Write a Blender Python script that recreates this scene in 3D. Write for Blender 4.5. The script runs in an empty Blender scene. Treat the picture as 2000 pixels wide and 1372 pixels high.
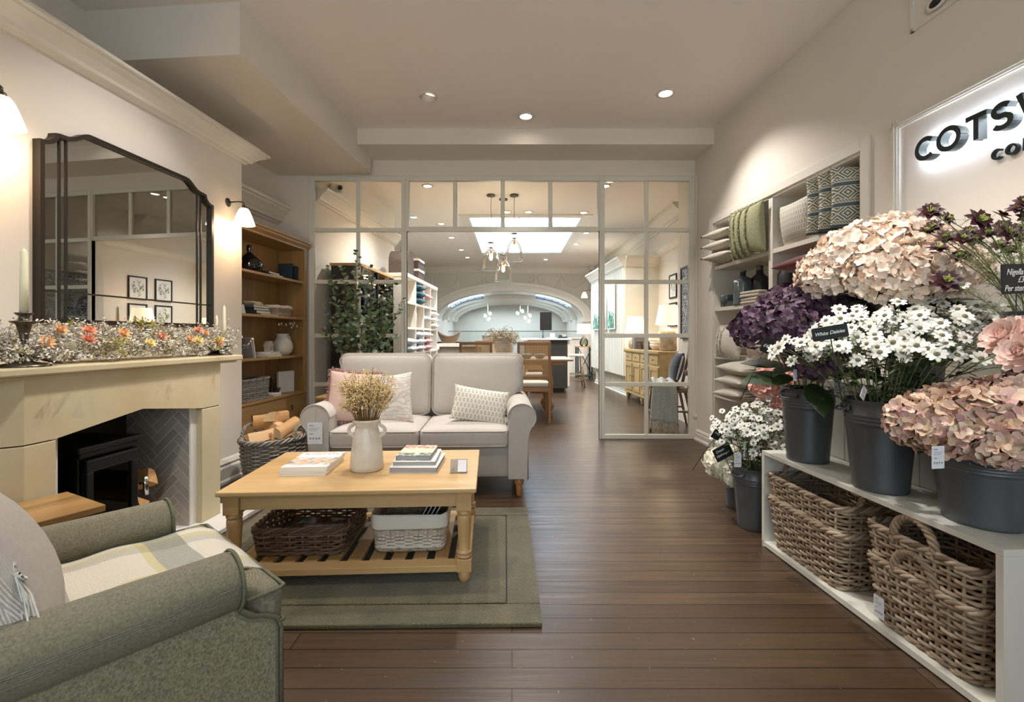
import bpy, math, random, bmesh
from mathutils import Vector, Matrix
pi = math.pi
S = bpy.context.scene
COL = S.collection
rnd = random.Random(11)
F, CX, HZ, EYE = 900.0, 1000.0, 657.0, 1.2     # lens in pixels of the 2000 wide frame, horizon row, eye height

# ---------------------------------------------------------------- camera
cd = bpy.data.cameras.new('camera'); cam = bpy.data.objects.new('camera', cd); COL.objects.link(cam)
cam.location = (0, 0, EYE); cam.rotation_euler = (pi/2, 0, 0)
cd.sensor_width = 36; cd.lens = 36*F/2000; cd.shift_y = -(686-HZ)/2000; cd.clip_start = .05; cd.clip_end = 200
S.camera = cam
S.view_settings.view_transform = 'Standard'; S.view_settings.look = 'None'
S.view_settings.exposure = 1.42; S.view_settings.gamma = 1.0; S.view_settings.use_curve_mapping = False
S.cycles.max_bounces = 8; S.cycles.diffuse_bounces = 4; S.cycles.glossy_bounces = 4
S.cycles.transparent_max_bounces = 16; S.cycles.use_denoising = True
S.cycles.sample_clamp_indirect = 6; S.cycles.caustics_reflective = False; S.cycles.caustics_refractive = False

# ---------------------------------------------------------------- world and large lights
W = bpy.data.worlds.new('world'); S.world = W; W.use_nodes = True
W.node_tree.nodes['Background'].inputs[0].default_value = (.75, .88, 1, 1)
W.node_tree.nodes['Background'].inputs[1].default_value = 1.0

def light(kind, name, loc, energy, color=(1, 1, 1), rot=(0, 0, 0), **k):
    l = bpy.data.lights.new(name, kind); l.energy = energy; l.color = color
    for a, b in k.items(): setattr(l, a, b)
    o = bpy.data.objects.new(name, l); o.location = loc; o.rotation_euler = rot; COL.objects.link(o)
    return o
# added area lamp, unseen behind the camera, fills in as shop front daylight
light('AREA', 'added_front_fill', (0, -1.55, 1.6), 78, (.95, .97, 1), (pi/2, 0, pi), shape='RECTANGLE', size=3.6, size_y=2.6)
# daylight through the roof light of the back room
WARM = (1, .87, .72); NEUT = (1, .95, .90)
def spot(name, loc, to, energy, ang=95, blend=.8, col=NEUT, r=.04):
    d = Vector(to)-Vector(loc)
    o = light('SPOT', name, loc, energy, col, spot_size=math.radians(ang), spot_blend=blend, shadow_soft_size=r)
    o.rotation_euler = d.to_track_quat('-Z', 'Y').to_euler()
    return o

# ---------------------------------------------------------------- frames of reference
class Fr:
    def __init__(s, o, ang):
        s.o = Vector((o[0], o[1])); s.a = ang
        s.ux = Vector((math.cos(ang), math.sin(ang))); s.uy = Vector((-math.sin(ang), math.cos(ang)))
    def p(s, u, v, z=0):
        q = s.o+s.ux*u+s.uy*v
        return Vector((q.x, q.y, z))
    def u(s, px, v):
        k = (px-CX)/F
        return (k*(s.o.y+v*s.uy.y)-s.o.x-v*s.uy.x)/(s.ux.x-k*s.ux.y)
    def z(s, py, u, v): return EYE-(py-HZ)/F*s.p(u, v).y
LF = Fr((-2.34, 3.99), math.atan2(.9967, .0817))      # face of the chimney breast, u towards the back room, v into the wall
RF = Fr((2.13, 5.4), math.atan2(-.9984, .0569))        # right wall, u towards the camera, v into the wall
def P(px, py, Y): return Vector(((px-CX)/F*Y, Y, EYE-(py-HZ)/F*Y))

# ---------------------------------------------------------------- materials
def lin(c):
    if isinstance(c, str): c = [int(c[i:i+2], 16)/255 for i in (0, 2, 4)]
    return tuple(((x/12.92) if x <= .04045 else ((x+.055)/1.055)**2.4) for x in c)+(1,)
MATS = {}
class NT:
    def __init__(s, name):
        s.m = bpy.data.materials.new(name); s.m.use_nodes = True; s.t = s.m.node_tree
        s.b = s.t.nodes['Principled BSDF']; s.out = s.t.nodes['Material Output']
    def n(s, typ, **k):
        x = s.t.nodes.new('ShaderNode'+typ)
        for a, b in k.items():
            if a.startswith('i_'):
                key = a[2:]; key = int(key) if key.isdigit() else key.replace('_', ' ')
                x.inputs[key].default_value = b
            else: setattr(x, a, b)
        return x
    def l(s, a, b): s.t.links.new(a, b)
    def co(s, scale=(1, 1, 1), rot=(0, 0, 0), kind='Object'):
        c = s.n('TexCoord'); mp = s.n('Mapping'); mp.inputs['Scale'].default_value = scale; mp.inputs['Rotation'].default_value = rot
        s.l(c.outputs[kind], mp.inputs['Vector']); return mp.outputs['Vector']
    def mix(s, fac, a, b, blend='MIX'):
        x = s.n('Mix', data_type='RGBA', blend_type=blend)
        for i, v in ((0, fac), (6, a), (7, b)):
            if hasattr(v, 'is_linked') or isinstance(v, bpy.types.NodeSocket): s.l(v, x.inputs[i])
            else: x.inputs[i].default_value = v
        return x.outputs[2]
    def ramp(s, fac, stops):
        r = s.n('ValToRGB'); e = r.color_ramp.elements
        while len(e) < len(stops): e.new(.5)
        for q, (pos, c) in zip(e, stops): q.position = pos; q.color = c if len(c) == 4 else tuple(c)+(1,)
        s.l(fac, r.inputs[0]); return r.outputs[0]
    def bump(s, h, d=.01, st=1):
        b = s.n('Bump'); b.inputs['Distance'].default_value = d; b.inputs['Strength'].default_value = st
        s.l(h, b.inputs['Height']); s.l(b.outputs[0], s.b.inputs['Normal'])

def mat(name, c, rough=.6, metal=0, c2=None, sc=8, bump=0, kind='noise', spec=.5, stretch=(1, 1, 1), isl=None, sheen=0, trans=0, alpha=1, coat=0, rot=(0, 0, 0), det=3):
    if name in MATS: return MATS[name]
    t = NT(name); b = t.b
    b.inputs['Base Color'].default_value = lin(c); b.inputs['Roughness'].default_value = rough
    b.inputs['Metallic'].default_value = metal; b.inputs['Specular IOR Level'].default_value = spec
    b.inputs['Coat Weight'].default_value = coat
    if sheen: b.inputs['Sheen Weight'].default_value = sheen
    if trans: b.inputs['Transmission Weight'].default_value = trans
    if alpha < 1: b.inputs['Alpha'].default_value = alpha
    v = t.co(stretch, rot)
    if kind == 'weave':
        w1 = t.n('TexWave', wave_type='BANDS', bands_direction='X', i_Scale=sc, i_Distortion=1.5, i_Detail=1.0)
        w2 = t.n('TexWave', wave_type='BANDS', bands_direction='Z', i_Scale=sc, i_Distortion=1.5, i_Detail=1.0)
        w3 = t.n('TexNoise', i_Scale=sc*.35, i_Detail=4.0)
        for w in (w1, w2, w3): t.l(v, w.inputs['Vector'])
        a = t.n('Math', operation='MULTIPLY'); t.l(w1.outputs['Fac'], a.inputs[0]); t.l(w2.outputs['Fac'], a.inputs[1])
        d = t.n('Math', operation='MULTIPLY_ADD'); t.l(w3.outputs['Fac'], d.inputs[0]); d.inputs[1].default_value = .9; t.l(a.outputs[0], d.inputs[2])
        h = d.outputs[0]
        if c2: t.l(t.mix(t.ramp(h, [(.25, (0, 0, 0)), (.95, (1, 1, 1))]), lin(c2), lin(c)), b.inputs['Base Color'])
        if bump: t.bump(h, bump)
    else:
        n = t.n('TexNoise', i_Scale=sc, i_Detail=float(det)); t.l(v, n.inputs['Vector'])
        fac = n.outputs['Fac']
        if isl:
            g = t.n('NewGeometry'); fac2 = g.outputs['Random Per Island']
            k = len(isl); t.l(t.ramp(fac2, [(i/(k-1), lin(x)) for i, x in enumerate(isl)]), b.inputs['Base Color'])
        elif c2: t.l(t.mix(t.ramp(fac, [(.35, (0, 0, 0)), (.65, (1, 1, 1))]), lin(c), lin(c2)), b.inputs['Base Color'])
        if bump: t.bump(fac, bump)
    MATS[name] = t.m
    return t.m
def wood(name, c, c2, axis='x', sc=1.0, rough=.45, coat=.1, knots=True):
    if name in MATS: return MATS[name]
    t = NT(name)
    s = {'x': (1.2, 14, 14), 'y': (14, 1.2, 14), 'z': (14, 14, 1.2)}[axis]
    v = t.co(tuple(q*sc for q in s))
    n = t.n('TexNoise', i_Scale=1.0, i_Detail=5.0, i_Distortion=.6); t.l(v, n.inputs['Vector'])
    n2 = t.n('TexNoise', i_Scale=6.0, i_Detail=3.0); t.l(v, n2.inputs['Vector'])
    m = t.mix(t.ramp(n.outputs['Fac'], [(.3, (0, 0, 0)), (.7, (1, 1, 1))]), lin(c), lin(c2))
    m = t.mix(t.ramp(n2.outputs['Fac'], [(.45, (0, 0, 0)), (.75, (.35, .35, .35))]), m, lin(c2))
    t.l(m, t.b.inputs['Base Color']); t.b.inputs['Roughness'].default_value = rough
    t.b.inputs['Coat Weight'].default_value = coat; t.b.inputs['Coat Roughness'].default_value = .3
    t.bump(n2.outputs['Fac'], .0006)
    MATS[name] = t.m; return t.m
def emit(name, c, st):
    if name in MATS: return MATS[name]
    t = NT(name); t.b.inputs['Base Color'].default_value = lin(c)
    t.b.inputs['Emission Color'].default_value = lin(c); t.b.inputs['Emission Strength'].default_value = st
    MATS[name] = t.m; return t.m
def pane(name, tint='ffffff', refl=1.0, rough=0.0):
    if name in MATS: return MATS[name]
    t = NT(name); t.t.nodes.remove(t.b)
    tr = t.n('BsdfTransparent'); tr.inputs[0].default_value = lin(tint)
    gl = t.n('BsdfGlossy'); gl.inputs['Roughness'].default_value = rough
    fr = t.n('Fresnel'); fr.inputs[0].default_value = 1.45
    mu = t.n('Math', operation='MULTIPLY'); mu.inputs[1].default_value = refl; t.l(fr.outputs[0], mu.inputs[0])
    mx = t.n('MixShader'); t.l(mu.outputs[0], mx.inputs[0]); t.l(tr.outputs[0], mx.inputs[1]); t.l(gl.outputs[0], mx.inputs[2])
    t.l(mx.outputs[0], t.out.inputs[0]); MATS[name] = t.m; return t.m

def m_floor():
    t = NT('stained_floorboards')
    v = t.co()
    br = t.n('TexBrick', i_Scale=1.0); br.inputs['Brick Width'].default_value = 2.3; br.inputs['Row Height'].default_value = .098
    br.inputs['Mortar Size'].default_value = .0022; br.inputs['Mortar Smooth'].default_value = .3; br.offset = .37
    br.inputs['Color1'].default_value = (0, 0, 0, 1); br.inputs['Color2'].default_value = (1, 1, 1, 1); br.inputs['Mortar'].default_value = (.5, .5, .5, 1)
    t.l(v, br.inputs['Vector'])
    g = t.n('TexNoise', i_Scale=1.0, i_Detail=6.0, i_Distortion=.4); t.l(t.co((2.2, 34, 1)), g.inputs['Vector'])
    w = t.n('TexNoise', i_Scale=1.7, i_Detail=3.0); t.l(v, w.inputs['Vector'])
    base = t.mix(br.outputs['Color'], lin('42301f'), lin('584330'))
    base = t.mix(t.ramp(g.outputs['Fac'], [(.35, (0, 0, 0)), (.7, (.8, .8, .8))]), base, lin('2e2015'))
    base = t.mix(t.ramp(w.outputs['Fac'], [(.3, (0, 0, 0)), (.8, (.3, .3, .3))]), base, lin('5f4e3d'))
    base = t.mix(br.outputs['Fac'], base, lin('1b110a'))
    sp = t.n('TexNoise', i_Scale=55.0, i_Detail=2.0); t.l(v, sp.inputs['Vector'])
    base = t.mix(t.ramp(sp.outputs['Fac'], [(.71, (0, 0, 0)), (.76, (.5, .5, .5))]), base, lin('a08a74'))
    t.l(base, t.b.inputs['Base Color'])
    t.l(t.ramp(g.outputs['Fac'], [(.2, (.26,)*3), (.8, (.40,)*3)]), t.b.inputs['Roughness'])
    a = t.n('Math', operation='MULTIPLY_ADD'); t.l(br.outputs['Fac'], a.inputs[0]); a.inputs[1].default_value = -1.0; 
    b2 = t.n('Math', operation='MULTIPLY'); t.l(g.outputs['Fac'], b2.inputs[0]); b2.inputs[1].default_value = .35
    t.l(b2.outputs[0], a.inputs[2]); t.bump(a.outputs[0], .0035)
    return t.m
FLOORM = m_floor()
WALL = mat('cream_wall_paint', 'e1d9cd', .75, sc=60, bump=.0004)
CEIL = mat('white_ceiling_paint', 'ece4db', .8, sc=40, bump=.0003)
TRIM = mat('ivory_trim_paint', 'e0dace', .45)
JOIN = mat('ivory_joinery_paint', 'dedacc', .4)
SAGE = mat('pale_grey_panel_paint', 'cfcdc2', .6)
OAKX = wood('oak_along_x', 'c6a06c', 'ab8451', 'x', .55)
OAKY = wood('oak_along_y', 'c6a06c', 'ab8451', 'y', .55)
OAKZ = wood('oak_along_z', 'c09a67', 'a47d4c', 'z', .55)
OAKSH = wood('bookcase_oak', 'b08a56', '906c40', 'z', .6)
OAKSX = wood('bookcase_shelf_oak', 'b38d59', '946f42', 'x', .6)
STONE = mat('bath_stone', 'c9bb9a', .8, c2='bfae8a', sc=3, bump=.001)
WHITEST = mat('white_hearth_stone', 'dcd8d2', .5)
BLK = mat('matt_black', '17171a', .45)
BRONZE = mat('dark_bronze', '3a332c', .4, .6)
PEWTER = mat('antique_pewter', '6f665a', .35, .9, c2='4c453b', sc=20)
CHROME = mat('polished_nickel', 'b9b6b0', .15, 1)
ZINC = mat('charcoal_painted_zinc', '5b5e62', .36, .3, c2='54575b', sc=4)
MIRROR = mat('mirror_glass', 'cfcfca', .0, 1)
GLASS = pane('clear_pane', 'fafbfa', .8)
CGLASS = pane('blown_clear_glass', 'fdfefd', .8)
LINEN = mat('natural_linen', 'dad3ca', .9, c2='c8c0b6', sc=420, bump=.0006, kind='weave', sheen=.2)
GREEN = mat('olive_tweed', 'bcb69a', .95, c2='625b42', sc=480, bump=.0015, kind='weave', sheen=.15)
PAPER = mat('white_paper', 'e9e7e2', .7)
CARD = mat('pale_card', 'dfe1e6', .5)
INK = mat('black_ink', '20242a', .8)
GREYINK = mat('grey_ink', '8d9096', .8)
CHALK = mat('chalkboard', '17191c', .7)
CHALKW = mat('chalk_writing', 'e8e8e4', .9)
WAX = mat('ivory_wax', 'ece3c2', .4, spec=.4)
WICK = mat('grey_rattan', '9a8672', .65, isl=['6d5a48', 'a08a72', '8a735c', 'b9a68e', '7a6856'], sc=30, bump=.0008)
WICKD = mat('brown_willow', '6a5340', .6, isl=['4d3a2b', '7b634c', '5f4a38', '8a7258'], sc=30, bump=.0008)
WICKG = mat('grey_washed_willow', '85807a', .7, isl=['69645e', '98938b', '7d776f', 'a8a299'], sc=30, bump=.0008)
WICKL = mat('pale_willow', 'b0a08c', .65, isl=['9c8a74', 'c4b6a2', 'ab9a84', '8b7b68'], sc=30, bump=.0008)
CREAMF = mat('cream_cotton', 'e3ddd0', .9, sc=90, bump=.0008)
CERAM = mat('crackled_white_ceramic', 'dcd6cb', .25, c2='d2c9bb', sc=14, bump=.0006)
LEAFD = mat('dark_foliage', '2c3a22', .5, isl=['25331c', '3a4a2a', '2b3b22', '1e2b18'])
LEAFM = mat('mid_foliage', '4c5f36', .55, isl=['3b4f2a', '5a6c40', '4a5f34', '2f4224'])
STEMG = mat('green_stem', '5b6a3c', .6, c2='75804e')
TWIG = mat('brown_twig', '6b5138', .8)
# ---------------------------------------------------------------- mesh helpers
def rotm(rx=0, ry=0, rz=0): return Matrix.Rotation(rz, 4, 'Z') @ Matrix.Rotation(ry, 4, 'Y') @ Matrix.Rotation(rx, 4, 'X')
def TR(x, y, z, rx=0, ry=0, rz=0): return Matrix.Translation((x, y, z)) @ rotm(rx, ry, rz)
class MB:
    def __init__(s): s.v = []; s.f = []; s.mi = []; s.sm = []; s.T = None; s.m = 0
    def add(s, vs, fs, smooth=False, T=None):
        o = len(s.v); T = T if T is not None else s.T
        if T is not None: vs = [T @ Vector(q) for q in vs]
        s.v += [tuple(q) for q in vs]
        for f in fs: s.f.append([i+o for i in f]); s.mi.append(s.m); s.sm.append(smooth)
        return s
    def box(s, x0, x1, y0, y1, z0, z1, T=None):
        return s.add([(x, y, z) for z in (z0, z1) for y in (y0, y1) for x in (x0, x1)],
                     [(0, 2, 3, 1), (4, 5, 7, 6), (0, 1, 5, 4), (2, 6, 7, 3), (0, 4, 6, 2), (1, 3, 7, 5)], False, T)
    def cb(s, x, y, z, w, d, h, T=None): return s.box(x-w/2, x+w/2, y-d/2, y+d/2, z-h/2, z+h/2, T)
    def prism(s, pts, a, b, axis='z', smooth=False, T=None):
        n = len(pts)
        f = {'z': lambda p, t: (p[0], p[1], t), 'y': lambda p, t: (p[0], t, p[1]), 'x': lambda p, t: (t, p[0], p[1])}[axis]
        vs = [f(p, a) for p in pts]+[f(p, b) for p in pts]
        fs = [(i, (i+1) % n, n+(i+1) % n, n+i) for i in range(n)]
        s.add(vs, fs, smooth, T); o = len(s.v)-2*n
        s.f += [[o+i for i in range(n)][::-1], [o+n+i for i in range(n)]]; s.mi += [s.m]*2; s.sm += [False]*2
        return s
    def tube(s, pts, r, n=8, closed=False, caps=True, T=None):
        pts = [Vector(p) for p in pts]; N = len(pts)
        rr = r if isinstance(r, (list, tuple)) else [r]*N
        vs = []; up = None
        for i, p in enumerate(pts):
            if closed: t = pts[(i+1) % N]-pts[i-1]
            else: t = pts[min(i+1, N-1)]-pts[max(i-1, 0)]
            if t.length < 1e-9: t = Vector((0, 0, 1))
            t.normalize()
            if up is None:
                up = Vector((0, 0, 1)) if abs(t.z) < .9 else Vector((1, 0, 0))
            a = (up-t*up.dot(t))
            if a.length < 1e-6: a = Vector((1, 0, 0))-t*t.x
            a.normalize(); up = a; b = t.cross(a)
            for k in range(n):
                c = 2*pi*k/n; vs.append(p+(a*math.cos(c)+b*math.sin(c))*rr[i])
        fs = []
        for i in range(N if closed else N-1):
            j = (i+1) % N
            for k in range(n): fs.append((i*n+k, i*n+(k+1) % n, j*n+(k+1) % n, j*n+k))
        if caps and not closed: fs += [tuple(range(n))[::-1], tuple((N-1)*n+k for k in range(n))]
        return s.add(vs, fs, True, T)
    def lathe(s, prof, n=24, c=(0, 0), sx=1, sy=1, T=None, smooth=True, caps=True):
        vs = [(c[0]+r*sx*math.cos(2*pi*k/n), c[1]+r*sy*math.sin(2*pi*k/n), z) for r, z in prof for k in range(n)]
        fs = [(i*n+k, i*n+(k+1) % n, (i+1)*n+(k+1) % n, (i+1)*n+k) for i in range(len(prof)-1) for k in range(n)]
        if caps: fs += [tuple(range(n))[::-1], tuple((len(prof)-1)*n+k for k in range(n))]
        return s.add(vs, fs, smooth, T)
    def grid(s, fn, nu, nv, cu=False, cv=False, smooth=True, T=None):
        vs = [fn(i/(nu if cu else nu-1), j/(nv if cv else nv-1)) for i in range(nu) for j in range(nv)]
        fs = [(i*nv+j, ((i+1) % nu)*nv+j, ((i+1) % nu)*nv+(j+1) % nv, i*nv+(j+1) % nv)
              for i in range(nu if cu else nu-1) for j in range(nv if cv else nv-1)]
        return s.add(vs, fs, smooth, T)
    def rbox(s, w, d, h, r=.03, n=10, crown=0, fn=None, T=None):
        us = [math.sin(pi/2*(-1+2*i/n)) for i in range(n+1)]
        H = Vector((w/2, d/2, h/2))
        for ax in range(3):
            for sg in (-1, 1):
                vs = []
                for a in us:
                    for b in us:
                        c = [0, 0, 0]; c[ax] = sg; c[(ax+1) % 3] = a; c[(ax+2) % 3] = b
                        p = Vector([c[k]*H[k] for k in range(3)])
                        q = Vector([max(-(H[k]-r), min(H[k]-r, p[k])) for k in range(3)])
                        dl = p-q
                        if dl.length > 1e-9: p = q+dl.normalized()*r
                        if crown: p.z += crown*(1 if c[2] > 0 else -1)*abs(c[2])*(1-c[0]**2)*(1-c[1]**2)
                        if fn: p = fn(p, c)
                        vs.append(p)
                m = n+1; fs = []
                for i in range(n):
                    for j in range(n):
                        q = (i*m+j, (i+1)*m+j, (i+1)*m+j+1, i*m+j+1); fs.append(q if sg > 0 else q[::-1])
                s.add(vs, fs, True, T)
        return s
    def pillow(s, w, h, t, n=14, e=.45, pull=.07, T=None, sag=0):
        def top(sg):
            def f(u, v):
                a, b = -1+2*u, -1+2*v
                a, b = math.sin(a*pi/2), math.sin(b*pi/2)
                x = w/2*a*(1-pull*(1-b*b)); y = h/2*b*(1-pull*(1-a*a))
                k = max(0, (1-a**2)*(1-b**2))**e
                return (x, sg*t/2*k + sag*math.sin(3*a+2*b)*k, y)
            return f
        s.grid(top(1), n+1, n+1, T=T); s.grid(top(-1), n+1, n+1, T=T); return s
    def leaf(s, p, d, nrm, L, w, fold=.15, curl=.1, seg=3, tip=True):
        d = Vector(d).normalized(); nrm = Vector(nrm); nrm = nrm-d*nrm.dot(d)
        if nrm.length < 1e-6: nrm = d.orthogonal()
        nrm.normalize(); sd = d.cross(nrm); p = Vector(p); vs = []
        for i in range(seg+1):
            t = i/seg; ww = w/2*math.sin(pi*min(1, .12+t*.88 if tip else .15+t*.7))
            c = p+d*L*t+nrm*(-curl*L*t*t)
            vs += [c-sd*ww+nrm*fold*ww, c, c+sd*ww+nrm*fold*ww]
        fs = []
        for i in range(seg):
            a = i*3; fs += [(a, a+1, a+4, a+3), (a+1, a+2, a+5, a+4)]
        return s.add(vs, fs, True)
    def build(s, name, mats, parent=None, loc=None, rz=0, bevel=0, sub=0, solid=0, weld=False, seg=2):
        me = bpy.data.meshes.new(name)
        me.from_pydata(s.v, [], s.f)
        mats = mats if isinstance(mats, (list, tuple)) else [mats]
        for m in mats: me.materials.append(m)
        me.polygons.foreach_set('material_index', s.mi); me.polygons.foreach_set('use_smooth', s.sm)
        me.update()
        if weld or sub or solid or bevel:
            b = bmesh.new(); b.from_mesh(me)
            if weld or sub or solid: bmesh.ops.remove_doubles(b, verts=b.verts, dist=1e-5)
            bmesh.ops.recalc_face_normals(b, faces=b.faces); b.to_mesh(me); b.free()
        o = bpy.data.objects.new(name, me); COL.objects.link(o)
        if parent: o.parent = parent
        if loc is not None: o.location = loc
        if rz: o.rotation_euler = (0, 0, rz)
        if bevel:
            q = o.modifiers.new('b', 'BEVEL'); q.width = bevel; q.segments = seg; q.limit_method = 'ANGLE'; q.angle_limit = .7
        if solid:
            q = o.modifiers.new('s', 'SOLIDIFY'); q.thickness = solid
        if sub:
            q = o.modifiers.new('u', 'SUBSURF'); q.levels = sub; q.render_levels = sub
        return o
def tag(o, label=None, cat=None, group=None, kind=None):
    if label: o['label'] = label
    if cat: o['category'] = cat
    if group: o['group'] = group
    if kind: o['kind'] = kind
    return o
def thing(name, label, cat, loc=(0, 0, 0), rz=0, group=None):
    o = bpy.data.objects.new(name, None); COL.objects.link(o); o.empty_display_size = .1
    o.location = loc; o.rotation_euler = (0, 0, rz)
    return tag(o, label, cat, group)
def struct(o): o['kind'] = 'structure'; return o
def dup(root, loc=None, rz=None, label=None, group=None, scale=None, parent=None, rot=None):
    c = root.copy(); COL.objects.link(c); c.parent = parent
    for ch in list(root.children): dup(ch, parent=c)
    if parent is None:
        if loc is not None: c.location = loc
        if rz is not None: c.rotation_euler = (0, 0, rz)
        if rot is not None: c.rotation_euler = rot
        if label: c['label'] = label
        if group: c['group'] = group
        if scale: c.scale = (scale,)*3 if not isinstance(scale, tuple) else scale
    return c
_tc = {}
def text(s, size, T, m, parent, name='lettering', ext=.0004, shear=0, align='LEFT', bold=0, space=1):
    c = bpy.data.curves.new('t', 'FONT'); c.body = s; c.size = size; c.extrude = ext; c.shear = shear; c.align_x = align; c.offset = bold; c.space_character = space
    o = bpy.data.objects.new('t', c); COL.objects.link(o)
    bpy.context.view_layer.update()
    me = bpy.data.meshes.new_from_object(o.evaluated_get(bpy.context.evaluated_depsgraph_get()))
    bpy.data.objects.remove(o); me.transform(T); me.materials.clear(); me.materials.append(m)
    q = bpy.data.objects.new(name, me); COL.objects.link(q)
    if parent: q.parent = parent
    return q
def ngon(r, n, a0=0, cx=0, cy=0, ry=None): return [(cx+r*math.cos(a0+2*pi*i/n), cy+(ry or r)*math.sin(a0+2*pi*i/n)) for i in range(n)]
def clip(poly, x0, x1, y0, y1):
    for ax, val, sg in ((0, x0, 1), (0, x1, -1), (1, y0, 1), (1, y1, -1)):
        out = []
        for i in range(len(poly)):
            a, b = poly[i-1], poly[i]; da, db = (a[ax]-val)*sg, (b[ax]-val)*sg
            if (da >= 0) != (db >= 0):
                t = da/(da-db); out.append((a[0]+(b[0]-a[0])*t, a[1]+(b[1]-a[1])*t))
            if db >= 0: out.append(b)
        poly = out
        if len(poly) < 3: return []
    return poly
def rrect(w, d, r, n=5):
    o = []
    for cx, cy, a0 in ((w/2-r, d/2-r, 0), (-w/2+r, d/2-r, pi/2), (-w/2+r, -d/2+r, pi), (w/2-r, -d/2+r, 1.5*pi)):
        for i in range(n+1): a = a0+pi/2*i/n; o.append((cx+r*math.cos(a), cy+r*math.sin(a)))
    return o
def resample(loop, N):
    L = [math.dist(loop[i], loop[(i+1) % len(loop)]) for i in range(len(loop))]; tot = sum(L); out = []; i = 0; acc = 0
    for k in range(N):
        t = tot*k/N
        while acc+L[i] < t: acc += L[i]; i += 1
        f = (t-acc)/L[i]; a, b = loop[i], loop[(i+1) % len(loop)]
        out.append((a[0]+(b[0]-a[0])*f, a[1]+(b[1]-a[1])*f))
    return out
def seg_mold(mb, prof, u0, u1, T=None):     # profile of (v,z) points run along x
    mb.prism(prof, u0, u1, 'x', T=T); return mb
CORN = lambda v, z, pr, h: [(v, z), (v-pr*.12, z), (v-pr*.2, z+h*.12), (v-pr*.35, z+h*.15), (v-pr*.4, z+h*.3), (v-pr*.62, z+h*.55), (v-pr*.85, z+h*.72), (v-pr*.85, z+h*.8), (v-pr, z+h*.84), (v-pr, z+h), (v, z+h)]
# ---------------------------------------------------------------- room shell
CH = 3.42
LO, LZ = (LF.o.x, LF.o.y, 0), LF.a
RO, RZ = (RF.o.x, RF.o.y, 0), RF.a
struct(MB().box(-3.7, 3.7, -1.9, 20, -.08, 0).build('floor', FLOORM))
SK = (-.8, 1.3, 8.57, 12.2)
c = MB()
c.box(-3.7, 3.7, -1.9, SK[2], CH, CH+.1).box(-3.7, 3.7, SK[3], 15, CH, CH+.1).box(-3.7, SK[0], SK[2], SK[3], CH, CH+.1).box(SK[1], 3.7, SK[2], SK[3], CH, CH+.1)
struct(c.build('ceiling', CEIL))
# left side
struct(MB().box(-6, 1.4, .5, .62, 0, CH).build('wall_left', WALL, loc=LO, rz=LZ))
struct(MB().box(-6, 0, 0, .5, 0, 2.80).build('wall_chimney_breast', WALL, loc=LO, rz=LZ))


o = MB(); o.prism(CORN(0, 2.69, .17, .12), -6, .0, 'x')
pr = CORN(0, 2.69, .16, .12)
n = len(pr)                                     # mitred return round the corner of the chimney breast
vs = [(0, y, z) for y, z in pr]+[(-y, y, z) for y, z in pr]+[(-y, .5, z) for y, z in pr]
o.add(vs, [(i, (i+1) % n, n+(i+1) % n, n+i) for i in range(n)]+[(n+i, n+(i+1) % n, 2*n+(i+1) % n, 2*n+i) for i in range(n)])
struct(o.build('trim_1', TRIM, loc=LO, rz=LZ, weld=True))
o = MB().prism(CORN(.5, 2.5, .16, .2), .0, 1.39, 'x'); struct(o.build('trim_2', TRIM, loc=LO, rz=LZ))
sk = lambda v, h=.15, t=.02: [(v, 0), (v-t-.012, 0), (v-t-.012, .02), (v-t, .035), (v-t, h*.62), (v-t*.6, h*.7), (v-t*.9, h*.8), (v-t*.4, h*.95), (v, h)]
struct(MB().prism(sk(0, .2, .028), -.85, .03, 'x').build('baseboard_left', TRIM, loc=LO, rz=LZ))
struct(MB().box(-.888, 1.36, -.61, .5, 3.07, CH).build('wall_left_beam', WALL, loc=LO, rz=LZ))
# back bulkhead, piers and header of the glazed screen
struct(MB().box(-1.72, 2.25, 4.92, 5.4, 3.25, CH).build('ceiling_bulkhead', WALL))
struct(MB().box(-2.9, -2.37, 5.37, 5.55, 0, CH).box(-2.37, 2.13, 5.37, 5.55, 3.07, CH).box(2.13, 2.5, 5.37, 5.55, 0, CH).build('wall_back', WALL))
struct(MB().box(2.125, 2.19, 5.33, 5.372, 0, 3.07).box(2.115, 2.2, 5.32, 5.372, 0, .26).box(2.108, 2.2, 5.312, 5.372, .26, .29).build('trim_3', TRIM))
# right wall with the shelving alcove
U0, U1, ZT = .47, 2.42, 2.40
w = MB().box(0, U0, 0, .12, 0, CH).box(U1, 7.1, 0, .12, 0, CH).box(U0, U1, 0, .12, ZT, CH)
struct(w.build('wall_right', WALL, loc=RO, rz=RZ))
struct(MB().prism(sk(0, .13, .018), .08, U0-.06, 'x').prism(sk(0, .13, .018), U1+.1, 6.8, 'x').build('baseboard_right', TRIM, loc=RO, rz=RZ))
struct(MB().box(-3.7, 3.7, -1.9, -1.78, 0, .4).box(-3.7, 3.7, -1.9, -1.78, 3.0, CH).box(-3.7, -1.9, -1.9, -1.78, .4, 3).box(2, 3.7, -1.9, -1.78, .4, 3).build('wall_front', WALL))
struct(MB().box(-1.9, 2, -1.86, -1.85, .4, 3).build('window_1', GLASS))
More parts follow.
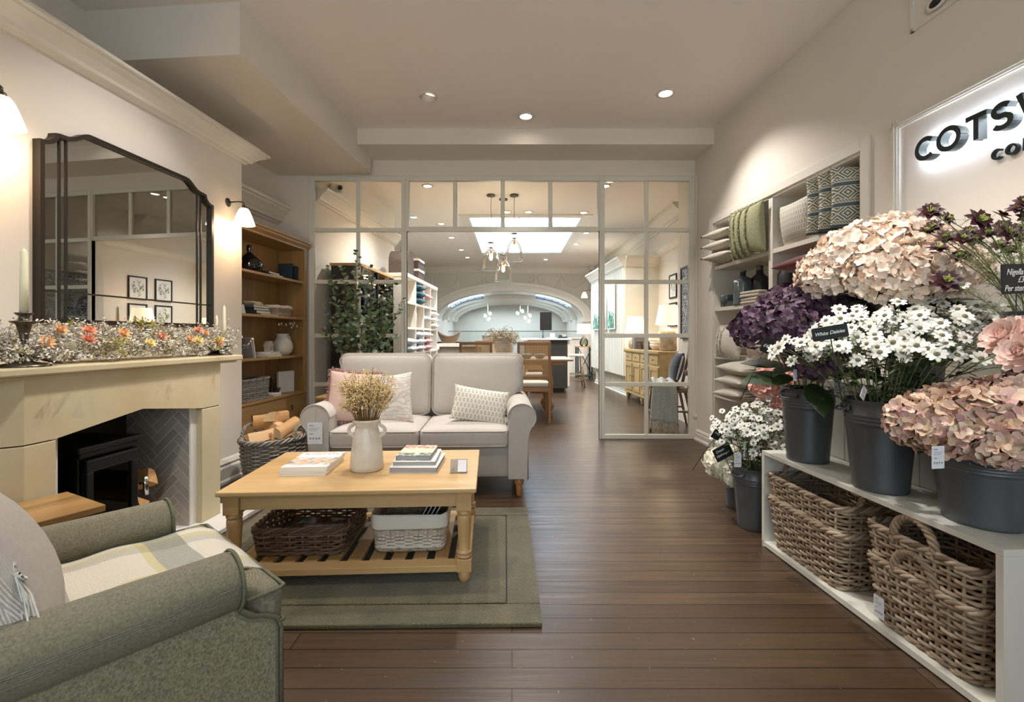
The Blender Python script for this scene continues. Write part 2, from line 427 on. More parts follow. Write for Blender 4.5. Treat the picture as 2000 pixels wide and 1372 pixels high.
# ---- glazed screen
scr = thing('window_2', 'ivory glazed screen', None); del scr['label']; scr['kind'] = 'structure'
Y0 = 5.4
X = lambda px: (px-CX)/F*Y0
ZZ = lambda py: EYE-(py-HZ)/F*Y0
def bar(mb, x0, x1, z0, z1, d=.035): mb.box(min(x0, x1), max(x0, x1), Y0-d/2, Y0+d/2, min(z0, z1), max(z0, z1))
rows = [450, 551, 656, 751]
def leaf_panel(pl, pr, mid, parent):
    fr = MB(); gl = MB()
    fw = .062
    bar(fr, X(pl), X(pl)+fw, .0, 3.07, .05); bar(fr, X(pr)-fw, X(pr), .0, 3.07, .05)
    bar(fr, X(pl)+fw, X(pr)-fw, 0, .05, .05); bar(fr, X(pl)+fw, X(pr)-fw, 3.015, 3.07, .05)
    bar(fr, X(mid)-.022, X(mid)+.022, .05, 3.015, .032)
    for r in rows: bar(fr, X(pl)+fw, X(pr)-fw, ZZ(r)-.024, ZZ(r)+.024, .034)
    bar(fr, X(pl)-.0, X(pl)+.018, 0, 3.07, .07); bar(fr, X(pr)-.018, X(pr), 0, 3.07, .07)
    bar(gl, X(pl)+fw, X(pr)-fw, .05, 3.015, .006)
    fr.build('frame', JOIN, parent, bevel=.003, seg=1); gl.build('glazing', GLASS, parent)
leaf_panel(605, 795, 700, scr); leaf_panel(1170, 1355, 1262, scr)
fr = MB(); gl = MB()
bar(fr, X(795), X(1170), 3.015, 3.07, .06); bar(fr, X(795), X(1170), ZZ(453), ZZ(444), .05)
for a in (795, 1170): bar(fr, X(a)-.02, X(a)+.028 if a == 795 else X(a)+.0, ZZ(453), 3.015, .06)
for a in (889, 982, 1075): bar(fr, X(a)-.024, X(a)+.024, ZZ(444), 3.015, .034)
bar(gl, X(797), X(1168), ZZ(444), 3.015, .006)
fr.build('frame', JOIN, scr, bevel=.003, seg=1); gl.build('glazing', GLASS, scr)
# ---- back room shell
Xl = lambda y: -2.37+.091*(y-5.4)
struct(MB().prism([(Xl(5.5), 5.5), (Xl(8.26), 8.26), (-3.0, 8.3), (-3.0, 14.8), (-3.2, 14.8), (-3.2, 5.5)], 0, CH, 'z').build('wall_left_back_room', WALL))
def run_cornice(mb, a, b, z, pr, h):
    a = Vector(a); b = Vector(b); d = (b-a).normalized(); ang = math.atan2(d.y, d.x)
    mb.prism(CORN(0, z, pr, h), 0, (b-a).length, 'x', T=TR(a.x, a.y, 0, rz=ang))
o = MB(); run_cornice(o, (Xl(5.52), 5.52), (Xl(8.26), 8.26), 2.82, .16, .16)
o.T = None
struct(o.build('trim_4', TRIM))
struct(MB().box(2.4, 2.95, 5.55, 6.65, 0, CH).build('wall_right_pier', WALL))
struct(MB().box(2.85, 3.0, 6.65, 14.8, 0, CH).build('wall_right_back_room', WALL))
o = MB(); run_cornice(o, (2.85, 14.8), (2.85, 7.6), 3.2, .2, .22); run_cornice(o, (-3, 14.8), (2.85, 14.8), 3.22, .16, .2); run_cornice(o, (-3, 8.3), (-3, 14.8), 3.2, .18, .22); struct(o.build('trim_5', TRIM))
o = MB(); run_cornice(o, (2.85, 8.95), (2.85, 6.65), 2.72, .12, .13); struct(o.build('trim_6', TRIM))
# tongue and groove breast on the right of the back room
xb = lambda y: 2.2-.06*(y-8.95)
o = MB().prism([(xb(8.95), 8.95), (2.86, 8.95), (2.86, 11.8), (xb(11.8), 11.8)], .42, 2.62, 'z').prism([(xb(8.95)+.12, 8.97), (2.86, 8.97), (2.86, 11.8), (xb(11.8)+.12, 11.8)], 0, .42, 'z')
struct(o.build('wall_boarded_breast', JOIN))
o = MB()
ang = math.atan2(-2.85, .171)
T = TR(xb(11.8), 11.8, 0, rz=ang)
for i in range(19): o.box(.06+i*.145, .06+i*.145+.125, -.016, .0, .42, 2.6, T=T)
for g in range(2):
    for i in range(5): o.box(.5+g*1.3, 1.4+g*1.3, .105, .12, .1+i*.05, .125+i*.05, T=T)
o.prism(sk(.12, .1, .02), 0, 2.85, 'x', T=T)
struct(o.build('trim_7', JOIN))
o = MB(); run_cornice(o, (xb(11.8)-.0, 11.8), (xb(8.95), 8.95), 2.55, .16, .2)
o.prism(CORN(0, 2.55, .14, .2), 0, .66, 'x', T=TR(xb(8.95), 8.95, 0)); struct(o.build('trim_8', TRIM))
# arch wall
AX, AZ = -.08, 1.78
def arc(a, b, th): return AX+a*math.cos(th), AZ+b*math.sin(th)
NA = 36
ths = [pi-pi*i/NA for i in range(NA+1)]
w = MB()
w.box(-3.2, AX-2.35, 14.8, 15.0, 0, CH).box(AX+2.35, 3.0, 14.8, 15.0, 0, CH)
for i in range(NA):
    x0, z0 = arc(2.35, .87, ths[i]); x1, z1 = arc(2.35, .87, ths[i+1])
    w.prism([(x0, z0), (x1, z1), (x1, CH), (x0, CH)], 14.8, 15.0, 'y')
struct(w.build('wall_back_room_arch', SAGE))
w = MB()
for i in range(NA):
    for (aa, ab, ba, bb, y) in ((2.35, .87, 2.62, 1.12, 14.74), (2.35, .87, 2.42, .94, 14.70), (2.54, 1.05, 2.64, 1.14, 14.71)):
        p = [arc(aa, ab, ths[i]), arc(aa, ab, ths[i+1]), arc(ba, bb, ths[i+1]), arc(ba, bb, ths[i])]
        w.prism(p, y, 14.8, 'y')
for sx in (-1, 1):
    cx = AX+sx*2.5
    w.box(cx-.22, cx+.22, 14.66, 14.8, 1.66, 1.78).box(cx-.16, cx+.16, 14.7, 14.8, 1.5, 1.66).box(cx-.14, cx+.14, 14.72, 14.8, 0, 1.5)
struct(w.build('trim_9', TRIM))
w = MB()
for i in range(7):
    xx = -2.9+.83*i+.35
    zb = 1.9 if abs(xx-AX) > 2.64 else AZ+1.14*math.sqrt(max(0, 1-((xx-AX)/2.64)**2))
    w.box(xx-.012, xx+.012, 14.785, 14.8, zb, 3.2)
    if i < 6: w.tube([(xx+.83*k/16, 14.78, 3.12-.38*(1-((k-8)/8)**2)) for k in range(17)], .011, 5)
struct(w.build('trim_10', TRIM))
# vault behind the arch with its roof lights
w = MB()
def vs_(u, v): x, z = arc(2.35, .87, pi*u); return (x, 15.0+4.3*v, z)
w.grid(vs_, 33, 6)
w.box(AX-2.45, AX-2.35, 15.0, 19.3, 0, AZ).box(AX+2.35, AX+2.45, 15.0, 19.3, 0, AZ)
struct(w.build('ceiling_vault', TRIM))
struct(MB().box(-2.7, 2.7, 19.3, 19.4, 0, 2.8).build('wall_vault_end', SAGE))
w = MB()
for yy in (16.15, 17.5, 18.8):
    for i in range(NA):
        p = [arc(2.16, .72, ths[i]), arc(2.16, .72, ths[i+1]), arc(2.35, .87, ths[i+1]), arc(2.35, .87, ths[i])]
        w.prism(p, yy, yy+.25, 'y')
struct(w.build('trim_11', TRIM))
SKY = emit('sky_behind_glass', 'c4e0f4', 2.4)
for k, (ya, yb) in enumerate(((15.3, 15.95), (16.6, 17.25), (17.95, 18.5))):
    for sx in (0, 1):
        g = MB(); b = MB()
        t0, t1 = (.16, .37) if sx == 0 else (.63, .84)
        g.grid(lambda u, v: (arc(2.3, .83, pi*(t0+(t1-t0)*u))[0], ya+(yb-ya)*v, arc(2.3, .83, pi*(t0+(t1-t0)*u))[1]), 9, 2)
        q = struct(g.build('window_%d' % (3+k*2+sx), SKY))
        for j in range(6):
            th = pi*(t0+(t1-t0)*j/5); x, z = arc(2.27, .81, th); b.tube([(x, ya, z), (x, yb, z)], .014, 4)
        for y in (ya, (ya+yb)/2, yb): b.tube([(arc(2.27, .81, pi*(t0+(t1-t0)*j/8))[0], y, arc(2.27, .81, pi*(t0+(t1-t0)*j/8))[1]) for j in range(9)], .014, 4)
        b.build('window_frame', mat('dark_glazing_bar', '3c4a58', .5), q)
# roof light shaft
x0, x1, y0, y1 = SK
e = .006
w = MB().box(x0-.06, x0+e, y0, y1, CH-.002, 4.2).box(x1-e, x1+.06, y0, y1, CH-.002, 4.2).box(x0+e, x1-e, y0-.06, y0+e, CH-.002, 4.2).box(x0+e, x1-e, y1-e, y1+.06, CH-.002, 4.2)
struct(w.build('ceiling_rooflight_shaft', TRIM))
w = MB()
for e, (a, b_) in enumerate(((.12, .05), (.05, .025))):
    t = a; z0 = CH-b_*(.6 if e else .4)
    w.box(x0-t-.06, x1+t+.06, y0-t-.06, y0, z0, CH).box(x0-t-.06, x1+t+.06, y1, y1+t+.06, z0, CH).box(x0-t-.06, x0, y0, y1, z0, CH).box(x1, x1+t+.06, y0, y1, z0, CH)
struct(w.build('trim_12', TRIM))
q = struct(MB().box(x0-.06, x1+.06, y0-.06, y1+.06, 4.2, 4.22).build('window_9', emit('bright_sky_glass', 'bcd9f5', 4.2)))
w = MB()
for i in range(1, 4): w.box(x0, x1, y0+(y1-y0)*i/4-.02, y0+(y1-y0)*i/4+.02, 4.16, 4.2)
w.box(x0+.95, x0+1.0, y0, y1, 4.16, 4.2); w.build('window_frame', TRIM, q)
light('AREA', 'vault_daylight', (AX, 17.2, 2.3), 40, (.78, .88, 1), (0, 0, 0), shape='RECTANGLE', size=2.5, size_y=3)

# ---------------------------------------------------------------- ceiling lights
def downlight(x, y, label, grp, e, to=None, eye=False, ang=100, z=CH, col=NEUT):
    t = thing('eyeball_downlight' if eye else 'recessed_downlight', label, 'ceiling light', (x, y, z), 0, grp)
    MB().lathe([(.07, 0), (.085, 0), (.087, -.006), (.06, -.012), (.055, -.003), (.055, 0)], 20, caps=False).build('trim_ring', TRIM, t)
    if eye:
        T = TR(0, 0, -.012, rx=.5, ry=.35)
        MB().lathe([(.052, .02), (.055, -.01), (.05, -.035), (.036, -.04), (.034, -.02)], 20, T=T, caps=False).build('swivel_head', TRIM, t)
        MB().lathe([(.034, -.022), (.0, -.022)], 16, T=T, caps=False).build('lamp', emit('soft_lamp_face', 'fff1dc', 2), t)
    else: MB().lathe([(.052, -.004), (.0, -.006)], 16, caps=False).build('lamp', emit('lamp_face', 'fff4e4', 14), t)
    if e: spot('downlight_beam', (x, y, z-.07), to or (x, y, 0), e, ang, .75, col)
G1 = 'recessed ceiling downlights in the shop front room'
downlight(-.77, 4.25, 'white swivelling eyeball downlight in the ceiling, left of the two plain downlights', G1, 0, eye=True)
downlight(.14, 4.64, 'lit recessed downlight nearest the glazed screen, between the other two ceiling lights', G1, 70, (.0, 4.3, 0))
downlight(1.40, 4.2, 'lit recessed downlight in the ceiling beside the right wall shelving', G1, 42, (2.0, 3.9, 1.2))
G2 = 'recessed ceiling downlights of the back room'
for i, (px, py) in enumerate([(835, 363), (808, 424), (862, 437), (882, 464), (901, 488), (913, 503), (990, 414), (1032, 414), (1140, 415), (1145, 455), (1125, 477), (1078, 494), (1066, 507), (1182, 363)]):
    Yd = 1998/(HZ-py); xd = (px-CX)/F*Yd
    lab = {0: 'first downlight beyond the glazed screen on the left, seen in the top pane', 13: 'first downlight beyond the glazed screen on the right, seen in the top pane',
           6: 'small downlight between the pendant cords, before the rooflight', 7: 'small downlight right of the pendants, before the rooflight', 1: 'second downlight beyond the screen on the left side',
           8: 'downlight at the near right corner of the rooflight'}.get(i, 'small downlight %s of the back room rooflight, %s' % ('left' if px < 930 else 'right', {2: 'nearest of its row', 3: 'next after the nearest', 4: 'second farthest', 5: 'farthest, by the arch wall', 9: 'nearest of its row', 10: 'next after the nearest', 11: 'second farthest', 12: 'farthest, by the arch wall'}.get(i, '')))
    downlight(xd, Yd, lab, G2, 95 if i % 2 == 0 else 0, ang=130)
# unseen ceiling downlights nearer the shop front (outside the frame), they light the near half of the room
spot('downlight_beam', (-.9, 2.6, CH-.05), (-.9, 2.3, 0), 60, 95)
spot('downlight_beam', (.7, 2.5, CH-.05), (1.6, 2.1, 1.1), 75, 70)
spot('downlight_beam', (1.0, 1.2, CH-.05), (1.75, 1.5, .8), 45, 80)
spot('downlight_beam', (-1.1, 1.2, CH-.05), (-1.2, 1.4, 0), 38, 90)
spot('downlight_beam', (-1.0, 2.75, CH-.05), (-2.35, 2.75, 1.75), 40, 62, 1.0)
spot('downlight_beam', (-.6, 3.4, CH-.05), (-.7, 3.5, .5), 55, 90)
# ================================================================ fireplace side
t = thing('fireplace_surround', 'cream stone fireplace surround with chamfered jambs and a shallow pointed arch, under the mirror', 'fireplace', LO, LZ)
Fv = -.49
def jamb(u0, u1, ch_right):
    a = .07
    pts = [(u0, 0), (u0, Fv), (u1-a, Fv), (u1, Fv+a), (u1, 0)] if ch_right else [(u0, 0), (u0, Fv+a), (u0+a, Fv), (u1, Fv), (u1, 0)]
    m = MB(); m.prism(pts, .03, .742, 'z'); q = m.build('jamb', STONE, t, bevel=.004)
    return q
jamb(-1.069, -.84, True); jamb(-2.12, -1.925, False)
m = MB()                       # lintel with chamfered ends; arch cut as a low gable
a = .07
bot = [(-2.05, .748), (-1.925, .748), (-1.49, .812), (-1.069, .748), (-.91, .748)]
top = [(x, 1.02) for x, z in bot]
for i in range(len(bot)-1):
    m.add([(bot[i][0], Fv, bot[i][1]), (bot[i+1][0], Fv, bot[i+1][1]), (top[i+1][0], Fv, 1.02), (top[i][0], Fv, 1.02),
           (bot[i][0], -.3, bot[i][1]), (bot[i+1][0], -.3, bot[i+1][1]), (top[i+1][0], -.3, 1.02), (top[i][0], -.3, 1.02)],
          [(0, 1, 2, 3), (5, 4, 7, 6), (0, 4, 5, 1), (3, 2, 6, 7)])
m.prism([(-.91, Fv), (-.84, Fv+a), (-.84, 0), (-.91, 0)], .748, 1.02, 'z').prism([(-2.12, Fv+a), (-2.05, Fv), (-2.05, 0), (-2.12, 0)], .748, 1.02, 'z')
m.prism([(-2.06, -.3), (-.9, -.3), (-.9, -.29), (-2.06, -.29)], .82, 1.02, 'z')
m.build('lintel', STONE, t, weld=True)
b = .09
mp = [(-2.25, 0), (-2.25, Fv-.04+b), (-2.25+b, Fv-.04), (-.72-.03, Fv-.04), (-.70, Fv-.04+.03), (-.70, 0)]
m = MB(); m.prism(mp, 1.035, 1.07, 'z'); sh = [(x*.975-.037, y*.94) for x, y in mp]; m.prism(sh, 1.02, 1.035, 'z')
m.build('mantel_shelf', STONE, t, bevel=.008)
# lined chamber: white returns, herringbone tiles
MB().box(-1.115, -1.069, -.45, 0, .03, .82).build('white_return', WHITEST, t); MB().box(-1.925, -1.885, -.45, 0, .03, .82).build('white_return', WHITEST, t)
TILE = mat('taupe_glazed_tile', '8f887e', .3, isl=['a59e94', 'b1aaa0', '9a938a', 'bab4aa'], spec=.6)
m = MB(); L_, W_ = .2, .05
for k in range(-24, 40):
    for q in range(-4, 5):
        for (x_, y_, w_, h_) in ((k*W_+q*2*L_, k*W_, L_, W_), (k*W_+L_+q*2*L_, k*W_-(L_-W_), W_, L_)):
            g = .002
            r = [(x_+g, y_+g), (x_+w_-g, y_+g), (x_+w_-g, y_+h_-g), (x_+g, y_+h_-g)]
            r = [((p[0]-p[1])*.7071-.2, (p[0]+p[1])*.7071) for p in r]
            r = clip(r, -.445, -.03, .035, .8)
            if r: m.prism([(p[0], p[1]) for p in r], -1.121, -1.1185, 'x')
m.build('herringbone_tiling', TILE, t)
MB().box(-1.1195, -1.1155, -.445, -.03, .03, .8).build('grout', mat('pale_grout', 'e0dcd4', .9), t)
m = MB().box(-1.885, -1.12, -.03, -.005, .03, .85).box(-1.885, -1.12, -.44, -.03, .80, .84).box(-1.885, -1.878, -.44, -.03, .03, .80)
m.build('chamber_lining', mat('near_black_lining', '1d1b1a', .8), t)  # one even near-black on the back, top and near side
h = MB().box(-2.9, -.737, -.678, 0, 0.001, .03)
tag(h.build('hearth_slab', WHITEST, loc=LO, rz=LZ, bevel=.003), 'low white stone hearth slab in front of the fireplace', 'hearth')
# stove
t = thing('wood_burning_stove', 'black cast iron wood burning stove with a glass door, inside the fireplace', 'stove', LF.p(-1.58, -.27, .03), LZ)
BLKI = mat('black_cast_iron', '0f0f11', .4, c2='161618', sc=40)
m = MB().box(-.155, -.14, -.11, .2, .1, .60).box(.14, .155, -.11, .2, .1, .60).box(-.14, .14, .185, .2, .1, .60).box(-.14, .14, -.11, .185, .1, .13).box(-.14, .14, -.11, .185, .56, .6).box(-.175, .175, -.14, .22, .60, .63).prism([(-.16, -.13), (.16, -.13), (.17, .21), (-.17, .21)], .57, .60)
m.build('body', BLKI, t, bevel=.008)
for a in (-.13, .13):
    for b_ in (-.08, .16): MB().prism([(a-.02, b_-.02), (a+.02, b_-.02), (a+.014, b_+.02), (a-.014, b_+.02)], 0, .11).build('leg', BLKI, t)
d = MB().box(-.14, .14, -.145, -.11, .50, .56).box(-.14, .14, -.145, -.11, .13, .2).box(-.14, -.105, -.145, -.11, .2, .5).box(.105, .14, -.145, -.11, .2, .5)
d = d.build('door', BLKI, t, bevel=.005)
MB().box(-.107, .107, -.132, -.126, .2, .5).build('door_glass', pane('smoky_stove_glass', 'b0a8a0', 1.2), d)
MB().tube([(.15, -.145, .36), (.15, -.175, .365)], .008).tube([(.15, -.175, .40), (.152, -.18, .30)], .013, 10).build('handle', CHROME, d)
m = MB()
for i in range(5): m.tube([(-.08+.04*i, -.123, .205), (-.08+.04*i, -.123, .235), (-.074+.04*i, -.12, .25)], .006, 6)
m.build('log_guard', BLKI, t)
BARK = mat('tree_bark', '5b4430', .9, c2='3f2e20', sc=25, bump=.004)
SPLIT = wood('split_log_wood', 'd2a873', 'b98a57', 'x', 1.2, .8, 0)
SPLITP = wood('pale_split_log_wood', 'dfc096', 'c9a070', 'x', 1.2, .8, 0)
def log_mesh(L, r, seed, m1=SPLIT):
    q = random.Random(seed); m = MB()
    a0 = q.uniform(0, 6); n = 7; arcp = [(r*math.cos(a0+1.75*i/(n-1)), r*math.sin(a0+1.75*i/(n-1))) for i in range(n)]
    poly = [(0, 0)]+arcp; N = len(poly); segs = 5; vs = []
    for s_ in range(segs+1):
        x = -L/2+L*s_/segs; k = 1+.06*math.sin(s_*1.3+seed)
        vs += [(x+(.008*q.uniform(-1, 1) if s_ in (0, segs) else 0), y*k+.006*math.sin(s_+seed), z*k) for y, z in poly]
    m.add(vs, [(s_*N+i, s_*N+(i+1) % N, (s_+1)*N+(i+1) % N, (s_+1)*N+i) for s_ in range(segs) for i in range(N)])
    for k in range(len(m.mi)): m.mi[k] = 1 if 1 <= k % N < N-1 else 0
    m.m = 0; m.add([vs[i] for i in range(N)], [tuple(range(N))]); m.add([vs[-N+i] for i in range(N)], [tuple(range(N))])
    return m
def log(loc, rot, L, r, seed, label, group, m1=SPLIT):
    o = log_mesh(L, r, seed).build('firewood_log', [m1, BARK]); o.location = loc; o.rotation_euler = rot
    return tag(o, label, 'firewood log', group)
GL = 'split logs stacked beside the stove'
for i, (u, v, z, rx, L, r, lab) in enumerate([(-1.33, -.27, .105, .5, .20, .085, 'split log lying lowest in the pile beside the stove'), (-1.25, -.24, .10, 2.3, .2, .075, 'split log on the hearth against the herringbone tiles'),
        (-1.31, -.26, .235, 1.4, .19, .09, 'split log in the middle of the pile beside the stove'), (-1.32, -.27, .34, 3.5, .17, .075, 'split log topmost of the pile, by the stove door handle')]):
    log(LF.p(u, v, z), (rx, .1*i, LZ+pi/2+.15*i-.2), L, r, i+3, lab, GL)
for i in range(2):
    log(LF.p(-1.60+.03*i, -.29, .225+.075*i), (1.2+i*2, 0, LZ+.1), .2, .065, 20+i, 'split log seen behind the stove door glass, %s' % ('the lower one' if i == 0 else 'the upper one'), 'logs laid inside the stove')
# ---- mirror
t = thing('wall_mirror', 'large dark bronze framed wall mirror with stepped shoulders, above the mantelpiece', 'mirror', LF.p(-1.005, 0, 1.27), LZ)
w2, hh = .615, 1.08
def shoulder(s, n=8):
    pts = []
    # from outer side up to the raised centre section
    x0, z0 = w2, hh-.13
    pts.append((w2, z0))
    for i in range(n+1): th = i/n*pi/2; pts.append((w2-.075+.0*th-.055*math.sin(th)*0+.075*(1-math.sin(th)), z0+.06*(1-math.cos(th))))
    x1 = w2-.075
    pts.append((x1-.02, z0+.065)); pts.append((x1-.06, z0+.068))
    for i in range(1, n+1): th = i/n; pts.append((x1-.06-.13*th, z0+.068+(hh-z0-.068)*(.5-.5*math.cos(pi*th))))
    return [(s*x, z) for x, z in pts]
outl = [(w2, 0)]+shoulder(1)+shoulder(-1)[::-1]+[(-w2, 0)]
cl = MB()
def offs(pts, d):
    c = (0, hh*.5); out = []
    n = len(pts)
    for i in range(n):
        a, b_, e = Vector(pts[i-1]), Vector(pts[i]), Vector(pts[(i+1) % n])
        n1 = (b_-a); n2 = (e-b_)
        n1 = Vector((-n1.y, n1.x)); n2 = Vector((-n2.y, n2.x))
        if n1.length > 1e-7: n1.normalize()
        if n2.length > 1e-7: n2.normalize()
        k = n1+n2
        if k.length < 1e-6: k = n1
        k.normalize(); out.append(tuple(b_+k*d/max(.5, k.dot(n1) if n1.length else 1)))
    return out
outl = [p for i, p in enumerate(outl) if math.dist(p, outl[i-1]) > 1e-4]
inn = offs(outl, .022)
n = len(outl); m = MB()
vs = [(x, -.045, z) for x, z in outl]+[(x, -.045, z) for x, z in inn]+[(x, -.0, z) for x, z in outl]+[(x, -.02, z) for x, z in inn]
m.add(vs, [f for i in range(n) for j in [(i+1) % n] for f in ((i, j, n+j, n+i), (2*n+i, 2*n+j, j, i), (n+i, n+j, 3*n+j, 3*n+i))])
m.build('frame', BRONZE, t, weld=True)
m = MB(); m.prism(inn, -.022, -.004, 'y'); m.build('mirror_glass', MIRROR, t)
m = MB()
for x in (-w2+.11, -w2+.145, w2-.11, w2-.145): m.cb(x, -.025, hh*.465, .009, .006, hh*.925)
m.cb(0, -.025, .17, 2*w2-.04, .006, .009)
m.build('glazing_bar', BRONZE, t)
# ---- sconces
t0 = thing('wall_sconce', 'lit wall lamp with a pleated glass shade and nickel arm, right of the mirror', 'wall lamp', LF.p(-.17, 0, 2.31), LZ, 'pleated glass wall lamps on the chimney breast')
MB().lathe([(.036, 0), (.036, -.008), (.028, -.014), (.012, -.02), (.0, -.02)], 20, T=TR(0, 0, 0, rx=-pi/2)).build('wall_rose', PEWTER, t0)
# arm curves out and down to the shade
for ch in list(t0.children): ch.rotation_euler = (pi, 0, 0)
MB().tube([(0, -.01, 0), (0, -.08, .004), (0, -.125, 0), (0, -.138, -.012), (0, -.14, -.04)], .006, 8).lathe([(.014, -.035), (.018, -.045), (.016, -.062), (.010, -.07)], 16, c=(0, -.14)).build('arm', PEWTER, t0)
def pleat(rz_):
    def f(u, v):
        z = -.055-.135*v; r = (.028+.052*(v**.75))*(1+.03*math.sin(u*2*pi*30)*(v > .05))
        return (r*math.cos(2*pi*u), -.14+r*math.sin(2*pi*u), z)
    return f
MILK = emit('glowing_pleated_glass', 'ffe3bd', 1.3)
MB().grid(pleat(0), 120, 10, cu=True).build('glass_shade', MILK, t0)
t1 = dup(t0, LF.p(-1.86, 0, 2.36), LZ, 'lit wall lamp cut by the left edge of the picture, left of the mirror')
for u, z in ((-.17, 2.31), (-1.86, 2.36)):
    q = LF.p(u, -.14, z-.215); light('POINT', 'sconce_glow', q, 2.2, (1, .8, .56), shadow_soft_size=.04)
# ---- candlesticks
def candle(u, v, ch, label, hb, two=False, r=.011, st=PEWTER, wide=.085):
    t = thing('candlestick', label, 'candlestick', LF.p(u, v, 1.07), LZ, 'candlesticks on the mantel shelf')
    MB().lathe([(0, 0), (wide, 0), (wide, .006), (wide*.75, .014), (.03, .022), (.014, .045), (.012, hb*.35), (.018, hb*.38), (.011, hb*.42), (.016, hb*.62), (.026, hb*.8), (.045, hb*.84), (.046, hb*.86), (.02, hb*.87), (.017, hb*.95), (.03, hb), (.03, hb+.004), (.0, hb+.004)], 24).build('stick', st, t)
    c_ = thing('taper_candle', ('thick ivory taper candle in the tall pewter candlestick, left end of the mantel' if hb > .15 else ('taller of the two thin ivory candles at the right end of the mantel' if ch > .25 else 'lower of the two thin ivory candles at the right end of the mantel')), 'candle', LF.p(u, v, 1.07+hb+.004), LZ, 'taper candles on the mantel shelf')
    MB().lathe([(0, 0), (r, 0), (r*.92, ch*.5), (r*.75, ch*.95), (r*.3, ch), (0, ch+.003)], 14).build('wax', WAX, c_)
    MB().tube([(0, 0, ch), (.001, 0, ch+.01)], .0012, 5).build('wick', PAPER, c_)
candle(LF.u(47, -.44), -.44, .27, 'tall pewter candlestick with a broad dish base, at the left end of the mantel', .225, r=.0155)
candle(-.78, -.42, .26, 'small dark metal candle holder at the right end of the mantel, beside the garland', .075, r=.012, wide=.05)
candle(-.735, -.33, .235, 'lowest small dark metal candle holder, right end of the mantel, nearest the bookcase', .035, r=.012, wide=.055)
t = thing('candle_snuffer', 'dark ribbed metal candle snuffer lying on the mantel by the large candlestick', 'snuffer', LF.p(LF.u(92, -.47), -.47, 1.071), LZ)
for k in range(3): MB().tube([(-.05+.1*i/8, -.012+.011*k+.01*math.sin(i*.4), .010+.035*(1-i/8)) for i in range(9)], .005, 8).build('rib', PEWTER, t)
# price card on mantel
m = MB().box(-.035, .035, -.004, .0, 0, .09).box(-.035, .035, -.03, 0, 0, .003)
o = m.build('card_holder', pane('acrylic', 'e4e8f0', 1.5), loc=LF.p(-1.69, -.28, 1.07+.11), rz=LZ+.15)
tag(o, 'small clear acrylic price card holder tucked in the garland beside the large candlestick', 'card holder')
MB().box(-.03, .03, -.0052, -.0045, .005, .085).build('price_card', CARD, o)
# ---- dried flower garland along the mantel
t = thing('dried_flower_garland', 'dried flower garland of grey-white sprigs, moss and peach blooms lying along the mantel shelf', 'garland', LF.p(-1.4, -.3, 1.07), LZ)
SPR = mat('pale_dried_blossom', 'c9c3b6', .9, isl=['eae5da', 'd6cfc0', 'f2eee4', 'c6bdac', 'e4ddd0', 'a99d88', 'e6e0d2', 'efeae0', 'd3c99f'])
DST = mat('dry_grey_stem', '70675a', .9, isl=['5e564a', '857a68', '4b4438'])
R = random.Random(5)
def gpos():
    u = R.uniform(-.86, .70); e = max(0, 1-abs((u+.08)/.80)**4)
    v = R.gauss(-.02, .075); z = R.uniform(.0, .17)*e*(1-abs(v)/.3)+R.uniform(0, .03)
    return Vector((u, v, max(.012, z)))
m = MB(); s = MB()
for i in range(1500):
    p = gpos(); d = Vector((R.uniform(-1, 1), R.uniform(-1.2, .8), R.uniform(-.1, 1.0))).normalized()
    if p.x > .5: d.z += .7
    L = R.uniform(.04, .085)*(1.5 if p.x > .52 and R.random() < .4 else 1); q = p+d*L
    if q.y < -.29 : q.y = -.29
    if q.z < .01 and q.y > -.25: q.z = .012
    s.tube([p, (p+q)/2+Vector((0, 0, .01)), q], .0011, 3, caps=False)
    for k in range(13):
        tt = .25+.75*R.random(); c_ = p.lerp(q, tt)+Vector((R.uniform(-1, 1), R.uniform(-1, 1), R.uniform(-1, 1)))*.014
        dd = Vector((R.uniform(-1, 1), R.uniform(-1, 1), R.uniform(-.5, 1)))
        m.leaf(c_, dd, Vector((R.uniform(-1, 1), R.uniform(-1, 1), R.uniform(0, 1))), R.uniform(.009, .015), R.uniform(.010, .015), .3, .2, seg=1, tip=False)
tag(m.build('dried_sprigs', SPR, t), kind='stuff'); tag(s.build('dry_stems', DST, t), kind='stuff')
m = MB()
MOSS = mat('yellow_green_moss', 'a59a45', .95, isl=['8f8a3a', 'b8ab55', 'c7b56a', '7a7a33'])
for i in range(20):
    c_ = gpos(); c_.z = max(c_.z, .06)+.02; c_.y -= .06
    for k in range(130):
        d = Vector((R.gauss(0, 1), R.gauss(0, 1), R.gauss(0, 1))).normalized()*R.uniform(.015, .045)
        m.leaf(c_+d, d+Vector((0, 0, .01)), Vector((0, 0, 1)), .014, .009, .2, .1, seg=2)
tag(m.build('moss_tufts', MOSS, t), kind='stuff')
PET = mat('peach_strawflower', 'e0a56c', .7, isl=['e3a468', 'eab87e', 'd98a58', 'e7c98a', 'dd7a52'])
def strawflower(seed, col):
    q = random.Random(seed); m = MB()
    for ring, (nn, el, L) in enumerate(((9, .25, .026), (8, .7, .022), (6, 1.15, .016))):
        for k in range(nn):
            a = 2*pi*k/nn+ring*.3; d = Vector((math.cos(a)*math.cos(el), math.sin(a)*math.cos(el), math.sin(el)))
            m.leaf(d*.004, d, Vector((0, 0, 1)), L, .012, .3, -.25, seg=3)
    m.lathe([(.009, .004), (.008, .012), (0, .015)], 8)
    return m
cols = [mat('peach_petal', 'e4ad74', .7, c2='efc794', sc=40), mat('coral_petal', 'dd8a68', .7, c2='e8a888', sc=40), mat('pale_yellow_petal', 'e6cf86', .7, c2='efdfa8', sc=40)]
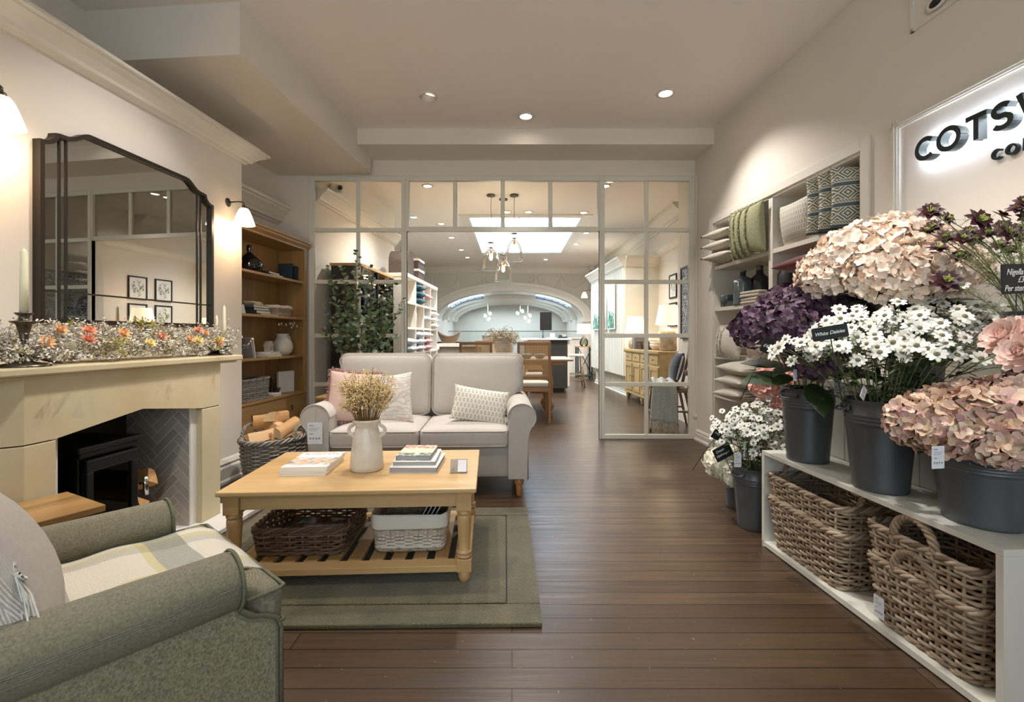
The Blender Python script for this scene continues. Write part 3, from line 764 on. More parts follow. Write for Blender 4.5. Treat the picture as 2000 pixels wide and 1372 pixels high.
for i, (u, v, z) in enumerate([(-.52, -.10, .09), (-.35, -.12, .10), (-.30, -.07, .14), (-.16, -.11, .13), (-.02, -.13, .075), (.10, -.09, .11), (.28, -.11, .10), (.34, -.12, .09), (.42, -.06, .15), (.47, -.06, .13), (.56, -.1, .09), (.50, -.13, .07), (-.42, -.05, .145), (-.62, -.1, .06)]):
    o = strawflower(i, 0).build('strawflower_bloom', cols[(i*2+(i == 1)) % 3 if i != 1 else 1], t); o.location = (u, v-.03, z+.01); o.scale = (1.35,)*3; o.rotation_euler = (.9+R.uniform(-.3, .3), R.uniform(-.4, .4), 0)
LUN = pane('papery_seed_disc', 'ddd6c4', 2.5, .4)
LUN = mat('papery_seed_disc_', 'cfc9b4', .5, c2='e4dfd0', sc=20, alpha=.82)
for i in range(13):
    p = gpos(); m = MB(); rr = R.uniform(.017, .026)
    m.grid(lambda a, b_: (rr*b_*math.cos(2*pi*a), .003*b_*b_, rr*1.25*b_*math.sin(2*pi*a)), 16, 3, cu=True)
    o = m.build('seed_disc', LUN, t); o.location = (p.x, p.y-.04, max(.05, p.z)+.03); o.rotation_euler = (R.uniform(-.8, .5), R.uniform(-1, 1), R.uniform(-.8, .8))
# ================================================================ basket, book, bucket builders
def wicker(mb, w, d, h, r=.05, rows=12, tr=.0062, flare=1.12, N=72, z0=0, braid=True, amp=.006, dip=0, sx=1, bottom=True, stakes=True):
    base = resample(rrect(w, d, r, 6), N)
    def kf(t): return 1/flare+(1-1/flare)*t
    def top(x): return h-dip*(1-min(1, abs(x)/(w/2))**2)
    nrm = [Vector((base[(i+1) % N][1]-base[i-1][1], -(base[(i+1) % N][0]-base[i-1][0]))).normalized() for i in range(N)]
    for j in range(rows):
        t = (j+.5)/rows; pts = []
        for i, (x, y) in enumerate(base):
            k = kf(t); o = amp*(1 if ((i//3)+j) % 2 else -1)*(.6 if i % 3 else 1.0)
            jit = .0012*math.sin(i*1.7+j*2.3)
            pts.append((x*k+nrm[i].x*o, y*k+nrm[i].y*o, z0+.008+(top(x*k)-.012)*t+jit))
        mb.tube(pts, tr*(1+.15*math.sin(j*2.1)), 6, closed=True)
    if stakes:
        for i in range(1, N, 3):
            x, y = base[i]; mb.tube([(x*kf(t), y*kf(t), z0+top(x)*t) for t in (0, .5, 1)], tr*.9, 5)
    if braid:
        for ph in range(3):
            mb.tube([(x*1.0+nrm[i].x*.009*math.cos(i*1.05+ph*2.1), y*1.0+nrm[i].y*.009*math.cos(i*1.05+ph*2.1), z0+top(x)+.006+.009*math.sin(i*1.05+ph*2.1)) for i, (x, y) in enumerate(base)], tr*1.15, 6, closed=True)
        for ph in range(2):
            mb.tube([(x/flare+nrm[i].x*.008*math.cos(i*1.05+ph*3.14), y/flare+nrm[i].y*.008*math.cos(i*1.05+ph*3.14), z0+.009+.004*math.sin(i*1.05+ph*3.14)) for i, (x, y) in enumerate(base)], tr, 6, closed=True)
    if bottom: mb.prism([(x/flare*.98, y/flare*.98) for x, y in base], z0+.003, z0+.011, 'z')
    return mb
def rope_handle(c, wdt, hgt, axis='x', lean=0, r=.0075):
    m = MB()
    n = 40
    for ph in range(3):
        pts = []
        for i in range(n+1):
            a = pi*i/n; X_ = -wdt/2*math.cos(a); Z_ = hgt*math.sin(a)**.8; tw = i*.75+ph*2.09
            ox, oy = .009*math.cos(tw), .009*math.sin(tw)
            q = (c[0]+X_*(1+ox/max(.02, wdt)*2), c[1]+oy+lean*Z_/hgt, c[2]+Z_+ox*.6)
            if axis == 'y': q = (c[0]+oy+lean*Z_/hgt, c[1]+X_, c[2]+Z_+ox*.6)
            pts.append(q)
        m.tube(pts, r, 6)
    return m
def book(name, label, w, d, h, cover, loc, rz=0, group=None, cat='book', page=None, spine='x-', rot=None, parent=None, soft=False):
    t = thing(name, label, cat, loc, rz, group)
    if rot: t.rotation_euler = rot
    c = .0025 if not soft else .0006
    m = MB().box(-w/2, w/2, -d/2, d/2, 0, c).box(-w/2, w/2, -d/2, d/2, h-c, h).box(-w/2, -w/2+c, -d/2, d/2, c, h-c)
    m.build('cover', cover, t, bevel=.0008, seg=1)
    e = 0 if soft else .004
    MB().box(-w/2+c, w/2-e, -d/2+e, d/2-e, c, h-c).build('page_block', page or mat('book_pages', 'e4dfd2', .8, c2='cdc6b6', sc=300, stretch=(.02, .02, 1)), t)
    return t
def tagcard(parent, w, h, T, lines=True, name='price_tag', string=None):
    o = MB().box(-w/2, w/2, -.0008, .0008, -h, 0, T=T).build(name, CARD, parent)
    if lines:
        m = MB()
        m.box(-w*.36, -w*.05, -.0013, -.0008, -h*.16, -h*.12, T=T)
        for i in range(3): m.box(-w*.36, w*(.36-.1*i), -.0013, -.0008, -h*(.26+.06*i), -h*(.245+.06*i), T=T)
        m.box(-w*.36, -w*.1, -.0013, -.0008, -h*.55, -h*.51, T=T)
        for i in range(4): m.box(-w*.36+i*w*.2, -w*.24+i*w*.2, -.0013, -.0008, -h*.78, -h*.7, T=T)
        m.build('printed_text', GREYINK, o)
    if string: MB().tube(string, .0008, 4).build('string', mat('jute_string', '9b8a6a', .9), o)
    return o
# ================================================================ bookcase in the alcove
bc = thing('bookcase', 'tall oak bookcase with open shelves and drawers, in the alcove right of the chimney breast', 'bookcase', LF.p(.665, .30), LZ)
HW, FD, BD = .64, -.175, .165
m = MB()
for s_ in (-1, 1):
    q = MB().box(min(s_*HW, s_*(HW-.025)), max(s_*HW, s_*(HW-.025)), FD+.02, BD, 0, 2.2)
    q.box(min(s_*HW, s_*(HW-.055)), max(s_*HW, s_*(HW-.055)), FD, FD+.02, 0, 2.2); q.build('side_panel', OAKSH, bc, bevel=.002)
MB().box(-HW+.02, HW-.02, BD-.015, BD, .05, 2.2).build('back_panel', OAKSH, bc)
MB().box(-HW, HW, FD, BD, 2.18, 2.215).prism([(FD-.0, 2.2), (FD-.03, 2.225), (FD-.035, 2.245), (FD-.05, 2.25), (FD-.05, 2.268), (BD, 2.268), (BD, 2.2)], -HW-.03, HW+.03, 'x').build('cornice', OAKSX, bc, bevel=.002)
SH = [1.82, 1.41, .99]
for z in SH: MB().box(-HW+.025, HW-.025, FD+.005, BD-.015, z-.025, z).build('shelf', OAKSX, bc, bevel=.003)
MB().box(-HW+.02, HW-.02, FD-.008, BD-.015, .555, .58).box(-HW+.055, HW-.055, FD+.004, FD+.02, .3, .318).box(-HW+.04, HW-.04, FD, FD+.02, 0, .06).box(-HW, HW, FD-.012, FD, 0, .045).build('carcass_rail', OAKSX, bc, bevel=.002)
for z0, z1 in ((.318, .553), (.062, .298)):
    q = MB().box(-HW+.058, HW-.058, FD+.004, BD-.02, z0+.002, z1-.002).build('drawer', OAKSX, bc, bevel=.002)
    for x in (-.33, .33):
        MB().tube([(x+.017*math.cos(a*pi/8), FD-.004-.003*math.sin(a*pi/8), (z0+z1)/2-.008+.024*math.sin(a*pi/8)) for a in range(16)], .0028, 6, closed=True).lathe([(.012, 0), (.009, .008), (0, .01)], 12, T=TR(x, FD+.004, (z0+z1)/2+.012, rx=pi/2)).build('ring_pull', BRONZE, q)
def bp(x, y, z): q = LF.p(.665+x, .30+y); return (q.x, q.y, z)
def bx_at(px, y): return LF.u(px, .30+y)-.665          # bookcase x of what stands at that depth
# dark glass bottle vase on the top shelf
BOTT = mat('black_glass', '0c0d10', .06, spec=.8)
x = bx_at(493, -.02)
t = thing('bottle_vase', 'round black glass bottle vase on the top shelf of the bookcase', 'vase', bp(bx_at(487, -.03), -.03, 1.82))
MB().lathe([(0, 0), (.07, 0), (.11, .025), (.125, .07), (.11, .115), (.06, .16), (.025, .19), (.018, .21), (.03, .225), (.022, .24), (.03, .256), (.018, .27), (0, .272)], 28).build('glass_body', BOTT, t)
NAVY = mat('navy_cloth', '2b3440', .8, sc=80, bump=.0004); TEAL = mat('dark_teal_cloth', '24323a', .8); BRN = mat('brown_kraft', 'a5825a', .8)
GRYB = mat('grey_cloth', '4a4f56', .8); PALE = mat('ivory_cover', 'd8cdb6', .7)
B1 = 'books on the top shelf of the bookcase'
book('lying_book', 'dark teal book lying flat on the top bookcase shelf, on top of a pale one', .23, .16, .022, TEAL, bp(bx_at(521, -.05), -.05, 1.838), LZ+.1, B1)
book('lying_book', 'thin pale book lying under the dark teal one on the top bookcase shelf', .20, .15, .018, PALE, bp(bx_at(529, -.055), -.055, 1.82), LZ-.05, B1)
for k, (px, hh_, cov, lab) in enumerate([(556, .19, TEAL, 'large dark book standing at the back of the top bookcase shelf'), (566, .175, TEAL, 'dark book standing second in the row on the top bookcase shelf'), (573, .18, BRN, 'brown spined book standing at the right of the row, top bookcase shelf')]):
    t = book('standing_book', lab, .16, hh_, .026, cov, bp(bx_at(px, -.02), -.02, 1.82+hh_/2), 0, B1)
    t.rotation_euler = Matrix.Rotation(LZ, 3, 'Z').to_4x4().to_3x3().__matmul__((Matrix.Rotation(.10, 3, 'Y') @ Matrix.Rotation(pi/2, 3, 'Z') @ Matrix.Rotation(pi/2, 3, 'X')).to_3x3()).to_euler()
B2 = 'books piled on the second bookcase shelf'
for k, (px, z, w_, d_, h_, cov, lab) in enumerate([(512, 0, .28, .17, .014, PAPER, 'white book lowest of the pile on the second bookcase shelf'), (500, .014, .25, .16, .03, NAVY, 'navy book above the white one in the pile, second shelf'), (498, .044, .23, .15, .024, TEAL, 'dark teal book in the middle of the pile, second shelf'),
        (497, .068, .24, .15, .028, GRYB, 'grey book in the upper part of the pile, second shelf'), (497, .096, .14, .11, .02, PALE, 'small ivory book on the pile, second shelf'), (494, .116, .13, .10, .014, PALE, 'smallest ivory book topmost of the pile, second shelf')]):
    book('lying_book', lab, w_, d_, h_, cov, bp(bx_at(px, -.05), -.05, 1.41+z), LZ+.06*math.sin(k*2), B2)
t = thing('lined_basket', 'small rectangular willow basket with a white cotton liner on the second bookcase shelf', 'basket', bp(bx_at(543, -.05), -.05, 1.41), LZ)
wicker(MB(), .26, .17, .095, .03, 11, .004, 1.08, 54, amp=.003, braid=False).build('woven_body', WICKL, t)
MB().rbox(.275, .185, .035, .016, 8, T=TR(0, 0, .10), fn=lambda p, c: p+Vector((0, 0, .005*math.sin(p.x*30)))).build('cotton_liner', CREAMF, t)
MB().box(-.06, .06, -.005, .0, 0, .09).build('x', CARD).name = 'card'
o = bpy.data.objects['card']; o.location = bp(bx_at(475, -.1), -.1, 1.41); o.rotation_euler = (-.2, 0, LZ+.3); o.name = 'notice_card'; tag(o, 'small white card leaning at the left end of the second bookcase shelf', 'card')
# third shelf
t = thing('pitcher_vase', 'white round ceramic pitcher vase with dried bunny tail grasses on the third bookcase shelf', 'vase', bp(bx_at(552, -.03), -.03, .99), LZ)
MB().lathe([(0, 0), (.06, 0), (.095, .04), (.108, .09), (.098, .14), (.07, .18), (.058, .2), (.062, .225), (.068, .235), (.058, .236), (.05, .2), (0, .19)], 28).build('body', mat('matt_white_ceramic', 'e2ddd3', .5), t)
MB().tube([(.06, -.02, .215), (.09, -.03, .2), (.10, -.03, .165), (.088, -.025, .14)], .009, 8).build('handle', MATS['matt_white_ceramic'], t)
g = thing('bunny_tail_grass', 'dried bunny tail grasses standing in the white pitcher vase on the bookcase', 'dried grass', bp(bx_at(552, -.03), -.03, 1.18), LZ)
m = MB(); s = MB(); R = random.Random(3)
for i, (dx, dz) in enumerate([(-.17, .13), (-.14, .14), (-.04, .13), (.03, .15), (.06, .10), (.10, .15), (.13, .13), (.16, .11), (.20, .12), (.14, .16), (.24, .10)]):
    e = Vector((dx*.95, -.05-.03*R.random(), .03+dz*.85)); s.tube([(0, 0, -.02), e*.5+Vector((0, 0, .015)), e], .0012, 4)
    m.lathe([(0, -.012), (.008, -.006), (.010, .004), (.006, .014), (0, .02)], 8, T=Matrix.Translation(e))
s.build('dry_stalk', DST, g); tag(m.build('seed_heads', mat('fluffy_seed_head', 'd9c9a8', .95, sc=200, bump=.002), g), kind='stuff')
t = thing('model_house', 'small grey ceramic house ornament on a pile of books, third bookcase shelf', 'ornament', bp(bx_at(525, -.06), -.06, .99+.05), LZ+.15)
HG = mat('grey_glazed_house', 'c2bab0', .6)
MB().prism([(-.04, 0), (.04, 0), (.04, .06), (0, .098), (-.04, .06)], -.03, .03, 'y').build('walls', HG, t)
MB().prism([(-.048, .055), (0, .1), (.048, .055), (.048, .063), (0, .11), (-.048, .063)], -.036, .036, 'y').build('roof', HG, t)
m = MB()
for a in (.008, .024):
    for b_ in (.02, .035, .05): m.cb(a, -.0305, b_, .006, .002, .008)
m.cb(-.022, -.0305, .03, .01, .002, .04); m.build('window_holes', mat('dark_hole', '3a332c', .9), t)
B3 = 'white books piled on the third bookcase shelf'
book('lying_book', 'thick white book at the bottom under the house ornament, third bookcase shelf', .24, .17, .028, PAPER, bp(bx_at(523, -.055), -.055, .99), LZ, B3)
book('lying_book', 'thinner white book on top under the house ornament, third bookcase shelf', .2, .15, .022, PAPER, bp(bx_at(524, -.055), -.055, 1.018), LZ+.08, B3)
for k, px in enumerate((477, 482)):
    t = book('leaning_magazine', 'thin magazine leaning at the left of the third bookcase shelf, the %s one' % ('rear' if k == 0 else 'front'), .15, .2, .01, PAPER if k else GREYINK, bp(bx_at(px, -.06), -.06, .99+.095), 0, 'magazines leaning on the third bookcase shelf', soft=True)
    t.rotation_euler = (Matrix.Rotation(LZ, 3, 'Z') @ Matrix.Rotation(-.22, 3, 'Y') @ Matrix.Rotation(pi/2, 3, 'Z') @ Matrix.Rotation(pi/2, 3, 'X')).to_euler()
# drawer top level
t = thing('storage_basket', 'grey willow storage basket on the lowest open shelf of the bookcase', 'basket', bp(bx_at(478, -.03), -.03, .58), LZ)
wicker(MB(), .42, .25, .2, .03, 20, .0048, 1.06, 72, amp=.003).build('woven_body', WICKG, t)
MB().rbox(.38, .21, .10, .03, 6, T=TR(-.0, 0, .15)).build('dark_liner', mat('black_liner', '16161a', .9), t)
t = book('standing_book', 'large white book standing upright at the right of the lowest open bookcase shelf', .20, .23, .03, PAPER, bp(bx_at(556, -.02), -.02, .58+.115))
t.rotation_euler = (Matrix.Rotation(LZ-.35, 3, 'Z') @ Matrix.Rotation(pi/2, 3, 'X')).to_euler()
for k in range(2): book('lying_book', ('lower' if k == 0 else 'upper')+' of two small pale books beside the grey basket on the bookcase', .13, .16, .014, (PALE, PAPER)[k], bp(bx_at(529, -.07), -.07, .58+.014*k), LZ+.1*k, 'small books beside the grey bookcase basket')
t = thing('candle_holder', 'small dark metal candle holder in front of the white book on the bookcase', 'candle holder', bp(bx_at(543, -.1), -.1, .58))
MB().lathe([(0, 0), (.035, 0), (.04, .008), (.012, .014), (.01, .04), (.022, .055), (.028, .075), (.02, .075), (0, .05)], 16).build('cup', BRONZE, t)
t = thing('candlestick', 'dark tall candlestick at the back of the lowest open bookcase shelf', 'candlestick', bp(bx_at(531, .0), .0, .58))
MB().lathe([(0, 0), (.03, 0), (.03, .008), (.008, .02), (.01, .06), (.006, .1), (.01, .14), (.02, .17), (.012, .18), (0, .18)], 14).build('stick', BRONZE, t)
# ---- log basket
lb = thing('log_basket', 'large oval grey willow basket filled with split logs, between the bookcase and the sofa', 'basket', (-1.93, 3.74, 0), LZ+.0)
def oval(mb):
    N = 66; h = .40
    def rad(t): return .8+.2*math.sin(min(1, t*1.1)*pi/2)
    for j in range(24):
        t = (j+.5)/24; pts = []
        for i in range(N):
            a = 2*pi*i/N; o = .006*(1 if ((i//3)+j) % 2 else -1)
            pts.append(((.27*rad(t)+o)*math.cos(a), (.215*rad(t)+o)*math.sin(a), .01+.36*t))
        mb.tube(pts, .0068, 6, closed=True)
    for i in range(1, N, 3):
        a = 2*pi*i/N; mb.tube([((.27*rad(t))*math.cos(a), (.215*rad(t))*math.sin(a), .37*t) for t in (0, .3, .6, 1)], .006, 5)
    for ph in range(3): mb.tube([((.275+.014*math.cos(i*.75+ph*2.1))*math.cos(2*pi*i/90), (.22+.014*math.cos(i*.75+ph*2.1))*math.sin(2*pi*i/90), .385+.014*math.sin(i*.75+ph*2.1)) for i in range(90)], .0085, 6, closed=True)
    mb.prism([(.21*math.cos(2*pi*i/30), .165*math.sin(2*pi*i/30)) for i in range(30)], .003, .012)
    return mb
oval(MB()).build('woven_body', WICKG, lb)
rope_handle((0, -.215, .38), .17, .10, 'x', r=.007).build('rope_handle', WICKG, lb); rope_handle((0, .215, .38), .17, .10, 'x', r=.007).build('rope_handle', WICKG, lb)
GB = 'split logs heaped in the oval willow basket'
q0 = Vector((-1.93, 3.74))
for i, (u, v, z, yaw, rx, L, r, lab) in enumerate([
        (-.10, -.03, .30, .3, .4, .30, .085, 'split log low at the left end of the log basket'), (.12, -.05, .31, -.6, 2.2, .30, .09, 'split log low at the right of the log basket, beside the sofa'),
        (.0, .09, .33, 1.3, 1.2, .30, .085, 'split log low at the back of the log basket'), (-.13, .02, .42, -.5, 3.9, .26, .08, 'split log with a cut end showing, left of the handle'),
        (.03, .04, .46, .9, .9, .32, .085, 'big pale split log standing up at the top of the heap'), (.16, .03, .44, .15, 4.6, .28, .075, 'split log topmost on the right of the heap'),
        (-.01, -.10, .40, .0, 2.8, .28, .07, 'split log lying across the front behind the handle'), (.13, .12, .47, -.9, .2, .26, .075, 'split log at the back of the heap, nearest the bookcase')]):
    w_ = LF.ux*u+LF.uy*v
    log((q0.x+w_.x*.8, q0.y+w_.y*.8, z+.04), (rx, -.25*math.sin(i*2.2), LZ+yaw), L, r, 40+i, lab, GB, SPLITP).data.materials.__setitem__(1, SPLIT)
# ================================================================ sofa builders
def arm_prof(s, h, r, over, t_out, n=16, z0=0):
    """cross section of a scroll arm; x grows outwards, x=0 is the seat side"""
    cx, cz = r*.95, h-r
    pts = [(0, z0), (0, cz)]
    for i in range(n+1):
        a = pi-(pi+.95)*i/n
        pts.append((cx+over*(i/n)+r*math.cos(a), cz+r*math.sin(a)))
    x_, z_ = pts[-1]
    pts += [(x_-.012, z_-.03), (t_out+.004, z_-.07), (t_out, z_-.12), (t_out, z0)]
    return [(s*x, z) for x, z in pts]
def seatbox(t, x0, x1, y0, y1, z0, z1, m, pm, name='seat_cushion', crown=.025, r=.03, tfn=None):
    w, d, h = x1-x0, y1-y0, z1-z0
    q = MB().rbox(w, d, h, r, 10, crown, T=TR((x0+x1)/2, (y0+y1)/2, (z0+z1)/2), fn=tfn).build(name, m, t, weld=True)
    lp = rrect(w-.006, d-.006, .04, 5)
    p = MB()
    for zz in (z1-r*.45, z0+r*.45): p.tube([((x0+x1)/2+x, (y0+y1)/2+y, zz) for x, y in lp], .0045, 6, closed=True)
    p.build('piping', pm, q); return q
def turned_foot(t, x, y, h, m, r=.03):
    MB().lathe([(r*.5, 0), (r*.62, h*.1), (r*.55, h*.3), (r*.75, h*.45), (r*.6, h*.5), (r*1.1, h*.72), (r*1.15, h*.82), (r*.8, h*.9), (r*.9, h*.93), (r*1.0, h)], 18, c=(x, y)).build('foot', m, t)
def piped(pts, m, q, r=.0045): MB().tube(pts, r, 6, closed=False).build('piping', m, q)
PIPE = mat('linen_piping', 'b9b0a5', .9); BEECH = wood('turned_beech', 'c98f55', 'a9743d', 'z', .6, .35)
# ---- sofa
so = thing('sofa', 'two seat sofa in natural linen with scroll arms, behind the coffee table', 'sofa', (-.695, 3.83, 0), .03)
f0, b0 = -.45, .47       # front and back in y
MB().rbox(1.60, .84, .24, .02, 8, T=TR(0, .02, .262)).build('base', LINEN, so, weld=True)
for s_ in (-1, 1):
    pr = [(x+s_*.655, z) for x, z in arm_prof(s_, .70, .098, .018, .145, z0=.142)]
    q = MB().prism(pr, f0, b0-.05, 'y').build('arm', LINEN, so, bevel=.008)
    for pg in q.data.polygons: pg.use_smooth = len(pg.vertices) == 4
    q.name = 'arm'
    piped([(x, f0-.001, z) for x, z in pr[1:]]+[(pr[-1][0], f0, .15)], PIPE, q)
    turned_foot(so, s_*.735, f0+.06, .145, BEECH, .034)
    turned_foot(so, s_*.735, b0-.1, .145, BEECH, .034)
MB().rbox(1.5, .16, .78, .05, 8, T=TR(0, .40, .58, rx=-.10)).build('back_frame', LINEN, so, weld=True)
for s_ in (-1, 1):
    seatbox(so, *( (-.655, -.004) if s_ < 0 else (.004, .655)), f0-.01, .22, .375, .51, LINEN, PIPE, crown=.05)
for s_ in (-1, 1):
    x0, x1 = (-.80, -.004) if s_ < 0 else (.004, .80)
    T = TR((x0+x1)/2, .255, .775, rx=-.13)
    def cut(p, c, s_=s_):
        # cushion narrows below, where it drops between the arms
        if p.z < -.08 and c[0]*s_ > .75: p.x -= s_*.135*min(1, (-.08-p.z)/.03)*((c[0]*s_-.75)/.25)
        return p
    q = MB().rbox(x1-x0, .20, .54, .06, 14, 0, T=T, fn=lambda p, c: cut(Vector((p.x, p.y*(1+.35*(1-c[0]**2)*(1-c[2]**2)), p.z)), c)).build('back_cushion', LINEN, so, weld=True)
    lp = rrect(x1-x0-.01, .53, .07, 6); pts = []
    for x, z in lp:
        p = Vector((x, -.088, z))
        if z < -.08 and x*s_ > (x1-x0)/2*.9: p.x -= s_*.125
        pts.append(T @ p)
    MB().tube(pts, .0045, 6, closed=True).build('piping', PIPE, q)
tc = tagcard(so, .105, .155, TR(-.735, f0-.055, .58, rx=.03), name='paper_tag', string=[(-.735, f0-.053, .578), (-.737, f0-.03, .64), (-.74, f0-.0, .69)])
# ---- scatter cushions
BLUSH = mat('blush_linen', 'ccb0a5', .9, sc=90, bump=.0008)
FR_ = mat('dusty_pink_fringe', 'a87b74', .95)
def cushion(name, label, w, h, th, m, loc, rot, group=None, extra=None, cat='cushion'):
    t = thing(name, label, cat, loc); t.rotation_euler = rot
    MB().pillow(w, h, th).build('cover', m, t, weld=True)
    return t
t = cushion('fringed_cushion', 'blush pink square cushion with a dusty pink fringe, at the left end of the sofa', .40, .40, .14, BLUSH, (-1.24, 3.62, .72), (-.25, .10, .25))
m = MB(); R = random.Random(2)
for i in range(520):
    s_ = R.choice([0, 1, 2, 3]); q = R.uniform(-.2, .2)
    if s_ == 2 and R.random() < .6: s_ = 0
    p = Vector([(q, 0, .2), (-.2, 0, q), (.2, 0, q), (q, 0, -.2)][s_]); e = 1-.07*(1-(q/.2)**2)
    p = Vector((p.x*(e if s_ in (1, 2) else 1), 0, p.z*(e if s_ in (0, 3) else 1)))
    d = Vector([(0, 0, 1), (-1, 0, 0), (1, 0, 0), (0, 0, -1)][s_])
    m.tube([p-d*.005, p+d*R.uniform(.008, .026)+Vector((R.uniform(-1, 1), R.uniform(-1, 1), R.uniform(-1, 1)))*.009], .0022, 4)
tag(m.build('fringe', FR_, t), kind='stuff')
def floral(name, bg, c1, c2, c3, sc=14):
    t = NT(name); v = t.co()
    a = t.n('TexVoronoi', feature='F1', i_Scale=float(sc)); t.l(v, a.inputs['Vector'])
    b_ = t.n('TexNoise', i_Scale=float(sc*1.4), i_Detail=5.0, i_Distortion=1.5); t.l(v, b_.inputs['Vector'])
    rg = t.n('TexWave', wave_type='RINGS', i_Scale=sc*.9, i_Distortion=6.0, i_Detail=3.0); t.l(v, rg.inputs['Vector'])
    x = t.mix(t.ramp(b_.outputs['Fac'], [(.5, (0, 0, 0)), (.58, (1, 1, 1))]), lin(bg), lin(c1))
    x = t.mix(t.ramp(rg.outputs['Fac'], [(.8, (0, 0, 0)), (.9, (.8, .8, .8))]), x, lin(c2))
    x = t.mix(t.ramp(a.outputs['Distance'], [(.12, (.8, .8, .8)), (.2, (0, 0, 0))]), x, lin(c3))
    t.l(x, t.b.inputs['Base Color']); t.b.inputs['Roughness'].default_value = .9; MATS[name] = t.m; return t.m
FLO = floral('faded_floral_cotton', 'e0dad0', 'd8bfb4', 'b4bcc2', 'c7cdd2')
cushion('floral_cushion', 'square cushion with faded blue and pink floral print, behind the dried flowers', .42, .40, .13, FLO, (-.99, 3.64, .70), (-.22, -.10, -.06))
def leafprint(name, bg, fg, sx=22, sz=22):
    t = NT(name); v = t.co((sx, 1, sz))
    s2 = t.n('SeparateXYZ'); t.l(v, s2.inputs[0])
    # staggered rows of small leaves
    def mth(op, a, b=None):
        x = t.n('Math', operation=op)
        for i, q in enumerate((a, b)):
            if q is None: continue
            if isinstance(q, (int, float)): x.inputs[i].default_value = q
            else: t.l(q, x.inputs[i])
        return x.outputs[0]
    row = mth('FLOOR', s2.outputs['Z']); off = mth('MULTIPLY', mth('MODULO', row, 2.0), .5)
    fx = mth('SUBTRACT', mth('FRACT', mth('ADD', s2.outputs['X'], off)), .5); fz = mth('SUBTRACT', mth('FRACT', s2.outputs['Z']), .5)
    e = mth('ADD', mth('POWER', mth('DIVIDE', mth('ABSOLUTE', fx), .26), 1.5), mth('POWER', mth('DIVIDE', mth('ABSOLUTE', fz), .44), 1.5))
    rim = mth('ABSOLUTE', mth('SUBTRACT', e, .62))
    inside = t.ramp(rim, [(.22, (1, 1, 1)), (.34, (0, 0, 0))])
    t.l(t.mix(inside, lin(bg), lin(fg)), t.b.inputs['Base Color']); t.b.inputs['Roughness'].default_value = .9; MATS[name] = t.m; return t.m
LEAFP = leafprint('block_print_leaf_cotton', 'e2ddd0', '9c988a', 34, 26)
cushion('printed_cushion', 'oblong white cushion with small grey block printed leaves, at the right end of the sofa', .44, .27, .12, LEAFP, (-.25, 3.60, .66), (-.25, .17, .12))
# ================================================================ rug
t = NT('olive_pile_rug'); v = t.co((1, 1, 1))
a = t.n('TexNoise', i_Scale=95.0, i_Detail=3.0); b_ = t.n('TexNoise', i_Scale=5.0, i_Detail=3.0, i_Distortion=.6); t.l(v, a.inputs['Vector']); t.l(v, b_.inputs['Vector'])
x = t.mix(t.ramp(b_.outputs['Fac'], [(.35, (0, 0, 0)), (.65, (1, 1, 1))]), lin('443f27'), lin('635c3a'))
x = t.mix(t.ramp(a.outputs['Fac'], [(.35, (0, 0, 0)), (.7, (.75, .75, .75))]), x, lin('3a351f'))
t.l(x, t.b.inputs['Base Color']); t.b.inputs['Roughness'].default_value = .8; t.b.inputs['Sheen Weight'].default_value = .35; t.bump(a.outputs['Fac'], .006)
RUG = t.m
W_, D_ = 1.79, 1.29
rg = MB().rbox(W_-.30, D_-.30, .022, .01, 12, T=TR(0, 0, .011)).build('pile_field', RUG)
o = MB()
for x0, x1, y0, y1 in ((-W_/2, W_/2, -D_/2, -D_/2+.142), (-W_/2, W_/2, D_/2-.142, D_/2), (-W_/2, -W_/2+.142, -D_/2+.142, D_/2-.142), (W_/2-.142, W_/2, -D_/2+.142, D_/2-.142)):
    o.box(x0, x1, y0, y1, .001, .02)
rt = thing('rug', 'olive green pile rug with a carved border, under the coffee table', 'rug', (-.78, 2.525, 0), .015)
rg.parent = rt; o.build('border', RUG, rt, bevel=.006); MB().box(-W_/2+.01, W_/2-.01, -D_/2+.01, D_/2-.01, .0005, .008).build('backing', mat('rug_backing', '3a3520', .95), rt)
# ================================================================ coffee table
TX = wood('pale_oak_x', 'd3b281', 'bd9863', 'x', .5, .38, .15); TZ = wood('pale_oak_z', 'c9a673', 'b08a58', 'z', .5, .4, .1); TY = wood('pale_oak_y', 'c9a470', 'b18a58', 'y', .5, .4, .1)
ct = thing('coffee_table', 'rectangular oak coffee table with turned legs and a slatted lower shelf, on the green rug', 'table', (-.786, 2.521, .02), .05)
w2, d2, th = .6, .375, .46
MB().box(-w2, w2, -d2, d2, th-.022, th).build('tabletop', TX, ct, bevel=.005)
m = MB().box(-w2+.012, w2-.012, -d2+.012, d2-.012, th-.03, th-.022); m.build('top_moulding', TX, ct, bevel=.003)
lx, ly = w2-.06, d2-.055
for s_ in (-1, 1):
    MB().cb(0, s_*(ly+.007), th-.0625, 2*lx, .022, .065).build('apron', TX, ct); MB().cb(s_*(lx+.007), 0, th-.0625, .022, 2*ly, .065).build('apron', TY, ct)
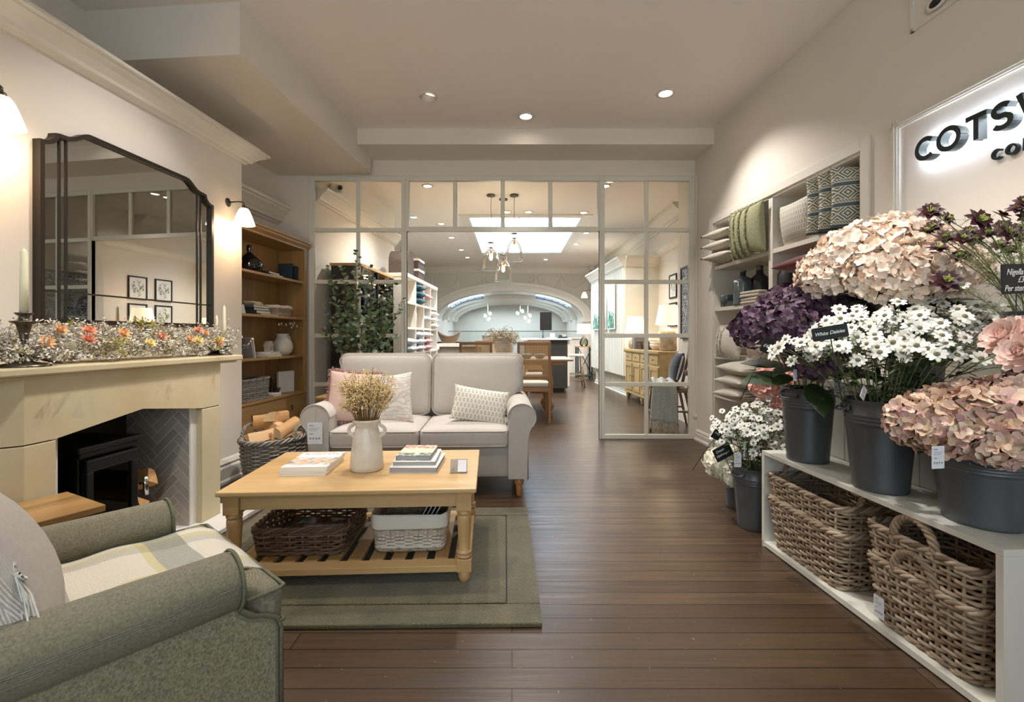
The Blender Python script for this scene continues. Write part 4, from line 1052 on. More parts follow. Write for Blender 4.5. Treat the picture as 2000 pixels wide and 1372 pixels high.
for sx in (-1, 1):
    for sy in (-1, 1):
        m = MB().box(sx*lx-.036, sx*lx+.036, sy*ly-.036, sy*ly+.036, th-.115, th-.03).box(sx*lx-.036, sx*lx+.036, sy*ly-.036, sy*ly+.036, .055, .115)
        m.lathe([(.02, 0), (.022, .0), (.03, .02), (.033, .055)], 20, c=(sx*lx, sy*ly))
        m.lathe([(.03, .115), (.037, .12), (.037, .128), (.03, .133), (.037, .138), (.037, .146), (.027, .15), (.029, .2), (.034, .29), (.034, .318), (.030, .322), (.036, .328), (.036, .338), (.029, .345), (.033, .347)], 20, c=(sx*lx, sy*ly))
        m.build('leg', TZ, ct, bevel=.002, seg=1)
sz = .085
for s_ in (-1, 1):
    MB().cb(0, s_*(ly-.0075), sz-.015, 2*lx, .075, .03).build('shelf_rail', TX, ct, bevel=.002); MB().cb(s_*(lx-.01), 0, sz-.015, .08, 2*ly-.08, .03).build('shelf_rail', TY, ct, bevel=.002)
m = MB()
for i in range(9):
    x = -lx+.05+.05+i*.1055
    MB().box(x-.033+.02, x+.033+.02, -ly+.04, ly-.04, sz-.018, sz-.001).build('shelf_slat', TY, ct)
CR = Matrix.Rotation(.05, 3, 'Z')
def tp(x, y, z): q = CR @ Vector((x, y, 0)); return (-.786+q.x, 2.521+q.y, z+.02)
# magazines
COVM = NT('magazine_cover_photo'); v = COVM.co()
sx_ = COVM.n('SeparateXYZ'); COVM.l(v, sx_.inputs[0])
n1 = COVM.n('TexNoise', i_Scale=9.0, i_Detail=2.0, i_Distortion=1.2); COVM.l(v, n1.inputs['Vector'])
x = COVM.ramp(n1.outputs['Fac'], [(.36, lin('8d8f8a')), (.46, lin('d9d4c8')), (.55, lin('cf9a72')), (.64, lin('f0ede6'))])
gr = COVM.n('MapRange', i_1=.03, i_2=.05); gr.inputs[3].default_value = 0; gr.inputs[4].default_value = 1
COVM.l(sx_.outputs['Y'], gr.inputs[0]); g2 = COVM.n('MapRange', i_1=-.12, i_2=-.10); g2.inputs[3].default_value = 1; g2.inputs[4].default_value = 0; COVM.l(sx_.outputs['Y'], g2.inputs[0])
mx = COVM.n('Math', operation='MAXIMUM'); COVM.l(gr.outputs[0], mx.inputs[0]); COVM.l(g2.outputs[0], mx.inputs[1])
COVM.l(COVM.mix(mx.outputs[0], x, lin('efeeea')), COVM.b.inputs['Base Color']); COVM.b.inputs['Roughness'].default_value = .35
GMG = 'magazines stacked at the left of the coffee table'
names_ = ['bottom', 'second from the bottom', 'third from the bottom', 'topmost']
for i in range(4):
    t = book('magazine', 'white magazine, %s%s' % (names_[i], ' of the stack left of the white vase' if i < 3 else ' of the stack, with a cover photo and printed title'), .235, .30, .0115, PAPER if i < 3 else COVM.m, tp(-.30+.003*i, .01+.004*math.sin(i*3), th+.0118*i), .055+.012*math.sin(i*2), GMG, cat='magazine', page=PAPER, soft=True)
    if i == 3: text('KINFOLK', .048, TR(-.095, .098, .0119), GREYINK, t, 'cover_title', space=1.25)
# vase and gypsophila
t = thing('vase', 'white crackled ceramic vase with two ring handles, in the middle of the coffee table', 'vase', (-.787, 2.50, .48), 0)
MB().lathe([(0, 0), (.082, 0), (.088, .006), (.088, .03), (.083, .09), (.074, .16), (.063, .215), (.058, .235), (.061, .247), (.070, .256), (.075, .262), (.076, .268), (.070, .272), (.062, .266), (.055, .25), (.05, .2), (0, .19)], 36).build('body', CERAM, t)
for s_ in (-1, 1):
    MB().tube([(s_*(.060+.030*math.sin(a*pi/10)*1.0+(.008 if 2 < a < 8 else 0)), 0, .252-.009*a*.95) for a in range(11)], [.010]*11, 10).build('handle', CERAM, t)
g = thing('dried_gypsophila', 'bunch of dried pale yellow gypsophila standing in the white vase on the coffee table', 'dried flowers', (-.787, 2.50, .70), 0)
R = random.Random(8); m = MB(); s = MB()
GYP = mat('dried_gyp_flower', 'ddc88c', .85, isl=['e8dab0', 'd6bd7c', 'efe5c4', 'c9a862', 'e2cf98']); GST = mat('golden_stem', '94713f', .85, isl=['8a6636', 'a88450', '7a5a30'])
def oct_(mb, c, r):
    c = Vector(c); mb.add([c+Vector(q)*r for q in ((1, 0, 0), (-1, 0, 0), (0, 1, 0), (0, -1, 0), (0, 0, 1), (0, 0, -1))], [(0, 2, 4), (2, 1, 4), (1, 3, 4), (3, 0, 4), (2, 0, 5), (1, 2, 5), (3, 1, 5), (0, 3, 5)])
for i in range(120):
    a = R.uniform(0, 2*pi); rr = math.sqrt(R.random()); e = Vector((math.cos(a)*.15*rr, math.sin(a)*.13*rr, R.uniform(.17, .36)-.07*rr))
    b0_ = Vector((math.cos(a)*.04*rr, math.sin(a)*.04*rr, 0)); mid = b0_.lerp(e, .5)+Vector((0, 0, .03))
    s.tube([b0_-Vector((0, 0, .12)), b0_, mid, e], .0014, 3, caps=False)
    for k in range(R.randint(5, 8)):
        tt = R.uniform(.45, 1); c_ = mid.lerp(e, (tt-.4)/.6); d = Vector((R.gauss(0, 1), R.gauss(0, 1), abs(R.gauss(0, .9)))).normalized()*R.uniform(.02, .05); q = c_+d
        s.tube([c_, q], .0007, 3, caps=False)
        for j in range(5): oct_(m, q+Vector((R.uniform(-1, 1), R.uniform(-1, 1), R.uniform(-1, 1)))*.011, R.uniform(.0026, .005))
tag(s.build('dry_stems', GST, g), kind='stuff'); tag(m.build('tiny_blossoms', GYP, g), kind='stuff')
# books right
GRYC = mat('grey_book_cloth', '8c8f95', .6); CRM = mat('cream_boards', 'e9e6df', .4)
GBK = 'books stacked at the right of the coffee table'
PG = mat('grey_page_edges', 'a9aaae', .7, c2='94969b', sc=300, stretch=(.02, .02, 1))
def cbook(label, w, d, h, cov, x, y, z, rz): return book('hardback_book', label, w, d, h, cov, tp(x, y, z), rz, GBK, page=PG)
cbook('large white hardback book, bottom of the stack right of the white vase', .25, .30, .032, CRM, .27, .03, th, -.01+pi/2*0)
cbook('grey edged hardback book in the middle of the stack on the coffee table', .225, .27, .024, CRM, .265, .04, th+.032, .03)
t = NT('patterned_book_cover'); v = t.co(); sp = t.n('SeparateXYZ'); t.l(v, sp.inputs[0])
nn = t.n('TexNoise', i_Scale=38.0, i_Detail=4.0); t.l(v, nn.inputs['Vector'])
mr = t.n('MapRange', i_1=-.12, i_2=.12); t.l(sp.outputs['Y'], mr.inputs[0]); mr.inputs[3].default_value = 0; mr.inputs[4].default_value = 1
bands = t.ramp(mr.outputs[0], [(.0, lin('6b7f7c')), (.22, lin('56685c')), (.3, lin('e4ddc0')), (.62, lin('d9cba2')), (.75, lin('a4675c')), (1, lin('c08c7c'))])
t.l(t.mix(t.ramp(nn.outputs['Fac'], [(.48, (0, 0, 0)), (.56, (.8, .8, .8))]), bands, lin('e7e0cc')), t.b.inputs['Base Color']); t.b.inputs['Roughness'].default_value = .4
cbook('smaller hardback book with a patterned landscape cover, topmost of the coffee table stack', .185, .24, .026, t.m, .262, .045, th+.056, -.01)
# price card
ac = thing('acrylic_card_holder', 'small clear acrylic card holder near the right front edge of the coffee table', 'card holder', tp(.50, -.13, th), .05)
MB().box(-.045, .045, -.003, .003, 0, .075, T=TR(0, 0, .001, rx=-.6)).build('acrylic_block', pane('acrylic_block', 'dfe6f2', 2), ac)
q = MB().box(-.005, .04, -.0042, -.0034, .006, .07, T=TR(0, 0, .001, rx=-.6)).build('card', CARD, ac)
m = MB()
for i in range(5): m.tube([(-.04+.007*i, -.0045, .068), (-.036+.007*i, -.0045, .035), (-.04+.003*i, -.0045, .012)], .0008, 4, T=TR(0, 0, .001, rx=-.6))
m.build('printed_pattern', GREYINK, q)
# baskets under the table
def basket(name, label, loc, rz, w, d, h, mtl, rows, tr, flare, **k):
    t = thing(name, label, 'basket', loc, rz); wicker(MB(), w, d, h, .045, rows, tr, flare, **k).build('woven_body', mtl, t); return t
bk = basket('tray_basket', 'low dark brown willow tray basket, on the left under the coffee table', tp(-.29, .02, .085), .05, .46, .48, .125, WICKD, 8, .0068, 1.07, N=84, amp=.007)
GLOSS = NT('glossy_magazine'); nz = GLOSS.n('TexNoise', i_Scale=7.0, i_Detail=3.0); GLOSS.l(GLOSS.co(), nz.inputs['Vector']); GLOSS.l(GLOSS.ramp(nz.outputs['Fac'], [(.38, lin('2b1d1c')), (.5, lin('5a2f26')), (.56, lin('8c8f94')), (.7, lin('1c1d22'))]), GLOSS.b.inputs['Base Color']); GLOSS.b.inputs['Roughness'].default_value = .12
for i in range(2):
    book('magazine', 'dark glossy magazine lying in the brown tray basket, %s' % ('underneath' if i == 0 else 'uppermost'), .3, .23, .012, GLOSS.m, tp(-.28+.02*i, .0+.02*i, .085+.03+.013*i), .1-.25*i, 'magazines in the brown tray basket', cat='magazine', soft=True)
bk = thing('lined_basket', 'small pale willow basket with a white folded cotton liner, under the coffee table, right', 'basket', tp(.255, -.045, .085), .05)
wicker(MB(), .37, .33, .15, .035, 16, .0048, 1.08, 84, amp=.0035, braid=False).build('woven_body', WICKL, bk)
lo = rrect(.385, .345, .045, 6); N = len(lo)
m = MB(); prf = [(1.0, .125, 0), (1.012, .135, 1), (1.01, .175, 1), (1.0, .195, 0), (.975, .195, 0), (.955, .17, 0), (.93, .03, 0)]
m.add([(x*k+.002*math.sin(i*2.7+j)*b_, y*k+.002*math.sin(i*1.9+j)*b_, z+.003*math.sin(i*.9+j)) for j, (k, z, b_) in enumerate(prf) for i, (x, y) in enumerate(lo)], [(j*N+i, j*N+(i+1) % N, (j+1)*N+(i+1) % N, (j+1)*N+i) for j in range(len(prf)-1) for i in range(N)], True)
m.prism([(x*.93, y*.93) for x, y in lo], .025, .03); m.build('cotton_liner', CREAMF, bk)
for i in range(4):
    t = book('paper_brochure', '%s brochure standing in the white lined basket under the coffee table' % ['dark green glossy', 'pale grey', 'light blue', 'rightmost blue'][i], .2, .22, .006, [mat('dark_green_gloss', '2d3a36', .15), GRYC, mat('light_blue_card', '9fb4cc', .4), mat('blue_card', '7f9cc0', .4)][i], tp(.31+.028*i, -.04, .085+.035), 0, 'brochures in the lined basket', cat='brochure', soft=True)
    t.rotation_euler = (Matrix.Rotation(.05, 3, 'Z') @ Matrix.Rotation(.5, 3, 'Y') @ Matrix.Rotation(pi/2, 3, 'Y') @ Matrix.Rotation(pi, 3, 'X')).to_euler(); t.location = tp(.345+.022*i-.05, -.03, .085+.12)
# ================================================================ armchair
ac = thing('armchair', 'olive green tweed armchair with scroll arms and a plaid throw on its seat, lower left', 'armchair', (-1.22, 1.235, 0), math.radians(140))
GP = mat('olive_piping', '6f7058', .9, c2='5a5b45', sc=200)
MB().rbox(.58, .80, .26, .03, 8, T=TR(0, -.02, .28)).build('base', GREEN, ac, weld=True)
cx_ = .305
for s_ in (-1, 1):
    prof = [(.40, .12), (-.43, .12), (-.43, .36), (-.42, .388), (-.39, .41), (-.35, .425), (-.325, .45), (-.315, .50), (-.315, .56), (.40, .56)]
    q = MB().prism(prof, s_*(cx_-.045), s_*(cx_+.055), 'x').build('arm', GREEN, ac, bevel=.016, seg=3, weld=True)
    MB().tube([(s_*(cx_+.052), y-.002, z) for y, z in prof[1:8]], .006, 6).tube([(s_*(cx_-.042), y-.002, z) for y, z in prof[1:8]], .006, 6).build('piping', GP, q)
    def sc(u, v, s_=s_):
        a = 2*pi*u; y = -.335+.76*v
        e = [0.0, .55, .9, 1][0:0]
        k = 1 if v > .035 else math.sqrt(max(0, 1-((.035-v)/.035)**2))
        r = .077*k
        return (s_*(cx_+.012)+r*math.cos(a)*1.08, y, .525+r*math.sin(a))
    vsl = [0, .004, .012, .022, .035, .3, .6, 1]
    m = MB(); n_ = 28
    m.add([sc(i/n_, v) for v in vsl for i in range(n_)], [(j*n_+i, j*n_+(i+1) % n_, (j+1)*n_+(i+1) % n_, (j+1)*n_+i) for j in range(len(vsl)-1) for i in range(n_)], True)
    m.build('arm_scroll', GREEN, q)
    MB().tube([(s_*(cx_+.012)+.079*math.cos(a*pi/12)*1.08, -.318, .525+.079*math.sin(a*pi/12)) for a in range(24)], .005, 6, closed=True).build('piping', GP, q)
def tee(p, c):
    if p.y > -.33 and abs(c[0]) > .7: p.x -= math.copysign(.095*min(1, (p.y+.33)/.03), c[0])*(abs(c[0])-.7)/.3
    return p
q = MB().rbox(.70, .86, .13, .04, 16, .03, fn=lambda p, c: Vector((0, 0, 0)) + (lambda r: r)(Vector((p.x-(math.copysign(.095, c[0])*(abs(c[0])-.6)/.4 if (p.y > -.335 and abs(c[0]) > .6) else 0), p.y, p.z))), T=TR(0, -.02, .415)).build('seat_cushion', GREEN, ac, weld=True)
bl = [(-.345, -.345), (-.345, -.43), (-.335, -.448), (.335, -.448), (.345, -.43), (.345, -.345)]
for zz in (.465, .365): MB().tube([(x, y, zz) for x, y in bl], .006, 6).build('piping', GP, q)
MB().rbox(.62, .2, .62, .06, 10, T=TR(0, .40, .58, rx=-.15)).build('backrest', GREEN, ac, weld=True)
for sx in (-1, 1):
    for sy in (-.36, .34): turned_foot(ac, sx*.27, sy, .15, BEECH, .028)
tagcard(ac, .09, .16, TR(.36, -.47, .43, rz=.5), name='paper_tag')
# plaid throw over the seat
t = NT('plaid_wool'); v = t.co(); sp = t.n('SeparateXYZ'); t.l(v, sp.inputs[0])
def band(sock, sc_, off, stops):
    m1 = t.n('Math', operation='MULTIPLY_ADD'); m1.inputs[1].default_value = sc_; m1.inputs[2].default_value = off; t.l(sock, m1.inputs[0])
    f = t.n('Math', operation='FRACT'); t.l(m1.outputs[0], f.inputs[0]); r = t.ramp(f.outputs[0], stops)
    r.node.color_ramp.interpolation = 'CONSTANT'; return r
b1 = band(sp.outputs['X'], 3.6, .1, [(0, lin('e8e4da')), (.42, lin('c9c6bd')), (.62, lin('d8cf9a')), (.72, lin('e8e4da'))])
b2 = band(sp.outputs['Y'], 3.3, .35, [(0, lin('ece8df')), (.3, lin('aeb0a8')), (.62, lin('e0d8a8')), (.7, lin('ece8df'))])
fz = t.n('TexNoise', i_Scale=160.0, i_Detail=3.0); t.l(v, fz.inputs['Vector'])
t.l(t.mix(1.0, b1, b2, 'MULTIPLY'), t.b.inputs['Base Color']); t.b.inputs['Roughness'].default_value = .95; t.b.inputs['Sheen Weight'].default_value = .5; t.bump(fz.outputs['Fac'], .003)
thr = thing('plaid_throw', 'soft cream, grey and yellow plaid throw spread over the armchair seat', 'throw', (-1.22, 1.235, 0), math.radians(140))
def thf(u, v):
    x = -.20+.42*u; y = -.44+.76*v
    z = .495+.03*(1-(x/.36)**2)*(1-((y+.02)/.43)**2) 
    if y < -.40: z -= (-.40-y)*.35
    return (x, y, z+.004*math.sin(x*23+y*9)+.004*math.sin(y*31))
MB().grid(thf, 24, 36).build('wool_cloth', t.m, thr, solid=.008)
KN = mat('oatmeal_knit', 'ebe3d9', .95, c2='d8cfc4', sc=200, bump=.002, kind='weave')
t = thing('tasselled_cushion', 'oatmeal knitted cushion with a white tassel at its corner, on the green armchair', 'cushion', (-1.235, 1.09, .665))
t.rotation_euler = (Matrix.Rotation(math.radians(140), 3, 'Z') @ Matrix.Rotation(-.42, 3, 'X') @ Matrix.Rotation(.12, 3, 'Y')).to_euler()
MB().pillow(.47, .46, .20, e=.5).build('cover', KN, t, weld=True)
m = MB(); R = random.Random(4)
bpy.context.view_layer.update(); Mi = t.matrix_world.inverted(); c0 = Mi @ P(28, 1122, .985); dn = (Mi.to_3x3() @ Vector((.25, .1, -1))).normalized()
for i in range(90):
    e = dn*(.10+R.random()*.05)+Vector((R.gauss(0, .014), R.gauss(0, .006), R.gauss(0, .014))); m.tube([c0, c0+e*.4+Vector((R.gauss(0, .008), -.006, R.gauss(0, .008))), c0+e], .0018, 4, caps=False)
for i in range(30):
    a = R.uniform(0, 6.28); m.tube([c0, c0+Vector((.035*math.cos(a), -.01, .022*math.sin(a)))], .003, 4, caps=False)
tag(m.build('tassel', mat('white_wool_tassel', 'e2ded6', .95), t), kind='stuff')
# side table by the fireplace
e1 = Vector((-.455, -.890)); e2 = Vector((-.905, .426)); c_ = Vector((-1.638, 1.866))+e1*.25+e2*.172
t = thing('side_table', 'rustic oak side table between the green armchair and the fireplace', 'side table', (c_.x, c_.y, 0), math.atan2(e1.y, e1.x))
RO_ = wood('rustic_oak', 'bd935d', '8f6b42', 'x', .7, .35, .15)
MB().box(-.25, .25, -.172, .172, .493, .52).build('tabletop', RO_, t, bevel=.003)
MB().box(-.21, .21, -.14, .14, .44, .493).build('apron', RO_, t)
for sx in (-.2, .2):
    for sy in (-.13, .13): MB().box(sx-.02, sx+.02, sy-.02, sy+.02, .032, .46).build('leg', OAKZ, t, bevel=.003)
# small table behind the sofa
t = thing('side_table', 'small oak table behind the left arm of the sofa, mostly hidden', 'side table', (-1.68, 4.60, 0), 0)
MB().box(-.2, .2, -.2, .2, .60, .62).box(-.19, .19, -.19, .19, .585, .60).build('tabletop', OAKX, t, bevel=.004)
MB().box(-.17, .17, -.17, .17, .52, .585).build('apron', OAKX, t)
for sx in (-.15, .15):
    for sy in (-.15, .15): MB().lathe([(.014, 0), (.018, .25), (.022, .5), (.022, .52)], 12, c=(sx, sy)).build('leg', OAKZ, t)
# ---- eucalyptus tree
t = thing('eucalyptus_tree', 'artificial eucalyptus tree with round grey-green leaves, behind the sofa before the glazed screen', 'plant', (-1.64, 5.0, 0), 0)
MB().lathe([(0, 0), (.12, 0), (.15, .05), (.165, .15), (.15, .26), (.14, .27), (.13, .26), (.13, .22), (0, .2)], 24).build('pot', WICKG, t)
EUL = mat('eucalyptus_leaf', '5c6c4c', .45, isl=['4a5d38', '6a7d52', '586c44', '8b9b7c', '9fae98', '43553a', '76885c'], spec=.5)
R = random.Random(21); s = MB(); lf = MB(); tw = MB()
tips = []
for i in range(5):
    a = i*1.3; b0_ = Vector((.03*math.cos(a), .03*math.sin(a), .2)); p1_ = Vector((.07*math.cos(a+.6), .05*math.sin(a), .75)); p2_ = Vector((.12*math.cos(a), .08*math.sin(a), 1.15))
    s.tube([b0_, p1_, p2_], [.011, .009, .006], 7); tips.append((p1_, p2_))
ends = [(-.42, 1.30, 0), (-.38, 1.52, 0), (-.33, 1.72, 0), (-.36, 1.98, .05), (-.18, 1.97, -.05), (-.10, 1.8, .08), (-.04, 2.14, 0), (.06, 2.0, .08), (.14, 1.86, -.08), (.16, 1.62, .05), (.27, 1.76, 0), (.36, 1.8, 0), (.33, 1.58, .06), (.36, 1.40, -.05), (.40, 1.22, .0), (.30, 1.1, .06), (.14, 1.3, -.15), (-.12, 1.35, -.17), (0, 1.55, -.15), (-.26, 1.2, -.1), (.2, 1.15, -.14), (-.14, 1.6, .12), (.04, 1.4, .14), (.3, 1.45, -.12), (-.25, 1.45, -.12), (.05, 1.2, -.2), (.46, 1.62, 0)]
for (ex, ez, ey) in ends:
    p1_, p2_ = min(tips, key=lambda q: (q[1]-Vector((ex, ey, ez))).length)
    st = p1_.lerp(p2_, R.uniform(.3, .9)); e = Vector((ex, ey, ez)); mid = st.lerp(e, .5)+Vector((ex*.10, 0, -.06+.05*R.random()))
    pts = [st.lerp(mid, k/4).lerp(mid.lerp(e, k/4), k/4) for k in range(5)]
    tw.tube(pts, [.0042, .0036, .003, .0022, .0012], 5)
    L = (e-st).length; n_ = int(L/.034)
    for k in range(n_):
        f = .12+.88*k/n_; q = pts[min(3, int(f*4))].lerp(pts[min(4, int(f*4)+1)], f*4-int(f*4)); d = (e-st).normalized()
        for sg in (0, 1):
            a = R.uniform(0, 2*pi); side = Vector((math.cos(a), math.sin(a), R.uniform(-.5, .5)))
            dd = (side+d*.4).normalized(); rr = R.uniform(.048, .068)*(1 if f < .85 else .7)
            tw.tube([q, q+dd*.016], .001, 3, caps=False)
            nrm = Vector((R.uniform(-1, 1), R.uniform(-1, 1), R.uniform(0, 1)))
            lf.leaf(q+dd*.014, dd, nrm, rr, rr*.82, .12, .15, seg=4)
s.build('trunk', TWIG, t); tw.build('branches', TWIG, t); tag(lf.build('leaves', EUL, t), kind='stuff')
# ================================================================ alcove shelving on the right wall
sv = thing('built_in_shelving', 'white built-in shelving with two bays of shelves, set into the right wall', 'shelving', RO, RZ)
ud = RF.u(1505, 0)
SD = .38
MB().box(U0, U1, SD, SD+.02, 0, ZT).build('back_panel', TRIM, sv)
for a, b_ in ((U0-.001, U0+.02), (U1-.02, U1+.001)): MB().box(a, b_, .0, SD, 0, ZT).build('side_panel', TRIM, sv)
MB().box(ud-.028, ud+.028, .0, SD, 0, ZT).build('divider', TRIM, sv, bevel=.002)
MB().box(U0, U1, .0, SD, ZT-.02, ZT).build('top_panel', TRIM, sv)
MB().box(U0, U1, .0, SD, 0, .14).build('plinth', TRIM, sv)
SZ = [.59, 1.0, 1.5, 1.94]
for z in SZ:
    MB().box(U0+.02, ud-.028, .002, SD, z-.038, z).build('shelf', TRIM, sv, bevel=.002)
    MB().box(ud+.028, U1-.02, .002, SD, z-.038, z).build('shelf', TRIM, sv, bevel=.002)
m = MB().box(U0-.07, U0, -.016, .0, 0, ZT+.07).box(U1, U1+.07, -.016, .0, 0, ZT+.07).box(U0, U1, -.016, .0, ZT, ZT+.07); m.build('architrave', TRIM, sv, bevel=.003)
m = MB()
for i in range(12):
    for zz in (.05, -.05): m.lathe([(.004, 0), (.004, -.002)], 6, T=TR(ud+.029, .06, 1.1+i*.1, ry=pi/2))
m.build('shelf_pin_holes', mat('pin_hole', '55524c', .9), sv)
def rp(u, v, z): q = RF.p(u, v); return (q.x, q.y, z)
BEIGE = mat('oatmeal_cotton', 'cfc7b9', .9, c2='c0b7a8', sc=90, bump=.0008)
def rcush(name, label, w, h, th, m, u, v, z, rot=(0, 0, 0), group=None, e=.45):
    t = thing(name, label, 'cushion', rp(u, v, z), 0, group)
    t.rotation_euler = (Matrix.Rotation(RZ, 3, 'Z') @ Matrix.Rotation(rot[2], 3, 'Z') @ Matrix.Rotation(rot[1], 3, 'Y') @ Matrix.Rotation(rot[0], 3, 'X')).to_euler()
    MB().pillow(w, h, th, e=e).build('cover', m, t, weld=True); return t
GC = 'beige cushions stacked on the top left shelf'
for i in range(3):
    t = rcush('cushion', '%s flat beige cushion with dark corner bobbles, top left shelf' % ['lowest', 'middle', 'uppermost'][i], .42, .42, .125, BEIGE, U0+.25, .06, 1.94+.07+.115*i, (pi/2, 0, .15), GC)
    MB().lathe([(0, -.012), (.010, -.006), (.012, 0), (.010, .006), (0, .012)], 10, T=TR(-.205, 0, .2)).build('corner_bobble', INK, t)
    MB().lathe([(0, -.012), (.010, -.006), (.012, 0), (.010, .006), (0, .012)], 10, T=TR(-.205, 0, -.2)).build('corner_bobble', INK, t)
SGRN = mat('sage_green_cotton', 'a3a384', .9, c2='93946f', sc=60, bump=.0008)
def fringed(name, label, u, v, z, w, h, col, fcol, lines, rot, nf=1500):
    t = rcush(name, label, w, h, .15, col, u, v, z, rot, e=.4)
    m = MB(); R = random.Random(9)
    for L_ in lines:
        for i in range(nf//len(lines)):
            x = L_*w/2; zz = R.uniform(-h/2, h/2); k = max(0, (1-(math.sin(L_*pi/2*.9))**2)*(1-(2*zz/h)**2))**.4
            y = -.075*k; p = Vector((x+R.uniform(-.004, .004), y+.004, zz))
            m.tube([p, p+Vector((R.uniform(-.016, .016), -R.uniform(.006, .022), -R.uniform(.0, .022)))], .0022, 3, caps=False)
    for i in range(nf//4):
        s_ = R.choice((0, 1, 2)); q = R.uniform(-.5, .5); p = Vector([(q*w, 0, -h/2*.97), (-w/2*.98, 0, q*h), (q*w, 0, h/2*.97)][s_]); d = Vector([(0, 0, -1), (-1, 0, 0), (0, 0, 1)][s_])
        m.tube([p, p+d*R.uniform(.01, .022)+Vector((R.uniform(-1, 1), R.uniform(-1, 1), 0))*.006], .0022, 3, caps=False)
    tag(m.build('fringe', fcol, t), kind='stuff'); return t
fringed('fringed_cushion', 'sage green cushion with vertical ruffled fringes, standing on the top left shelf', (RF.u(1430, -.06)+RF.u(1492, -.06))/2, -.06, 1.94+.21, .48, .44, SGRN, mat('sage_fringe', 'a8a686', .95, isl=['8d8d69', 'b3b191', '9b9a78']), [-.78, -.42, -.05, .33], (.06, 0, .05))
WAV = leafprint('grey_weave_cotton', 'd9d3c6', '8b8a80', 46, 26)
rcush('printed_cushion', 'white cushion with rows of small grey marks, standing on the top right shelf', .42, .34, .16, WAV, (RF.u(1520, .03)+RF.u(1605, .03))/2, .03, 1.94+.165, (.12, 0, -.05))
def geo(name):
    t = NT(name); v = t.co((1, 1, 1)); sp = t.n('SeparateXYZ'); t.l(v, sp.inputs[0])
    def mth(op, a, b=None):
        x = t.n('Math', operation=op)
        for i, q in enumerate((a, b)):
            if q is None: continue
            if isinstance(q, (int, float)): x.inputs[i].default_value = q
            else: t.l(q, x.inputs[i])
        return x.outputs[0]
    X_, Z_ = sp.outputs['X'], sp.outputs['Z']
    dx = mth('ABSOLUTE', mth('SUBTRACT', mth('FRACT', mth('ADD', mth('MULTIPLY', X_, 9.0), .5)), .5))
    zz = mth('FRACT', mth('MULTIPLY', mth('ADD', Z_, 1.0), 7.2)); dz = mth('ABSOLUTE', mth('SUBTRACT', zz, .33))
    dia = mth('FRACT', mth('MULTIPLY', mth('ADD', dx, mth('MULTIPLY', dz, 1.4)), 4.6))
    d = mth('GREATER_THAN', dia, .55); inb = mth('LESS_THAN', dz, .30)
    stripe = mth('MULTIPLY', mth('GREATER_THAN', zz, .66), mth('LESS_THAN', zz, .84))
    zig = mth('GREATER_THAN', mth('FRACT', mth('ADD', mth('MULTIPLY', X_, 60.0), mth('MULTIPLY', Z_, 60.0))), .5)
    zg = mth('MULTIPLY', mth('GREATER_THAN', zz, .88), zig)
    c = t.mix(mth('MULTIPLY', d, inb), lin('d6d0bb'), lin('5b625c'))
    c = t.mix(stripe, c, lin('55666c')); c = t.mix(zg, c, lin('6a6b62')); t.l(c, t.b.inputs['Base Color']); t.b.inputs['Roughness'].default_value = .9
    n = t.n('TexNoise', i_Scale=120.0); t.l(v, n.inputs['Vector']); t.bump(n.outputs['Fac'], .002); MATS[name] = t.m; return t.m
GEO = geo('diamond_woven_cotton')
for i, (pa, lab) in enumerate([(1605, 'diamond patterned blue and cream cushion on end, leftmost of three, top right shelf'), (1629, 'diamond patterned cushion on end, middle of three, top right shelf'), (1655, 'diamond patterned cushion on end, rightmost of three, top right shelf')]):
    t = rcush('patterned_cushion', lab, .40, .42, .12, GEO, RF.u(pa, 0)+.02, .10, 1.94+.205, (0, 0, 1.25), 'diamond patterned cushions on the top right shelf', e=.35)
# second shelf left: glass bottles and folded cloth
BG = mat('smoky_blue_glass', '48545a', .12, spec=.9, c2='39444a', sc=30, bump=.003)
def rthing(name, label, cat, u, v, z, group=None, rz=0): return thing(name, label, cat, rp(u, v, z), RZ+rz, group)
t = rthing('glass_bottle', 'blue grey glass bottle with a short neck, front of the second shelf, left bay', 'bottle', RF.u(1451, .06), .06, 1.5, 'blue grey bottles on the second shelf')
m = MB(); 
def bottle(mb, w, h, nk, nh):
    lo = rrect(w, w*.8, w*.25, 5)
    for k in range(1): 
        pr = [(.0, .0), (.96, .0), (1, .015), (1, h*.82), (.93, h*.92), (.6, h), (nk/w*2.2, h+.012)]
        vs = [(x*a, y*a, z) for a, z in pr for x, y in lo]; N = len(lo)
        mb.add(vs, [(j*N+i, j*N+(i+1) % N, (j+1)*N+(i+1) % N, (j+1)*N+i) for j in range(len(pr)-1) for i in range(N)], True)
    mb.lathe([(nk, h), (nk, h+nh), (nk*1.25, h+nh), (nk*1.25, h+nh+.015), (nk*.8, h+nh+.015), (nk*.8, h)], 18); return mb
bottle(MB(), .17, .27, .026, .05).build('glass_body', BG, t)
t = rthing('glass_bottle', 'darker round glass bottle behind the folded cloths on the second shelf', 'bottle', RF.u(1484, .2), .2, 1.5, 'blue grey bottles on the second shelf')
MB().lathe([(0, 0), (.095, 0), (.1, .02), (.1, .2), (.08, .26), (.035, .3), (.03, .36), (.036, .375), (.02, .375), (0, .3)], 26).build('glass_body', mat('deep_blue_glass', '22292e', .1, spec=.9), t)
t = rthing('glass_jar', 'short square smoky glass jar at the far end of the second shelf', 'jar', RF.u(1421, .06), .06, 1.5)
lo = rrect(.12, .11, .03, 5); N = len(lo); m = MB(); pr = [(.0, 0), (1, 0), (1, .11), (.97, .125), (.9, .125), (.88, .02), (0, .02)]
